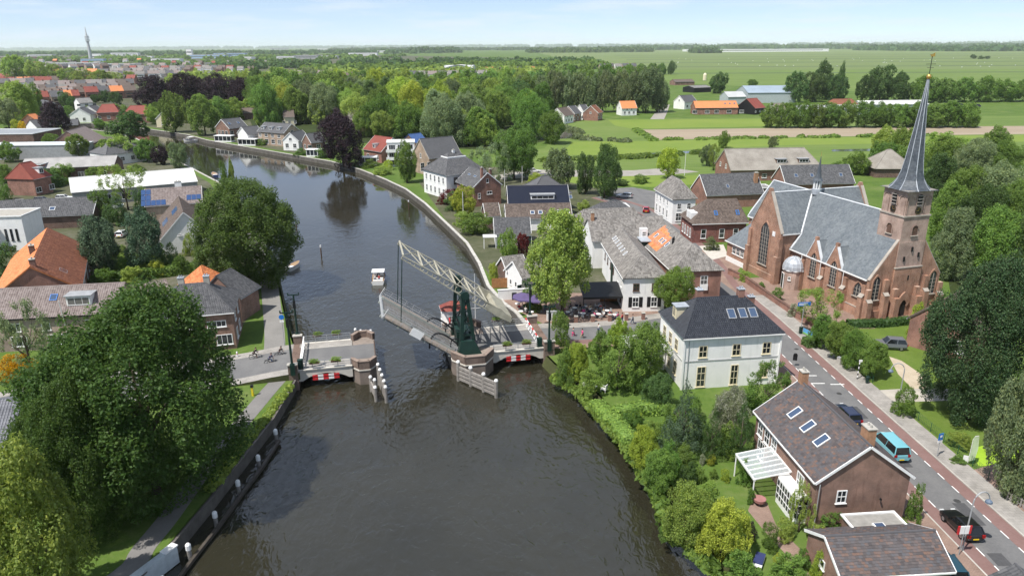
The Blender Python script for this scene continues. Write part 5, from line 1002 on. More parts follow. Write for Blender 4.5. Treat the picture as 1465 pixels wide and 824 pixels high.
# choir windows and buttress hints seen beside the sacristy roof
church_window(CH, (34.4, cw - .35, 9.05 - 3.9), 0, 1.2, 3.2, 2, 4)
a, b = Vector((35.8, cw - .35, 0)), Vector((38.9, (cw - .35) * .45, 0)); m_ = (a + b) / 2
church_window(CH, (m_.x, m_.y, 4.6), math.atan2(-(b - a).x, (b - a).y) - math.pi / 2 if False else -rad(46), 1.3, 3.8, 2, 4)
# porch with lead half dome
pc = (16.9, 7.7)
MB().lathe([(1.75, -.3), (1.75, 3.5)], 8, pc, rad(22.5)).build('porch_wall', BRK_TW, CH)
MB().lathe([(1.95, 3.45), (1.95, 3.62), (1.8, 3.62)], 8, pc, rad(22.5)).build('porch_cornice', WHITE, CH)
MB().lathe([(1.9, 3.6), (1.85, 4.2), (1.6, 4.9), (1.1, 5.5), (.4, 5.85), (.05, 5.95)], 16, pc).build('porch_dome', LEAD, CH)
g = MB()
for k in range(8): a = rad(45 * k); g.tube([(pc[0] + r * math.cos(a), pc[1] + r * math.sin(a), z) for r, z in ((1.92, 3.62), (1.88, 4.2), (1.63, 4.92), (1.12, 5.52), (.4, 5.88))], .05, 5)
g.build('dome_rib', MATS['pale_lead'], CH)
put_door(CH, (pc[0] + .72, pc[1] + 1.55, 0), -rad(22), 1.15, 2.7, DARKG); put_window(CH, (pc[0] - .9, pc[1] + 1.4, 1.8), rad(40), .5, .7, 1, 1)
# low wall round the churchyard
gw = [at(1042, 392), at(1064, 402), at(1100, 428), at(1135, 452), at(1165, 468), at(1186, 470)]
t = thing('churchyard_wall', 'low brick churchyard wall with rounded end along the street', 'wall', gw[0]); o0 = gw[0]
g = MB(); c = MB()
for i in range(len(gw) - 1): g.beam(gw[i] - o0 + Vector((0, 0, .5)), gw[i + 1] - o0 + Vector((0, 0, .5)), .35, 1.1); c.beam(gw[i] - o0 + Vector((0, 0, 1.1)), gw[i + 1] - o0 + Vector((0, 0, 1.1)), .5, .12)
g.build('wall', BRK_RED, t); c.build('coping', BRK_DRK, t)
# ================================================================== THE DRAWBRIDGE (frame: x along the bridge from the left bank, y away from the viewer)
BR = thing('drawbridge', 'raised cream and green drawbridge with brick piers over the river', 'drawbridge', BO, BA)
PALE = plain('bridge_concrete', (0.58, 0.55, 0.49), 0.8, 0.18, 0.6, bump=0.15)
CREAMY = plain('cream_steel', (0.37, 0.35, 0.275), 0.6, 0.25, 1.2)
BWID = 9.5; BRK_PIER = brickm('brick_pier', (0.125, 0.085, 0.07), (0.18, 0.125, 0.10))
def span(u0, u1):
    k = 14; n = []
    for v0, v1, nm in ((0, .45, 'fascia_beam'), (BWID - .45, BWID, 'fascia_beam')):
        g = MB(); top = 1.02; bot = [(-.55 + .95 * math.sin(math.pi * min(max(i / k * 1.25 - .125, 0), 1)) ** .6) for i in range(k + 1)]
        pr = [(u0 + (u1 - u0) * i / k, bot[i]) for i in range(k + 1)] + [(u1, top), (u0, top)]; m = len(pr)
        g.add([(x, v0, z) for x, z in pr] + [(x, v1, z) for x, z in pr], [tuple(range(m)), tuple(range(2 * m - 1, m - 1, -1))] + [(i, i + m, (i + 1) % m + m, (i + 1) % m) for i in range(m)]); g.build(nm, PALE, BR)
        MB().box(u0, u1, v0 - .12 if v0 == 0 else v0, v1 if v0 == 0 else v1 + .12, 1.02, 1.16).build('deck_edge', PALE, BR)
    MB().box(u0, u1, .45, BWID - .45, .5, .98).build('deck_slab', PALE, BR)
    MB().box(u0, u1, 2.3, 7.3, .98, 1.0).build('carriageway', ASPH, BR); MB().box(u0, u1, .45, 2.3, .98, 1.1).build('side_walk', FLAG, BR); MB().box(u0, u1, 7.3, BWID - .45, .98, 1.1).build('side_walk', FLAG, BR)
    MB().box(u0, u1, 2.26, 2.36, 1.0, 1.104).build('kerb_line', PALE, BR); MB().box(u0, u1, 7.24, 7.34, 1.0, 1.104).build('kerb_line', PALE, BR)
    for v in (.18, BWID - .18):
        g = MB(); nn = 4
        for i in range(nn + 1): x = u0 + .2 + (u1 - u0 - .4) * i / nn; g.box(x - .04, x + .04, v - .04, v + .04, 1.16, 2.15)
        for z in (1.5, 1.82, 2.15): g.box(u0 + .1, u1 - .1, v - .025, v + .025, z - .03, z + .03)
        g.build('railing', GREY, BR)
    # red and white clearance boards hung under the near arch
    um_ = (u0 + u1) / 2
    for r_ in range(2):
        for i in range(5): MB().box(um_ - 1.75 + i * .7, um_ - 1.05 + i * .7, -.12, -.06, -.05 - r_ * .45, .25 - r_ * .45).build('clearance_board', WHITE if i % 2 else RED, BR)
    MB().tube([(um_ - 1, -.09, .2), (um_ - 1, -.09, .9)], .02, 4).tube([(um_ + 1, -.09, .2), (um_ + 1, -.09, .9)], .02, 4).build('hanger_rod', GREY, BR)
span(0, 7.1); span(26.5, 33.9)
# piers and abutments
def pier(u0, u1, v0, v1, ch, top, nm, wallv):
    pts = [(u0, v0 + ch), (u0 + ch * .7, v0), (u1 - ch * .7, v0), (u1, v0 + ch), (u1, v1 - ch), (u1 - ch * .7, v1), (u0 + ch * .7, v1), (u0, v1 - ch)]
    MB().prism(pts, -3.2, .55).build(nm, plain('pier_stone', (0.20, 0.165, 0.14), 0.9, 0.35, 0.7, bump=0.3), BR)
    o = [(x + (.08 if x > (u0 + u1) / 2 else -.08), y + (.08 if y > 4 else -.08)) for x, y in pts]; MB().prism(o, .55, .72).build('stone_band', PALE, BR); MB().prism(pts, .72, .97).build('pier_cap', BRK_PIER, BR)
    k = len(pts)
    for ring in ((7, 0, 1, 2, 3), (3, 4, 5, 6, 7)):
        a = [Vector((*pts[i], 0)) for i in ring]
        lim = wallv
        for i in range(4):
            p, q = a[i].copy(), a[i + 1].copy()
            if abs(p.x - q.x) < .01:   # long sides: only the stubs beside the road
                s = p if (abs(p.y - v0) < ch + .1 or abs(p.y - v1) < ch + .1) else q
                lo = p if p.y < q.y else q; hi = q if p.y < q.y else p
                p1 = lo; q1 = Vector((lo.x, min(lo.y + lim, hi.y), 0)); 
                if ring[0] == 3: p1 = Vector((hi.x, max(hi.y - lim, lo.y), 0)); q1 = hi
                if (p1 - q1).length < .2: continue
                p, q = p1, q1
            d = (q - p).normalized(); c = Vector((((u0 + u1) / 2) - (p.x + q.x) / 2, 4.75 - (p.y + q.y) / 2, 0)).normalized() * .2
            MB().beam(p + c + Vector((0, 0, .97 + (top - .97) / 2)), q + c + Vector((0, 0, .97 + (top - .97) / 2)), .42, top - .97).build('parapet', BRK_PIER, BR); MB().beam(p + c + Vector((0, 0, top + .06)), q + c + Vector((0, 0, top + .06)), .52, .12).build('parapet_coping', plain('coping_brick', (0.26, 0.20, 0.165), 0.85), BR)
pier(7.1, 10.3, -.9, 10.4, 1.3, 1.85, 'pier', .2); pier(20.7, 26.5, -2.6, 12.6, 2.2, 1.8, 'pier', .3)
MB().box(7.1, 10.3, 2.3, 7.3, .97, 1.0).build('carriageway', ASPH, BR); MB().box(20.9, 26.5, 2.3, 7.3, .97, 1.0).build('carriageway', ASPH, BR)
MB().box(10.2, 10.3, 1.2, 8.3, .97, 1.04).build('landing_strip', BROWNW, BR)
for u0, u1 in ((-1.2, 0), (33.9, 35.4)):
    MB().box(u0, u1, -.6, 10.1, -3.2, .96).build('abutment', BRK_PIER, BR)
    for v in (-.35, 9.85): MB().box(u0, u1, v - .3, v + .3, .96, 2.15).build('abutment_pillar', BRK_PIER, BR); MB().box(u0 - .08, u1 + .08, v - .38, v + .38, 2.15, 2.3).build('pillar_cap', CONC, BR)
# earth ramps behind the abutments
def ramp(line, half, nm, lab):
    g = MB(); L, Rr = [], []
    for i, p in enumerate(line):
        d = Vector(line[min(i + 1, len(line) - 1)]) - Vector(line[max(i - 1, 0)]); d.z = 0; d.normalize(); r = Vector((d.y, -d.x, 0)); q = Vector(p); L.append(q - r * half); Rr.append(q + r * half)
    for i in range(len(line) - 1):
        for a, b, s in ((L[i], L[i + 1], 1), (Rr[i], Rr[i + 1], -1)):
            fl = [Vector((p.x, p.y, -.05)) for p in (a, b)]; g.add([a, b, fl[1], fl[0]], [(0, 1, 2, 3)])
    struct(nm, g, EARTH)
ramp(ap[:12], 5.0, 'embankment', ''); ramp(al[:14], 5.2, 'embankment', '')
# raised leaf
ang = rad(35.3); ca, sa = math.cos(ang), math.sin(ang); HU, HZ = 21.2, .95
def lf(s, v, n): return (HU - ca * s + sa * n * 1.0, v, HZ + sa * s + ca * n)
LFL = 11.7
leaf = link('leaf', None, BR)
def lbox(s0, s1, v0, v1, n0, n1, nm, m, par=None):
    p = [lf(s, v, n) for n in (n0, n1) for s, v in ((s0, v0), (s0, v1), (s1, v1), (s1, v0))]; return MB().add(p, [(0, 1, 2, 3)[::-1], (4, 5, 6, 7), (0, 1, 5, 4), (1, 2, 6, 5), (2, 3, 7, 6), (3, 0, 4, 7)]).build(nm, m, par or leaf)
for i in range(16): s0 = .1 + i * (LFL - .2) / 16; lbox(s0, s0 + (LFL - .2) / 16 - .04, 2.1, 7.4, -.08, .02, 'deck_plank', plain('deck_boards', (0.20, 0.19, 0.18), 0.85, 0.25, 2.0))
for v0, v1 in ((0.1, 1.75), (7.75, 9.4)):
    for i in range(9): s0 = .1 + i * (LFL - .2) / 9; lbox(s0, s0 + (LFL - .2) / 9 - .05, v0, v1, -.06, .06, 'walkway_plank', plain('walkway_boards', (0.36, 0.30, 0.25), 0.85, 0.25, 2.0))
for v in (1.75, 7.4): lbox(0, LFL, v, v + .35, -.75, .35, 'girder', plain('grey_steel', (0.30, 0.32, 0.30), 0.55, 0.2))
for i in range(6): s0 = .6 + i * 2.1; lbox(s0, s0 + .25, .2, 9.3, -.5, -.1, 'cross_beam', MATS['grey_steel'])
lbox(LFL - .15, LFL + .05, .1, 9.4, -.3, .12, 'end_beam', GREY)
for v in (.12, 9.38):
    for i in range(10): s0 = .4 + i * (LFL - .6) / 9; MB().beam(lf(s0, v, 0), lf(s0, v, 1.1), .06).build('rail_post', GREY, leaf)
    g = MB()
    for n in (.4, .75, 1.1): g.beam(lf(.2, v, n), lf(LFL, v, n), .05)
    g.build('railing', GREY, leaf)
for v in (1.92, 7.58):
    g = MB()
    for n in (.6, .95): g.beam(lf(.2, v, n), lf(LFL, v, n), .07)
    for i in range(8): s0 = .5 + i * (LFL - .8) / 7; g.beam(lf(s0, v, .3), lf(s0, v, .95), .06)
    g.build('guard_rail', GREY, leaf)
lbox(5.6, 7.4, .0, .06, -.35, .75, 'white_board', WHITE)
g = MB(); g.beam(lf(LFL, .1, .1), lf(LFL, .1, 1.3), .07); g.beam(lf(LFL, 9.4, .1), lf(LFL, 9.4, 1.3), .07); g.build('end_post', WHITE, leaf)
# towers
PU, PZ = 22.9, 9.65; VN, VF = 1.0, 8.5
for v in (VN, VF):
    t = link('tower', None, BR)
    g = MB(); b, tp_ = [(21.7, v - .8), (25.0, v - .8), (25.0, v + .8), (21.7, v + .8)], [(22.1, v - .5), (24.0, v - .5), (24.0, v + .5), (22.1, v + .5)]
    g.add([(x, y, .97) for x, y in b] + [(x, y, 2.9) for x, y in tp_], [(0, 1, 5, 4), (1, 2, 6, 5), (2, 3, 7, 6), (3, 0, 4, 7), (4, 5, 6, 7)]); g.build('plinth', DARKG, t)
    MB().beam((22.25, v, 2.8), (22.7, v, PZ - .3), .5, .38, (0, 1, 0)).build('tower_leg', DARKG, t); MB().beam((24.0, v, 2.8), (23.2, v, PZ - .3), .5, .38, (0, 1, 0)).build('tower_leg', DARKG, t)
    for z0 in (3.6, 5.4, 7.2): f0 = (z0 - 2.8) / 6.5; f1 = (z0 - 1.2) / 6.5; MB().beam((22.25 + .45 * f0, v, z0), (24.0 - .8 * f1, v, z0 + 1.6), .12).build('lacing', DARKG, t); MB().beam((22.25 + .45 * f0, v, z0), (24.0 - .8 * f0, v, z0), .16).build('batten', DARKG, t)
    n = 12; MB().add([(PU + .62 * math.cos(2 * math.pi * k / n), v + d, PZ - .1 + .62 * math.sin(2 * math.pi * k / n)) for d in (-.34, .34) for k in range(n)], [tuple(range(n)), tuple(range(2 * n - 1, n - 1, -1))] + [(k, k + n, (k + 1) % n + n, (k + 1) % n) for k in range(n)]).build('bearing_head', DARKG, t)
    # curved toothed rack reaching from the tower foot to the leaf
    arc = [(22.4 - 4.6 * math.sin(rad(a)), v + (.75 if v < 5 else -.75), 1.4 + 3.2 * (1 - math.cos(rad(a))) * 0 + 2.6 * math.sin(rad(a * 1.9))) for a in range(0, 91, 9)]
    MB().tube(arc, .13, 6).build('curved_rack', BLACK, t)
    arc = [(23.4 - 2.6 * math.sin(rad(a)), v + (.9 if v < 5 else -.9), 1.2 + 1.7 * math.sin(rad(a * 1.8))) for a in range(0, 101, 10)]; MB().tube(arc, .1, 6).build('curved_rack', BLACK, t)
MB().box(22.5, 23.4, VN, VF, 3.4, 3.8).build('portal_beam', DARKG, BR)
for a, b in (((22.9, VN, 3.8), (22.9, VF, 8.4)), ((22.9, VF, 3.8), (22.9, VN, 8.4))): MB().beam(a, b, .16).build('portal_brace', DARKG, BR)
MB().box(22.7, 23.1, VN, VF, 8.3, 8.6).build('portal_beam', DARKG, BR)
MB().box(21.9, 23.9, 3.4, 6.1, .97, 3.2).build('machine_cabinet', DARKG, BR)
n = 14; MB().tube([(21.6, VF + 1.0, 2.6), (21.75, VF + 1.0, 2.6)], .55, 14).build('red_disc', RED, BR)
# balance: two trussed beams with counterweight, tilted with the leaf
ang2 = rad(34.5); c2, s2 = math.cos(ang2), math.sin(ang2)
def bm(t, v, n): return (PU + c2 * t + s2 * n, v, PZ + .25 - s2 * t + c2 * n)
bal = link('balance', None, BR)
for v in (VN, VF):
    dep = lambda t: .36 + .74 * max(0, 1 - abs(t) / 10.2) ** 1.1 if t < 0 else 1.10 - .04 * t
    ts = [-10.0 + i * 1.0 for i in range(17)]
    for s_, nm in ((1, 'top_chord'), (-1, 'bottom_chord')):
        g = MB()
        for a, b in zip(ts[:-1], ts[1:]): g.beam(bm(a, v, s_ * dep(a) / 2), bm(b + .02, v, s_ * dep(b) / 2), .26, .11, (0, 0, 1))
        g.build(nm, CREAMY, bal)
    for i in range(8):
        t0 = -8.8 + i * 1.95; r_ = dep(t0) / 2 - .04; pts = [bm(t0 + r_ * math.cos(rad(a)), v, r_ * math.sin(rad(a))) for a in range(0, 361, 30)]; MB().tube(pts, .06, 5, False).build('web_ring', CREAMY, bal)
    for t0 in ts[::2]: MB().beam(bm(t0, v, -dep(t0) / 2), bm(t0, v, dep(t0) / 2), .16, .1).build('web_post', CREAMY, bal)
    # tapering tail plates beside the counterweight
    MB().add([bm(3.6, v - .12, .25), bm(3.6, v - .12, -.25), bm(5.6, v - .12, -.62), bm(8.0, v - .12, -.4), bm(8.0, v - .12, .05), bm(5.6, v - .12, .62)] + [bm(3.6, v + .12, .25), bm(3.6, v + .12, -.25), bm(5.6, v + .12, -.62), bm(8.0, v + .12, -.4), bm(8.0, v + .12, .05), bm(5.6, v + .12, .62)], [(0, 1, 2, 3, 4, 5), (11, 10, 9, 8, 7, 6)] + [(i, i + 6, (i + 1) % 6 + 6, (i + 1) % 6) for i in range(6)]).build('tail_plate', CREAMY, bal)
    MB().tube([(bm(-10.0, v, 0)[0], v, bm(-10.0, v, 0)[2]), lf(9.0, v, .3)], .07, 6).build('hanger', DARKG, bal)
ts = [-10.0, -7.0, -4.2, -1.6, 1.0, 3.6]
for i, t0 in enumerate(ts):
    MB().beam(bm(t0, VN, .3), bm(t0, VF, .3), .22).build('cross_tie', CREAMY, bal)
    if i < len(ts) - 1:
        MB().beam(bm(t0, VN, .32), bm(ts[i + 1], VF, .32), .1).build('diagonal', CREAMY, bal); MB().beam(bm(t0, VF, .32), bm(ts[i + 1], VN, .32), .1).build('diagonal', CREAMY, bal)
p = [bm(t, v, n_) for n_ in (-.42, .36) for t, v in ((5.5, VN), (7.8, VN), (7.8, VF), (5.5, VF))]
MB().add(p, [(0, 3, 2, 1), (4, 5, 6, 7), (0, 1, 5, 4), (1, 2, 6, 5), (2, 3, 7, 6), (3, 0, 4, 7)]).build('counterweight', CREAMY, bal)
# barrier gates at both ends: white lattice hanging from a red and white boom
def gate(u, v0, v1, lab, rw_=True):
    o = br(u, v0, 1.0); t = thing('barrier_gate', lab, 'barrier', o, BA + math.pi / 2, 'barrier gates at the bridge ends'); L_ = v1 - v0
    n = 8
    for i in range(n): MB().box(L_ * i / n, L_ * (i + 1) / n - .002, -.07, .07, 1.15, 1.33).build('boom_segment', RED if rw_ and i % 2 else WHITE, t)
    g = MB()
    k = 7
    for i in range(k): a, b = L_ * i / k, L_ * (i + 1) / k; g.beam((a, 0, .15), (b, 0, 1.15), .06); g.beam((b, .05, .15), (a, .05, 1.15), .06)
    g.beam((0, 0, .12), (L_, 0, .12), .07); g.build('lattice', WHITE, t); MB().box(-.6, .0, -.35, .35, -.05, 1.5).build('drive_box', DARKG, t)
gate(.35, .7, 9.0, 'closed white lattice barrier across the road on the left bank', False); gate(33.4, .7, 9.0, 'closed white lattice barrier with striped boom on the right bank')
def signal_post(u, v, hgt, lab, box=True, z=0.9):
    o = br(u, v, z); t = thing('signal_post', lab, 'signal post', o, BA, 'tall green signal posts at the bridge')
    MB().tube([(0, 0, 0), (0, 0, hgt)], [.17, .12], 8).build('post', DARKG, t); MB().box(-.3, .3, -.25, .25, -.1, 1.5).build('cabinet', DARKG, t)
    MB().box(-.18, .18, -.32, -.08, hgt - 2.0, hgt - .9).build('signal_head', BLACK, t); MB().box(-.8, .8, -.05, .05, hgt - .15, hgt).tube([(-.75, 0, hgt), (-.75, 0, hgt + .25)], .1, 6).tube([(.75, 0, hgt), (.75, 0, hgt + .25)], .1, 6).build('lamp_arm', DARKG, t)
signal_post(-.6, -.6, 8.8, 'tall green signal post at the near left corner of the bridge'); signal_post(-.6, 10.3, 7.5, 'tall green signal post at the far left corner of the bridge')
signal_post(34.6, -.5, 6.6, 'tall green signal post at the near right corner of the bridge'); signal_post(34.4, 10.2, 6.4, 'tall green signal post beside the purple parasols')
# timber fenders
def fender(pts, lab, top, walings, z1=ZW, pile_r=.2, rails=()):
    o = Vector((pts[0].x, pts[0].y, ZW)); t = thing('timber_fender', lab, 'fender', o)
    for i, p in enumerate(pts):
        q = p - o; MB().tube([(q.x, q.y, -1.2), (q.x, q.y, top[i])], pile_r, 8).build('pile', WOOD, t); MB().tube([(q.x, q.y, top[i]), (q.x, q.y, top[i] + .22)], [pile_r + .03, pile_r * .75], 8).build('pile_cap', WHITE, t)
    for a, b, z in rails: MB().beam(Vector((pts[a].x - o.x, pts[a].y - o.y, z)), Vector((pts[b].x - o.x, pts[b].y - o.y, z)), .22, .34).build('waling', WOOD, t)
    return t
P8 = [br(9.6 + i * .28 - (.5 if i > 3 else 0), -1.6 - i * 1.15 + (4 if i > 3 else 0), 0) for i in range(7)]
fender([br(10.5, -1.4, 0), br(10.7, -2.7, 0), br(10.9, -4.0, 0), br(11.1, -5.4, 0), br(11.2, -6.8, 0), br(9.9, -4.6, 0), br(9.4, -3.2, 0), br(9.9, -6.2, 0)], 'leaning cluster of grey timber piles with white caps below the left pier', [3.0, 2.8, 2.6, 2.4, 2.2, 2.3, 2.1, 2.0], 3, pile_r=.22, rails=[(0, 4, .3 + .38 * k) for k in range(5)] + [(6, 7, .5 + .45 * k) for k in range(3)])
fender([br(21.2, -2.6, 0), br(22.6, -4.6, 0), br(24.0, -6.6, 0), br(25.3, -8.6, 0)], 'grey timber fender with three rails and white capped piles below the right pier', [2.8, 2.7, 2.55, 2.4], 3, pile_r=.26, rails=[(0, 3, 2.05), (0, 3, 1.5), (0, 3, .95), (0, 3, .4)])
fender([br(9.9, 11.2, 0), br(9.2, 12.0, 0), br(8.4, 12.8, 0), br(7.6, 13.8, 0), br(8.0, 12.0, 0)], 'white capped timber piles behind the left pier', [2.9, 2.6, 2.4, 2.3, 2.4], 3, rails=[(0, 3, 1.4)])
fender([br(9.9 + .2, 2.0 + i * 1.1, 0) + Vector((.35, 0, 0)) for i in range(6)], 'dark fender boards on the channel face of the left pier', [1.6] * 6, 2, rails=[(0, 5, 1.2), (0, 5, .6)])
# bridge keeper's cabin
t = thing('keeper_cabin', 'white bridge keeper cabin with red hipped roof behind the towers', 'cabin', br(22.7, 12.2, 1.2), BA); t.scale = (.82, .82, .86)
MB().prism([(-2.3, -1.3), (-1.3, -2.0), (1.3, -2.0), (2.3, -1.3), (2.3, 1.3), (1.3, 2), (-1.3, 2), (-2.3, 1.3)], -1, 3.1).build('wall', WALLW, t)
oc = [(-2.6, -1.5), (-1.5, -2.3), (1.5, -2.3), (2.6, -1.5), (2.6, 1.5), (1.5, 2.3), (-1.5, 2.3), (-2.6, 1.5)]; g = MB()
for i in range(8): a, b = oc[i], oc[(i + 1) % 8]; g.slab([(a[0], a[1], 3.05), (b[0], b[1], 3.05), (b[0] * .25, b[1] * .05, 4.25), (a[0] * .25, a[1] * .05, 4.25)], .1)
g.build('roof', T_RED, t); MB().box(-2.6, 2.6, -1.45, 1.45, 2.95, 3.06).box(-1.45, 1.45, -2.28, 2.28, 2.93, 3.04).build('eaves', WHITE, t)
for x in (-.7, .7): put_window(t, (x, -2.0, .9), math.pi, .95, 1.2, 2, 2)
put_window(t, (-2.3, 0, .9), math.pi / 2, 1.2, 1.2, 2, 2); put_window(t, (2.3, 0, .9), -math.pi / 2, 1.2, 1.2, 2, 2)
t = thing('flagpole', 'white flagpole beside the keeper cabin', 'flagpole', br(26.0, 11.6, .97), BA); MB().tube([(0, 0, 0), (0, 0, 8.2)], [.07, .04], 6).build('pole', WHITE, t); MB().tube([(-.8, 0, 2.6), (.8, 0, 2.6)], .03, 5).build('crossbar', WHITE, t); MB().box(-.15, .15, -.15, .15, 0, .4).build('foot', CONC, t)
# ================================================================== VEGETATION
LM = dict(green=leafm('leaf_green', (0.140, 0.242, 0.055)), dark=leafm('leaf_dark', (0.083, 0.156, 0.050)), chest=leafm('leaf_chestnut', (0.066, 0.123, 0.027), (0.129, 0.195, 0.041)), light=leafm('leaf_light', (0.223, 0.330, 0.077)), lime=leafm('leaf_lime', (0.282, 0.386, 0.057), (0.463, 0.513, 0.067)), gold=leafm('leaf_gold', (0.264, 0.319, 0.049), (0.480, 0.532, 0.077)), copper=leafm('leaf_copper', (0.024, 0.014, 0.021), (0.048, 0.022, 0.025), trans=.12), willow=leafm('leaf_willow', (0.199, 0.275, 0.144)), grey=leafm('leaf_greygreen', (0.166, 0.229, 0.116)), pine=leafm('needles', (0.066, 0.121, 0.066), (0.116, 0.174, 0.087), trans=.08), beech=leafm('leaf_bronze', (0.051, 0.106, 0.041), (0.105, 0.136, 0.055), trans=.3), flower=leafm('leaf_yellow_flower', (0.550, 0.320, 0.010), (0.750, 0.500, 0.020)), pink=leafm('leaf_pink_flower', (0.300, 0.080, 0.120), (0.450, 0.150, 0.200)), white=leafm('leaf_white_flower', (0.176, 0.209, 0.099), (0.550, 0.550, 0.462)), red=leafm('leaf_red', (0.110, 0.022, 0.022), (0.176, 0.033, 0.033)))
def leaf_mesh(name, C, N, size, rng, asp=.62, extra=None, bend=0.0):
    n = len(C); N = N / np.linalg.norm(N, axis=1, keepdims=True)
    r = rng.normal(size=(n, 3)); U = r - N * np.sum(r * N, axis=1, keepdims=True); U /= np.linalg.norm(U, axis=1, keepdims=True); V = np.cross(N, U)
    a = (size * rng.uniform(.45, 1.45, n))[:, None]; b = a * asp
    P = np.empty((n, 4, 3)); P[:, 0] = C - U * a; P[:, 1] = C - V * b + N * a * .12; P[:, 2] = C + U * a; P[:, 3] = C + V * b + N * a * .12
    verts = P.reshape(-1, 3); nf = n; me = bpy.data.meshes.new(name)
    ev, ef = (extra if extra else ([], []))
    nv = len(verts) + len(ev); me.vertices.add(nv); co = verts if not len(ev) else np.vstack([verts, np.array(ev)])
    me.vertices.foreach_set('co', co.astype(np.float32).ravel())
    loops = np.arange(n * 4, dtype=np.int32); starts = np.arange(n, dtype=np.int32) * 4; 
    if len(ef): le = np.array(ef, dtype=np.int32) + n * 4; loops = np.concatenate([loops, le.ravel()]); starts = np.arange(n + len(ef), dtype=np.int32) * 4
    me.loops.add(len(loops)); me.loops.foreach_set('vertex_index', loops); me.polygons.add(len(starts)); me.polygons.foreach_set('loop_start', starts)
    me.update(calc_edges=True); me.materials.append(LM['green']); return me
def sphere_quads(c, r, nz=5, na=7):
    vs = []; fs = []
    for i in range(nz + 1):
        th = math.pi * (i + .02) / (nz + .04)
        for k in range(na): a = 2 * math.pi * k / na; vs.append((c[0] + r * math.sin(th) * math.cos(a), c[1] + r * math.sin(th) * math.sin(a), c[2] + r * math.cos(th)))
    for i in range(nz):
        for k in range(na): fs.append((i * na + k, i * na + (k + 1) % na, (i + 1) * na + (k + 1) % na, (i + 1) * na + k))
    return vs, fs
def crown(name, seed, n, leaf, lobes=16, form='round', core=True, sub=9, asp=.62, gapv=.78, tight=False):
    """crown in the box x,y -1..1, z 0..2: big boughs carry many small leaf clumps"""
    rng = np.random.default_rng(seed); C = []; Rr = []
    for i in range(lobes):
        a = rng.uniform(0, 6.28)
        if form == 'cone': z = .08 + 1.75 * (i + rng.uniform(0, 1)) / lobes; k = (2 - z) / 2; d = rng.uniform(.35, .7) * k; C.append((d * math.cos(a), d * math.sin(a), z)); Rr.append(max(.08, .36 * k))
        elif form == 'dome': z = rng.uniform(.05, 1.35); d = math.sqrt(max(0, 1 - (z / 1.9) ** 2)) * rng.uniform(.2, .7); C.append((d * math.cos(a), d * math.sin(a), z)); Rr.append(rng.uniform(.26, .42))
        else:
            v = rng.normal(size=3); v /= np.linalg.norm(v); q = rng.uniform(.52, .62) if tight else rng.uniform(.42, .70); zc = 1 + v[2] * q * .92; wid = 1.0 if zc < 1.1 else 1 - .28 * (zc - 1.1); C.append((v[0] * q * wid, v[1] * q * wid, zc)); Rr.append(rng.uniform(.30, .40) if tight else rng.uniform(.24, .40))
    C.append((0, 0, .9)); Rr.append(.55 if form != 'cone' else .3); C = np.array(C); Rr = np.array(Rr); S = []; SR = []; SD = []
    for c, r in zip(C, Rr):
        for _ in range(sub):
            d = rng.normal(size=3); d[2] = d[2] * .8 + .25; d /= np.linalg.norm(d); p = c + d * r * rng.uniform(.8, 1.0); q = np.min(np.linalg.norm(p[None] - C, axis=1) / Rr)
            if q > .68 and p[2] > .03: S.append(p); SR.append(r * (rng.uniform(.24, .38) if tight else rng.uniform(.30, .52)))
    S = np.array(S); SR = np.array(SR); pts = []; nor = []; got = 0
    while got < n:
        m = n * 2; k = rng.choice(len(SR), m, p=SR ** 2 / np.sum(SR ** 2)); d = rng.normal(size=(m, 3)); d /= np.linalg.norm(d, axis=1, keepdims=True); p = S[k] + d * (SR[k] * rng.uniform(.55, 1.12, m))[:, None]
        q = np.min(np.linalg.norm(p[:, None, :] - C[None], axis=2) / Rr[None], axis=1); ok = (q > .74) & (p[:, 2] > 0.0); gp = np.sin(p[:, 0] * 9 + seed) * np.sin(p[:, 1] * 10 + 1.3 * seed) * np.sin(p[:, 2] * 8 + .7 * seed); ok &= gp < gapv; p = p[ok]; d = d[ok]; pts.append(p); nor.append(d); got += len(p)
    p = np.vstack(pts)[:n]; d = np.vstack(nor)[:n]; nn = d * .55 + np.array([-.12, -.1, .58]) + rng.normal(size=p.shape) * .55; ev, ef = [], []
    lo, hi = np.percentile(p[:, 2], 1.5), np.percentile(p[:, 2], 98.8); f3 = np.array([1, 1, 2 / (hi - lo)]) / np.array([np.percentile(np.hypot(p[:, 0], p[:, 1]), 95)] * 2 + [1]); o3 = np.array([0, 0, lo]); p = (p - o3) * f3; C = (C - o3) * f3; Rr = Rr * float(f3.mean())
    if core:   # inner leaves, so that gaps look into foliage
        m = n // 4; k = rng.choice(len(Rr), m, p=Rr ** 2 / np.sum(Rr ** 2)); d = rng.normal(size=(m, 3)); d /= np.linalg.norm(d, axis=1, keepdims=True); q = C[k] + d * (Rr[k] * rng.uniform(.35, .75, m))[:, None]; q[:, 2] = np.clip(q[:, 2], .05, 1.9); p = np.vstack([p, q]); nn = np.vstack([nn, d + rng.normal(size=d.shape) * .5])
    return leaf_mesh(name, p, nn, leaf, rng, asp)
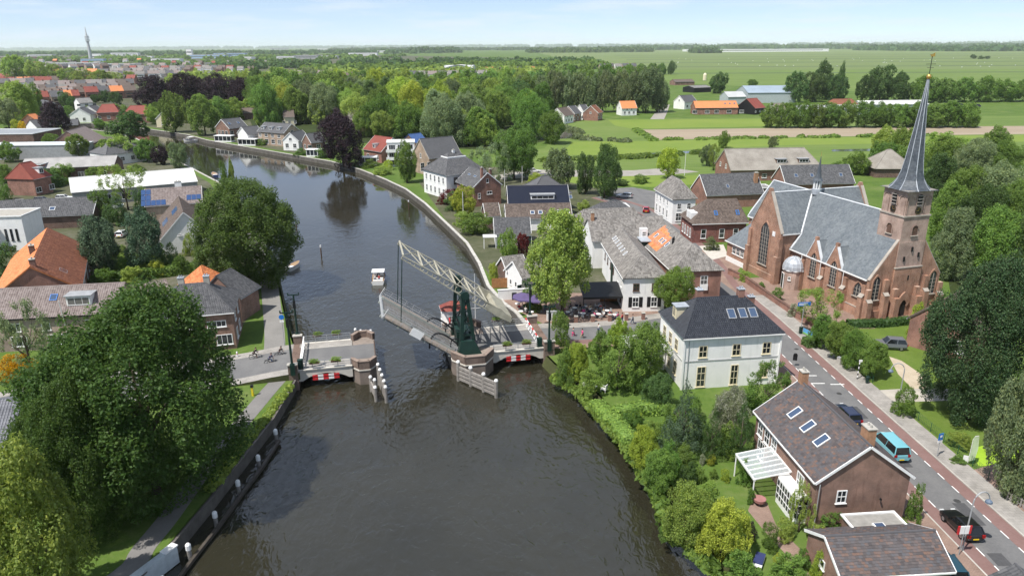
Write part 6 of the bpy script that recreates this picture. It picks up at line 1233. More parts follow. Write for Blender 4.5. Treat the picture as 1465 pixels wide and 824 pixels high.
PROTO = dict(
    chest=[crown('crown_chestnut', 3, 90000, .0155, 48, sub=24, tight=True, gapv=.9), crown('crown_chestnut_b', 9, 84000, .016, 44, sub=24, tight=True, gapv=.9)],
    near=[crown('crown_near_%d' % i, 21 + i, 26000, .026, 28, sub=15) for i in range(3)],
    round=[crown('crown_mid_%d' % i, 30 + i, 9000, .043, 22, sub=10) for i in range(5)],
    far=[crown('crown_far_%d' % i, 50 + i, 1800, .09, 14, sub=7) for i in range(4)],
    cone=[crown('crown_cone_%d' % i, 61 + i, 10000, .03, 46, 'cone', asp=.3, sub=8) for i in range(2)],
    airy=[crown('crown_airy_%d' % i, 71 + i, 11000, .025, 16, core=False, sub=5, gapv=.3) for i in range(2)],
    bush=[crown('crown_bush_%d' % i, 80 + i, 6000, .042, 14, 'dome', sub=9) for i in range(4)])
def trunk_mesh(seed, limbs=6):
    r = random.Random(seed); g = MB(); g.tube([(0, 0, -.02), (.004, .003, .1), (.012 * r.uniform(-1, 1), .012 * r.uniform(-1, 1), .35), (.02 * r.uniform(-1, 1), .02 * r.uniform(-1, 1), .7)], [.030, .021, .016, .005], 8)
    for i in range(limbs):
        a = 6.28 * i / limbs + r.uniform(-.3, .3); z0 = r.uniform(.2, .4); l = r.uniform(.14, .26)
        g.tube([(0, 0, z0), (l * .5 * math.cos(a), l * .5 * math.sin(a), z0 + .12), (l * math.cos(a), l * math.sin(a), z0 + r.uniform(.2, .34))], [.012, .008, .003], 6)
    return g.mesh('trunk', BARK, True)
TRUNKS = [trunk_mesh(i) for i in range(4)]
_tc = [0]
def set_mat(o, m):
    o.material_slots[0].link = 'OBJECT'; o.material_slots[0].material = m
def tree_at(label, x, y, H, W, form='round', leaf='green', cb=.16, name='tree', group=None, cat='tree', z0=0.0):
    """H height, W crown width, cb share of the height left clear below the crown"""
    i = _tc[0]; _tc[0] += 1; t = thing(name, label, cat, (x, y, z0), 0, group)
    L_ = PROTO[form]; c = link('crown', L_[i % len(L_)], t); c.location = (0, 0, H * cb); c.scale = (W / 2, W / 2 * RND.uniform(.92, 1.08), H * (1 - cb) / 2); c.rotation_euler = (0, 0, RND.uniform(0, 6.28)); set_mat(c, LM[leaf])
    k = link('trunk', TRUNKS[i % 4], t); k.scale = (max(H * .8, W * .6),) * 2 + (H,); k.rotation_euler = (0, 0, RND.uniform(0, 6.28)); return t
def tree(label, px, by, ty, wpx, form='round', leaf='green', cb=.16, **k):
    b = at(px, by); H = height(b, ty); W = metres(b, wpx, H * .5) * .92
    for _ in range(3): q = pix(b.x, b.y, H * .55); b.x += (px - q[0]) * metres(b, 1, H * .5)
    return tree_at(label, b.x, b.y, H, W, form, leaf, cb, **k)
def bush(label, px, by, wpx, hpx, leaf='green', name='shrub', form='bush', group=None, cat='shrub'):
    b = at(px, by); W = metres(b, wpx) * .9; H = max(.4, height(b, by - hpx)); i = _tc[0]; _tc[0] += 1
    t = thing(name, label, cat, b, RND.uniform(0, 6.28), group); L_ = PROTO[form]; c = link('foliage', L_[i % len(L_)], t); c.scale = (W / 2, W / 2, H / (1.75 if form == 'bush' else 2)); set_mat(c, LM[leaf]); return t
def hedge(label, pts, w, h, leaf='green', dens=26, size=.16, name='hedge', world=False):
    P = [Vector((*p, 0)) if world else at(*p) for p in pts]; o = P[0]; rng = np.random.default_rng(len(label)); C = []; N = []; ev = []; ef = []
    for a, b in zip(P[:-1], P[1:]):
        d = b - a; L_ = d.length; d.normalize(); r = Vector((d.y, -d.x, 0)); a = a - o
        for (area, fn) in ((L_ * w, 'top'), (L_ * h, 'l'), (L_ * h, 'r'), (w * h * 1.5, 'e0'), (w * h * 1.5, 'e1')):
            for _ in range(int(area * dens)):
                s = rng.uniform(0, L_); q = rng.uniform(-w / 2, w / 2); z = rng.uniform(0, h)
                if fn == 'top': p = a + d * s + r * q + Vector((0, 0, h + rng.normal() * .06)); n_ = (0, 0, 1)
                elif fn in 'lr': sg = 1 if fn == 'r' else -1; p = a + d * s + r * (sg * w / 2 + rng.normal() * .06) + Vector((0, 0, z)); n_ = tuple(r * sg)
                else: p = a + d * (0 if fn == 'e0' else L_) + r * q + Vector((0, 0, z)); n_ = tuple(-d if fn == 'e0' else d)
                C.append(tuple(p)); N.append((n_[0] + rng.normal() * .4, n_[1] + rng.normal() * .4, n_[2] + rng.normal() * .4 + .2))
        q = [a - r * w * .45, a + r * w * .45, a + d * L_ + r * w * .45, a + d * L_ - r * w * .45]; k = len(ev); ev += [tuple(v) for v in q] + [tuple(v + Vector((0, 0, h * .94))) for v in q]; ef += [tuple(k + i for i in f) for f in ((4, 5, 6, 7), (0, 1, 5, 4), (1, 2, 6, 5), (2, 3, 7, 6), (3, 0, 4, 7))]
    me = leaf_mesh('hedge', np.array(C), np.array(N), size, rng, .7, (ev, ef)); t = tag(link(name, me), label, 'hedge'); t.location = o; set_mat(t, LM[leaf]); return t
ORD = 'first second third fourth fifth sixth seventh eighth ninth tenth eleventh twelfth thirteenth fourteenth fifteenth sixteenth seventeenth eighteenth nineteenth twentieth'.split()
def row(items, place, kind='tree', **k):
    """a counted row: items sorted from left to right get an ordinal label"""
    items = sorted(items, key=lambda a: a[0]); n = len(items)
    for i, it in enumerate(items):
        w_ = 'leftmost' if i == 0 else 'rightmost' if i == n - 1 else ORD[i]
        lb = '%s %s from the left %s' % (w_, kind, place) if w_ not in ('leftmost', 'rightmost') else '%s %s %s' % (w_, kind, place)
        tree(lb, *it, group=(kind + ' row ' + place)[:60], **k)
# ---- left bank
tree('huge dark green chestnut covering the left riverside path', 196, 704, 430, 300, 'chest', 'chest', .0, name='chestnut_tree')
tree('pale green tree with visible trunk in the lower left corner', 34, 872, 645, 170, 'near', 'light', .05); tree('smaller dark chestnut crowding the lower left side of the huge one', 108, 765, 545, 165, 'chest', 'chest', .0, name='chestnut_tree')
tree('big round dark green tree on the left bank beside the small moored boat', 347, 410, 264, 158, 'chest', 'chest', .0)
tree('grey green birch in front of the purple brown roof', 34, 540, 432, 80, 'airy', 'grey', .1, name='birch_tree')
tree('pine tree beside the orange roof', 140, 398, 312, 62, 'near', 'pine', .12, name='pine_tree'); tree('pine tree with spreading top in front of the white gable', 207, 392, 302, 56, 'near', 'pine', .14, name='pine_tree')
tree('airy acacia in front of the white boat shed roof', 177, 300, 236, 66, 'airy', 'light', .3, name='acacia_tree'); tree('slim poplar tip rising left of the round dark tree top', 322, 305, 233, 13, 'round', 'green', .05, name='poplar_tree'); tree('slim poplar tip just right of its twin above the round dark tree', 334, 303, 231, 14, 'round', 'light', .05, name='poplar_tree')
bush('golden flowering shrub behind the birch at the left edge', 28, 545, 60, 32, 'flower'); bush('golden flowering shrub nearer the chestnut', 58, 548, 26, 24, 'flower')
bush('dark round shrub in the garden below the white gable', 246, 388, 28, 34, 'dark'); bush('clipped green shrub right of the dark round shrub', 272, 366, 22, 28, 'light'); bush('ball shaped light shrub near the small orange roof', 283, 384, 14, 12, 'lime')
hedge('long clipped green hedge in the garden behind the dark hipped roof', [(145, 404), (215, 398), (292, 388)], 2.0, 1.9, 'green'); hedge('loose darker hedge in front of the orange roofed house', [(150, 388), (178, 384), (230, 380)], 2.4, 2.6, 'green')
bush('dark bush left of the white cubic house', 8, 400, 50, 44, 'dark'); bush('green bush at the foot of the pine', 172, 392, 30, 26, 'green'); bush('yellow green conifer tip behind the chestnut top', 232, 432, 16, 30, 'lime', form='cone'); bush('low green bush right of the yellow conifer', 208, 436, 40, 26, 'green')
for i, (x, y, a, b, l) in enumerate([(150, 318, 36, 40, 'green'), (170, 322, 40, 34, 'dark'), (205, 312, 26, 34, 'dark'), (70, 268, 44, 22, 'dark'), (95, 262, 40, 24, 'green'), (8, 286, 20, 26, 'green')]): bush('garden bush number %s from the left near the white boat shed' % ORD[i] if False else ['pale bush', 'dark dense bush', 'tall dark bush', 'low dark bush', 'green bush', 'small green bush'][i] + [' between the long dark roof and the boat shed', ' under the acacia', ' beside the solar panel roof', ' beside the red mansard house', ' in front of the works hall', ' at the left edge below the red mansard house'][i], x, y, a, b, l)
tree('green tree left of the works hall', 110, 228, 193, 34, 'round', 'green'); tree('light green tree above the works hall', 171, 232, 195, 40, 'round', 'light'); tree('dark round tree at the river bend', 183, 207, 160, 60, 'round', 'dark'); tree('light green tree by the boat shed end', 254, 240, 205, 26, 'round', 'willow', .05); tree('small copper shrub tree beside the boat shed end', 228, 236, 210, 26, 'round', 'copper', .05); tree('green bushy tree right of the works hall', 208, 232, 200, 34, 'round', 'green', .05)
tree('dark copper tree beside the low grey roof', 78, 197, 147, 46, 'near', 'copper', .1, name='copper_beech'); bush('bright yellow shrub at the far left bank', 36, 190, 18, 14, 'flower'); bush('light green shrubs left of the copper tree', 25, 190, 22, 16, 'lime')
tree('large light green willow at the left edge far bank', 28, 178, 118, 62, 'near', 'light', .06); tree('pale willow in front of the large left tree', 8, 184, 142, 36, 'round', 'willow', .04, name='willow_tree'); tree('second large green tree beside the far left willow', 44, 170, 122, 36, 'round', 'green', .05)
row([(222, 165, 110, 62), (262, 163, 107, 66), (306, 162, 108, 66), (345, 164, 113, 56)], 'in the long dark copper beech group', 'copper beech', form='near', leaf='copper', cb=.04, name='copper_beech')
tree('bright green tree in front of the copper beeches', 247, 190, 134, 38, 'round', 'green', .08); tree('broad green tree at the bend between river houses', 290, 194, 137, 46, 'round', 'green', .1); tree('darker tree behind the river bend houses', 312, 178, 140, 34, 'round', 'green', .05); tree('small green tree by the quay at the bend', 218, 178, 152, 24, 'round', 'light', .05)
# ---- gardens of the river houses
tree('large dark copper beech beside the river terrace', 488, 238, 160, 66, 'near', 'copper', .05, name='copper_beech'); tree('slim grey green tree in front of the brown hall', 581, 262, 204, 34, 'round', 'green', .08); tree('pale willow beside the white mansion', 700, 262, 206, 64, 'airy', 'willow', .05, name='willow_tree')
tree('large green tree right of the white mansion', 735, 256, 181, 70, 'near', 'green', .1); tree('yellow green garden tree below the brick gable', 663, 310, 268, 38, 'round', 'lime', .1); tree('round grey green tree behind the solar roof', 801, 270, 214, 46, 'round', 'grey', .06); tree('slender dark alder left of its broader twin', 838, 278, 222, 32, 'round', 'dark', .05, name='alder_tree'); tree('broad dark alder behind the inn roofs', 866, 284, 209, 52, 'near', 'dark', .05, name='alder_tree')
tree('young bright green tree on the lawn behind the dark alders', 957, 256, 213, 34, 'round', 'lime', .12); tree('small tree left of the thatched farmhouse', 1012, 238, 208, 24, 'round', 'grey', .1); tree('thin tree at the brick gable of the thatched farmhouse', 1022, 244, 206, 20, 'airy', 'light', .1); tree('tree in front of the thatched ridge', 1036, 212, 188, 18, 'round', 'green', .05); tree('small round tree above the thatched farmhouse', 1106, 212, 196, 16, 'round', 'grey', .05)
tree('big linden shading the inn terrace', 806, 452, 304, 112, 'near', 'light', .16, name='linden_tree'); tree('grey green birch in front of the inn', 966, 450, 384, 60, 'near', 'light', .15, name='birch_tree'); tree('copper leaved small tree behind the white cottage', 746, 372, 335, 26, 'round', 'red', .1); tree('light green tree beside the copper leaved one', 727, 378, 330, 30, 'round', 'light', .1); tree('dark clipped round tree on the terrace corner', 782, 440, 404, 18, 'round', 'dark', .45); tree('palm like dark tree beside the white gabled cottage', 757, 426, 398, 20, 'airy', 'dark', .4)
for i, (x, y, a, b, l, lb) in enumerate([(655, 300, 44, 22, 'dark', 'dark shrub below the brick gable'), (640, 292, 34, 18, 'red', 'reddish shrub on the mansion terrace'), (685, 335, 56, 26, 'green', 'garden shrub between quay and white cottage porch'), (665, 322, 36, 16, 'light', 'light shrub left of the porch garden'), (835, 300, 22, 12, 'light', 'small shrub in front of the long cottage'), (775, 402, 18, 14, 'green', 'green shrub by the terrace fence'), (706, 400, 22, 20, 'lime', 'yellow green shrub on the quay terrace'), (760, 444, 34, 26, 'green', 'leafy shrub in the terrace corner'), (530, 240, 30, 10, 'green', 'clipped shrub before the white glazed bay'), (545, 250, 36, 10, 'light', 'low shrub along the quay by the bay'), (556, 243, 20, 12, 'lime', 'yellow shrub beside the modern house'), (465, 226, 30, 12, 'green', 'low shrub under the large copper beech'), (432, 222, 26, 8, 'green', 'low shrub on the quay before the curved gable'), (375, 208, 22, 8, 'green', 'low shrub on the quay before the tan terrace'), (625, 276, 30, 10, 'green', 'low hedge plant before the mansion'), (1018, 358, 24, 16, 'grey', 'small shrub beside the maroon brick house'), (770, 262, 34, 12, 'lime', 'yellow hedge plant beside the field lane'), (915, 262, 30, 10, 'green', 'low shrub by the car park'), (890, 266, 26, 8, 'dark', 'dark low shrub left of the car park')]): bush(lb, x, y, a, b, l)
# ---- villa garden, right bank
tree('loose grey green tree over the garden seats', 885, 556, 478, 84, 'airy', 'green', .06); tree('second loose tree against the villa wall', 920, 548, 468, 72, 'near', 'green', .05); tree('yellow green tree at the bridge garden', 828, 545, 492, 44, 'near', 'lime', .05); tree('bright yellow green tree behind the garden', 888, 500, 458, 34, 'round', 'lime', .05); tree('leafy tree behind the bridge garden benches', 858, 520, 474, 36, 'round', 'green', .05)
tree('dark spruce in front of the villa', 980, 645, 552, 74, 'cone', 'pine', .03, name='spruce_tree'); tree('dark green conifer right of the spruce', 1020, 655, 585, 44, 'cone', 'dark', .03, name='conifer_tree'); tree('elder with creamy flowers against the villa', 1042, 625, 556, 60, 'near', 'white', .05, name='elder_tree'); tree('dark yew behind the brick house corner', 1062, 660, 575, 46, 'cone', 'dark', .03, name='yew_tree'); tree('green tree between villa and brick house', 1100, 590, 522, 78, 'airy', 'green', .1); tree('dark round evergreen under the villa wall', 938, 585, 536, 50, 'near', 'dark', .04)
tree('yellow topped tree on the water edge', 918, 672, 612, 50, 'near', 'lime', .05); tree('dense green tree on the water edge', 945, 705, 645, 54, 'near', 'green', .05); tree('broad pale green shrub tree leaning over the water', 985, 782, 698, 76, 'near', 'light', .05); tree('golden green tree beside the garden path', 1035, 800, 722, 78, 'near', 'gold', .05); tree('green tree against the brick house conservatory', 1148, 760, 690, 40, 'airy', 'light', .05)
hedge('clipped hedge across the villa garden', [(880, 600), (915, 592), (950, 590)], 1.6, 1.5, 'light', 40, .12); hedge('low hedge along the garden bank', [(852, 585), (880, 612), (902, 640)], 1.8, 1.3, 'light', 40, .12)
for x, y, a, b, l, lb in [(800, 500, 34, 44, 'green', 'green shrub at the bridge corner'), (812, 548, 40, 40, 'green', 'shrub hanging over the water by the bridge'), (840, 565, 44, 30, 'light', 'light shrub on the bank below the benches'), (912, 560, 26, 26, 'green', 'shrub at the villa corner'), (912, 600, 20, 10, 'lime', 'small yellow green shrub in the villa garden'), (905, 612, 34, 24, 'green', 'rounded shrub below the clipped hedge'), (960, 620, 40, 36, 'green', 'dense shrub left of the spruce'), (930, 640, 40, 32, 'light', 'light shrub beside the spruce'), (975, 668, 36, 26, 'green', 'shrub below the spruce'), (985, 690, 30, 26, 'dark', 'dark shrub on the lower lawn'), (1010, 720, 34, 22, 'light', 'light shrub above the golden tree'), (1018, 664, 16, 12, 'gold', 'ball of golden shrub on the lawn'), (1036, 688, 16, 14, 'lime', 'light ball shrub beside the veranda'), (1020, 684, 14, 12, 'green', 'small green ball shrub on the lawn'), (1004, 664, 12, 12, 'white', 'white flowering shrub on the lawn'), (1072, 772, 18, 22, 'copper', 'copper leaved shrub by the path'), (1098, 785, 30, 30, 'green', 'green shrub on the garden path bend'), (1115, 808, 20, 16, 'lime', 'light shrub by the garden path'), (1130, 828, 60, 26, 'green', 'shrub bed at the bottom edge'), (1165, 790, 36, 34, 'light', 'shrub beside the garage'), (1185, 752, 44, 20, 'green', 'shrub along the brick gable'), (1172, 824, 30, 30, 'lime', 'yellow green shrub below the garage'), (1304, 745, 26, 46, 'green', 'ivy covered shrub at the brick gable corner'), (1290, 760, 26, 14, 'light', 'low shrub beside the annex'), (1075, 720, 16, 18, 'green', 'shrub under the veranda post'), (1060, 822, 60, 30, 'green', 'shrub on the bank at the bottom edge'), (960, 770, 40, 30, 'green', 'shrub leaning over the water near the golden tree'), (1100, 640, 24, 30, 'dark', 'dark shrub at the brick house side')]: bush(lb, x, y, a, b, l)
# ---- church side of the street
row([(1178, 500, 452, 44), (1203, 515, 461, 44), (1226, 527, 474, 44), (1252, 541, 489, 48)], 'in the row of ball trees along the street', 'ball tree', form='near', leaf='green', cb=.12, name='ball_tree')
tree('spreading tree in front of the church porch', 1175, 472, 412, 74, 'airy', 'light', .2); tree('great bronze beech hiding the old brick house', 1410, 598, 378, 160, 'chest', 'beech', .02, name='beech_tree'); tree('weeping willow at the right edge', 1470, 706, 520, 92, 'near', 'willow', .0, name='willow_tree')
bush('round clipped bush at the driveway corner', 1292, 592, 38, 34, 'green'); bush('reed tuft beside the duckweed pond', 1372, 640, 40, 16, 'light', name='reed_tuft'); bush('low waterside plants on the pond edge', 1370, 662, 24, 8, 'green'); bush('climbing yellow green ivy on the old brick house', 1306, 486, 32, 44, 'lime', name='ivy'); bush('flowering bush inside the churchyard wall', 1112, 430, 20, 16, 'green'); bush('small bush beside the church porch', 1090, 414, 12, 9, 'green'); bush('bush by the sacristy', 1066, 402, 20, 12, 'light'); bush('white flowering bush at the churchyard corner', 1140, 452, 30, 14, 'white')
hedge('low clipped hedge in front of the west door', [(1212, 468), (1262, 467), (1300, 463)], 1.2, 1.1, 'dark', 50, .12); hedge('low hedge inside the street fence', [(1150, 492), (1160, 498), (1172, 492)], 1.0, 1.2, 'dark', 50, .12)
wood = [(1352, 250, 196, 60), (1395, 256, 200, 60), (1440, 250, 205, 66), (1345, 300, 222, 60), (1390, 312, 240, 70), (1436, 316, 236, 76), (1360, 345, 262, 62), (1405, 352, 268, 72), (1450, 352, 262, 72), (1372, 400, 300, 70), (1425, 405, 300, 80), (1470, 410, 305, 80), (1480, 300, 236, 60)]
for i, it in enumerate(wood): tree(['large tree', 'round tree', 'tall tree'][i % 3] + ' in the wood right of the spire, ' + ['back row left', 'back row middle', 'back row right', 'second row left', 'second row middle', 'second row right', 'third row left', 'third row middle', 'third row right', 'front row left', 'front row middle', 'front row right', 'at the picture edge'][i], *it, form='near', leaf=['green', 'willow', 'green', 'dark'][i % 4], cb=.02, group='wood right of the spire')
row([(1262, 246, 205, 46), (1228, 250, 218, 40), (1290, 248, 210, 36), (1200, 258, 232, 36)], 'just behind the church spire base', form='round', leaf='green', cb=.03)
row([(1268, 226, 182, 40), (1296, 232, 184, 44), (1345, 232, 190, 60), (1372, 228, 198, 44)], 'in the meadow behind the spire', form='round', leaf='light', cb=.04); tree('lone leaning tree in the meadow at the right edge', 1427, 228, 182, 38, 'round', 'green', .2)
row([(1105 + i * 21, 183, 150 - (i % 3) * 2, 34) for i in range(6)] + [(1240 + i * 24, 182.5, 146 + (i * 7) % 5, 40) for i in range(7)], 'in the hedgerow beyond the ploughed field', 'hedgerow tree', form='round', leaf='green', cb=.02)
row([(1140, 147, 104, 36), (1165, 146, 105, 36), (1180, 143, 89, 34), (1198, 146, 108, 34), (1204, 142, 91, 10)], 'in the farm grove left of the spire', form='round', leaf='dark', cb=.03); row([(1240, 146, 108, 30), (1262, 145, 95, 42), (1290, 146, 105, 36)], 'in the big grove behind the long white shed', form='round', leaf='dark', cb=.03)
row([(1325 + i * 29, 147 - i * .3, 109 + (i * 5) % 7, 40) for i in range(6)], 'in the tree belt right of the spire', form='round', leaf='green', cb=.03); row([(1393, 84.5, 78.5, 10), (1404, 85, 80, 9), (1413, 85, 80.5, 8)], 'in the small clump out on the polder', form='far', leaf='dark', cb=.02)
tree('single dense tree beside the farm sheds', 1029, 134, 105, 30, 'round', 'dark', .04); tree('small tree right of the farm sheds', 1077, 124, 114, 16, 'round', 'green', .03); tree('round tree standing alone above the lane wood', 961, 107, 88, 14, 'round', 'dark', .05); row([(884, 107, 96, 16), (900, 107, 93, 20), (918, 107, 92, 20), (935, 107, 91, 18), (947, 107, 91, 16)], 'in the far line above the lane wood', form='round', leaf='green', cb=.03)
row([(778 + i * 17, 161, 110 - (i * 7) % 9, 30) for i in range(6)] + [(888, 160, 102, 36), (906, 162, 104, 34), (925, 162, 98, 44), (942, 161, 104, 34)], 'in the tall row behind the lane houses', 'poplar', form='round', leaf='grey', cb=.05, name='poplar_tree')
row([(790 + i * 26, 148, 100 - (i * 5) % 8, 34) for i in range(6)], 'in the rear row behind the lane houses', form='round', leaf='green', cb=.03); row([(765, 200, 140, 50), (790, 206, 160, 46), (752, 190, 130, 50), (775, 176, 120, 46)], 'in the dark group left of the pasture pond', form='near', leaf='green', cb=.03)
# ---- the great wood behind the river houses, row by row from the front
rw = random.Random(5); lv = ['green', 'light', 'green', 'willow', 'dark', 'light', 'green', 'lime', 'grey']
for ri, (y, x0, x1, w0, hp, nm) in enumerate([(207, 640, 705, 58, 64, 'front'), (197, 540, 705, 58, 62, 'second'), (187, 505, 745, 56, 60, 'third'), (178, 385, 755, 50, 54, 'fourth'), (169, 372, 765, 46, 50, 'fifth'), (160, 368, 765, 42, 46, 'sixth'), (151, 360, 770, 38, 42, 'seventh'), (143, 350, 775, 36, 38, 'eighth'), (135, 345, 780, 32, 34, 'ninth')]):
    x = x0; it = []
    while x <= x1: it.append((x + rw.uniform(-5, 5), y + rw.uniform(-2.5, 2.5), y - hp * rw.uniform(.8, 1.15), w0 * rw.uniform(.85, 1.2))); x += w0 * .74
    for i, q in enumerate(it):
        lb = ('leftmost' if i == 0 else 'rightmost' if i == len(it) - 1 else ORD[i]) + (' tree of the %s row in the wood behind the river houses' if i in (0, len(it) - 1) else ' tree from the left, %s row of the wood behind the river houses') % nm
        tree(lb, *q, form='near' if y > 165 else 'round', leaf=lv[rw.randrange(9)], cb=.0, group='wood behind the river houses')
row([(95 + i * 0, 0, 0, 0) for i in range(0)], '') if False else None
row([(22, 118, 80, 44), (50, 120, 88, 34), (72, 118, 92, 30), (96, 122, 98, 30), (118, 124, 100, 30), (143, 124, 101, 34), (163, 122, 104, 26), (184, 120, 103, 22)], 'in the tree line before the far terraces', form='round', leaf='light', cb=.03)
row([(92, 152, 132, 20), (104, 158, 138, 18), (150, 147, 130, 18), (165, 150, 132, 20), (136, 148, 136, 14)], 'in the street behind the far quay', form='round', leaf='dark', cb=.05)

row([(12, 232, 204, 30), (72, 212, 192, 26), (148, 222, 200, 24), (135, 262, 240, 26), (60, 258, 238, 24), (196, 262, 236, 30), (5, 262, 236, 26)], 'among the works halls on the left bank', 'garden tree', form='round', leaf='green', cb=.05)
row([(20, 160, 140, 26), (70, 160, 146, 18), (95, 170, 152, 20), (150, 172, 154, 22), (172, 168, 150, 24), (212, 172, 150, 22), (128, 166, 152, 16), (228, 168, 146, 22), (142, 186, 170, 18)], 'between the houses of the far quay', 'garden tree', form='round', leaf='green', cb=.04)
row([(330, 172, 142, 40), (362, 168, 138, 40), (395, 172, 140, 40), (345, 160, 132, 36), (430, 176, 142, 40), (460, 178, 140, 44), (375, 180, 158, 24), (300, 174, 144, 34), (268, 176, 150, 28)], 'directly behind the river terrace', form='round', leaf='light', cb=.0)
row([(520, 196, 158, 40), (548, 198, 160, 40), (578, 196, 158, 36), (604, 194, 156, 38), (630, 192, 150, 40), (660, 206, 160, 42), (690, 210, 164, 44)], 'directly behind the red mansard house and hall', form='near', leaf='light', cb=.0)
row([(170, 376, 352, 26), (120, 372, 344, 30), (225, 376, 350, 24), (92, 420, 396, 26), (258, 392, 366, 22)], 'in the pine garden', 'garden tree', form='round', leaf='green', cb=.05)
for x, y, a, b, l, lb in [(150, 408, 40, 20, 'green', 'clipped shrub below the first pine'), (192, 404, 36, 20, 'light', 'round light shrub between the pines'), (120, 392, 30, 24, 'dark', 'dark shrub beside the orange roof gutter'), (228, 396, 30, 20, 'lime', 'lime shrub near the white gable garden'), (1000, 640, 36, 34, 'dark', 'dark shrub right of the spruce'), (1046, 650, 44, 40, 'green', 'shrub under the creamy elder'), (955, 680, 40, 40, 'green', 'bushy shrub above the garden lawn'), (1065, 690, 30, 30, 'green', 'shrub behind the veranda roof'), (990, 600, 34, 30, 'green', 'shrub at the villa door'), (1075, 590, 40, 30, 'green', 'shrub between villa and slate roof'), (870, 545, 36, 26, 'green', 'shrub behind the garden seats'), (905, 530, 40, 34, 'light', 'light shrub under the loose trees'), (800, 470, 26, 22, 'dark', 'dark shrub beside the signal post'), (880, 490, 30, 20, 'green', 'shrub by the road behind the garden'), (935, 500, 30, 34, 'green', 'shrub against the villa side wall'), (1015, 705, 26, 16, 'light', 'low flowers on the lawn edge'), (1000, 690, 24, 18, 'green', 'small shrub left of the lawn'), (1120, 770, 30, 24, 'light', 'shrub on the path beside the conservatory'), (1145, 812, 30, 22, 'green', 'shrub between path and garage'), (1320, 476, 30, 24, 'green', 'shrub at the foot of the old brick house')]: bush(lb, x, y, a, b, l)
# ================================================================== VEHICLES, PEOPLE, STREET FURNITURE
RUB = plain('rubber', (0.012, 0.012, 0.013), 0.9, 0.2); RIM = plain('alloy', (0.35, 0.36, 0.37), 0.35, 0.1, metal=0.7); CARGL = NT('car_glass').fin((0.012, 0.014, 0.016), 0.08, 0.6); TAIL = plain('tail_red', (0.30, 0.01, 0.01), 0.25, 0.1); LAMPG = plain('lamp_glass', (0.55, 0.56, 0.56), 0.2, 0.1); PLATE = plain('plate_yellow', (0.75, 0.52, 0.02), 0.5, 0.05)
def paintm(name, c): 
    if name in MATS: return MATS[name]
    t = NT(name); t.fin(c, 0.3, 0.5); t.b.inputs['Coat Weight'].default_value = 0.6; t.b.inputs['Coat Roughness'].default_value = 0.06; MATS[name] = t.m; return t.m
_CAR = {}
KIND = {  # length, half width, belt, roof, nose, windscreen foot, roof front, roof rear, tail foot
    'hatch': (4.15, .88, .92, 1.46, .72, .55, -.05, -1.55, -1.98), 'wagon': (4.6, .9, .95, 1.5, .75, .75, .1, -1.9, -2.2), 'suv': (4.5, .92, 1.02, 1.68, .9, .75, .15, -1.85, -2.18), 'van': (4.9, .95, 1.12, 1.94, .98, 1.5, .85, -2.25, -2.42)}
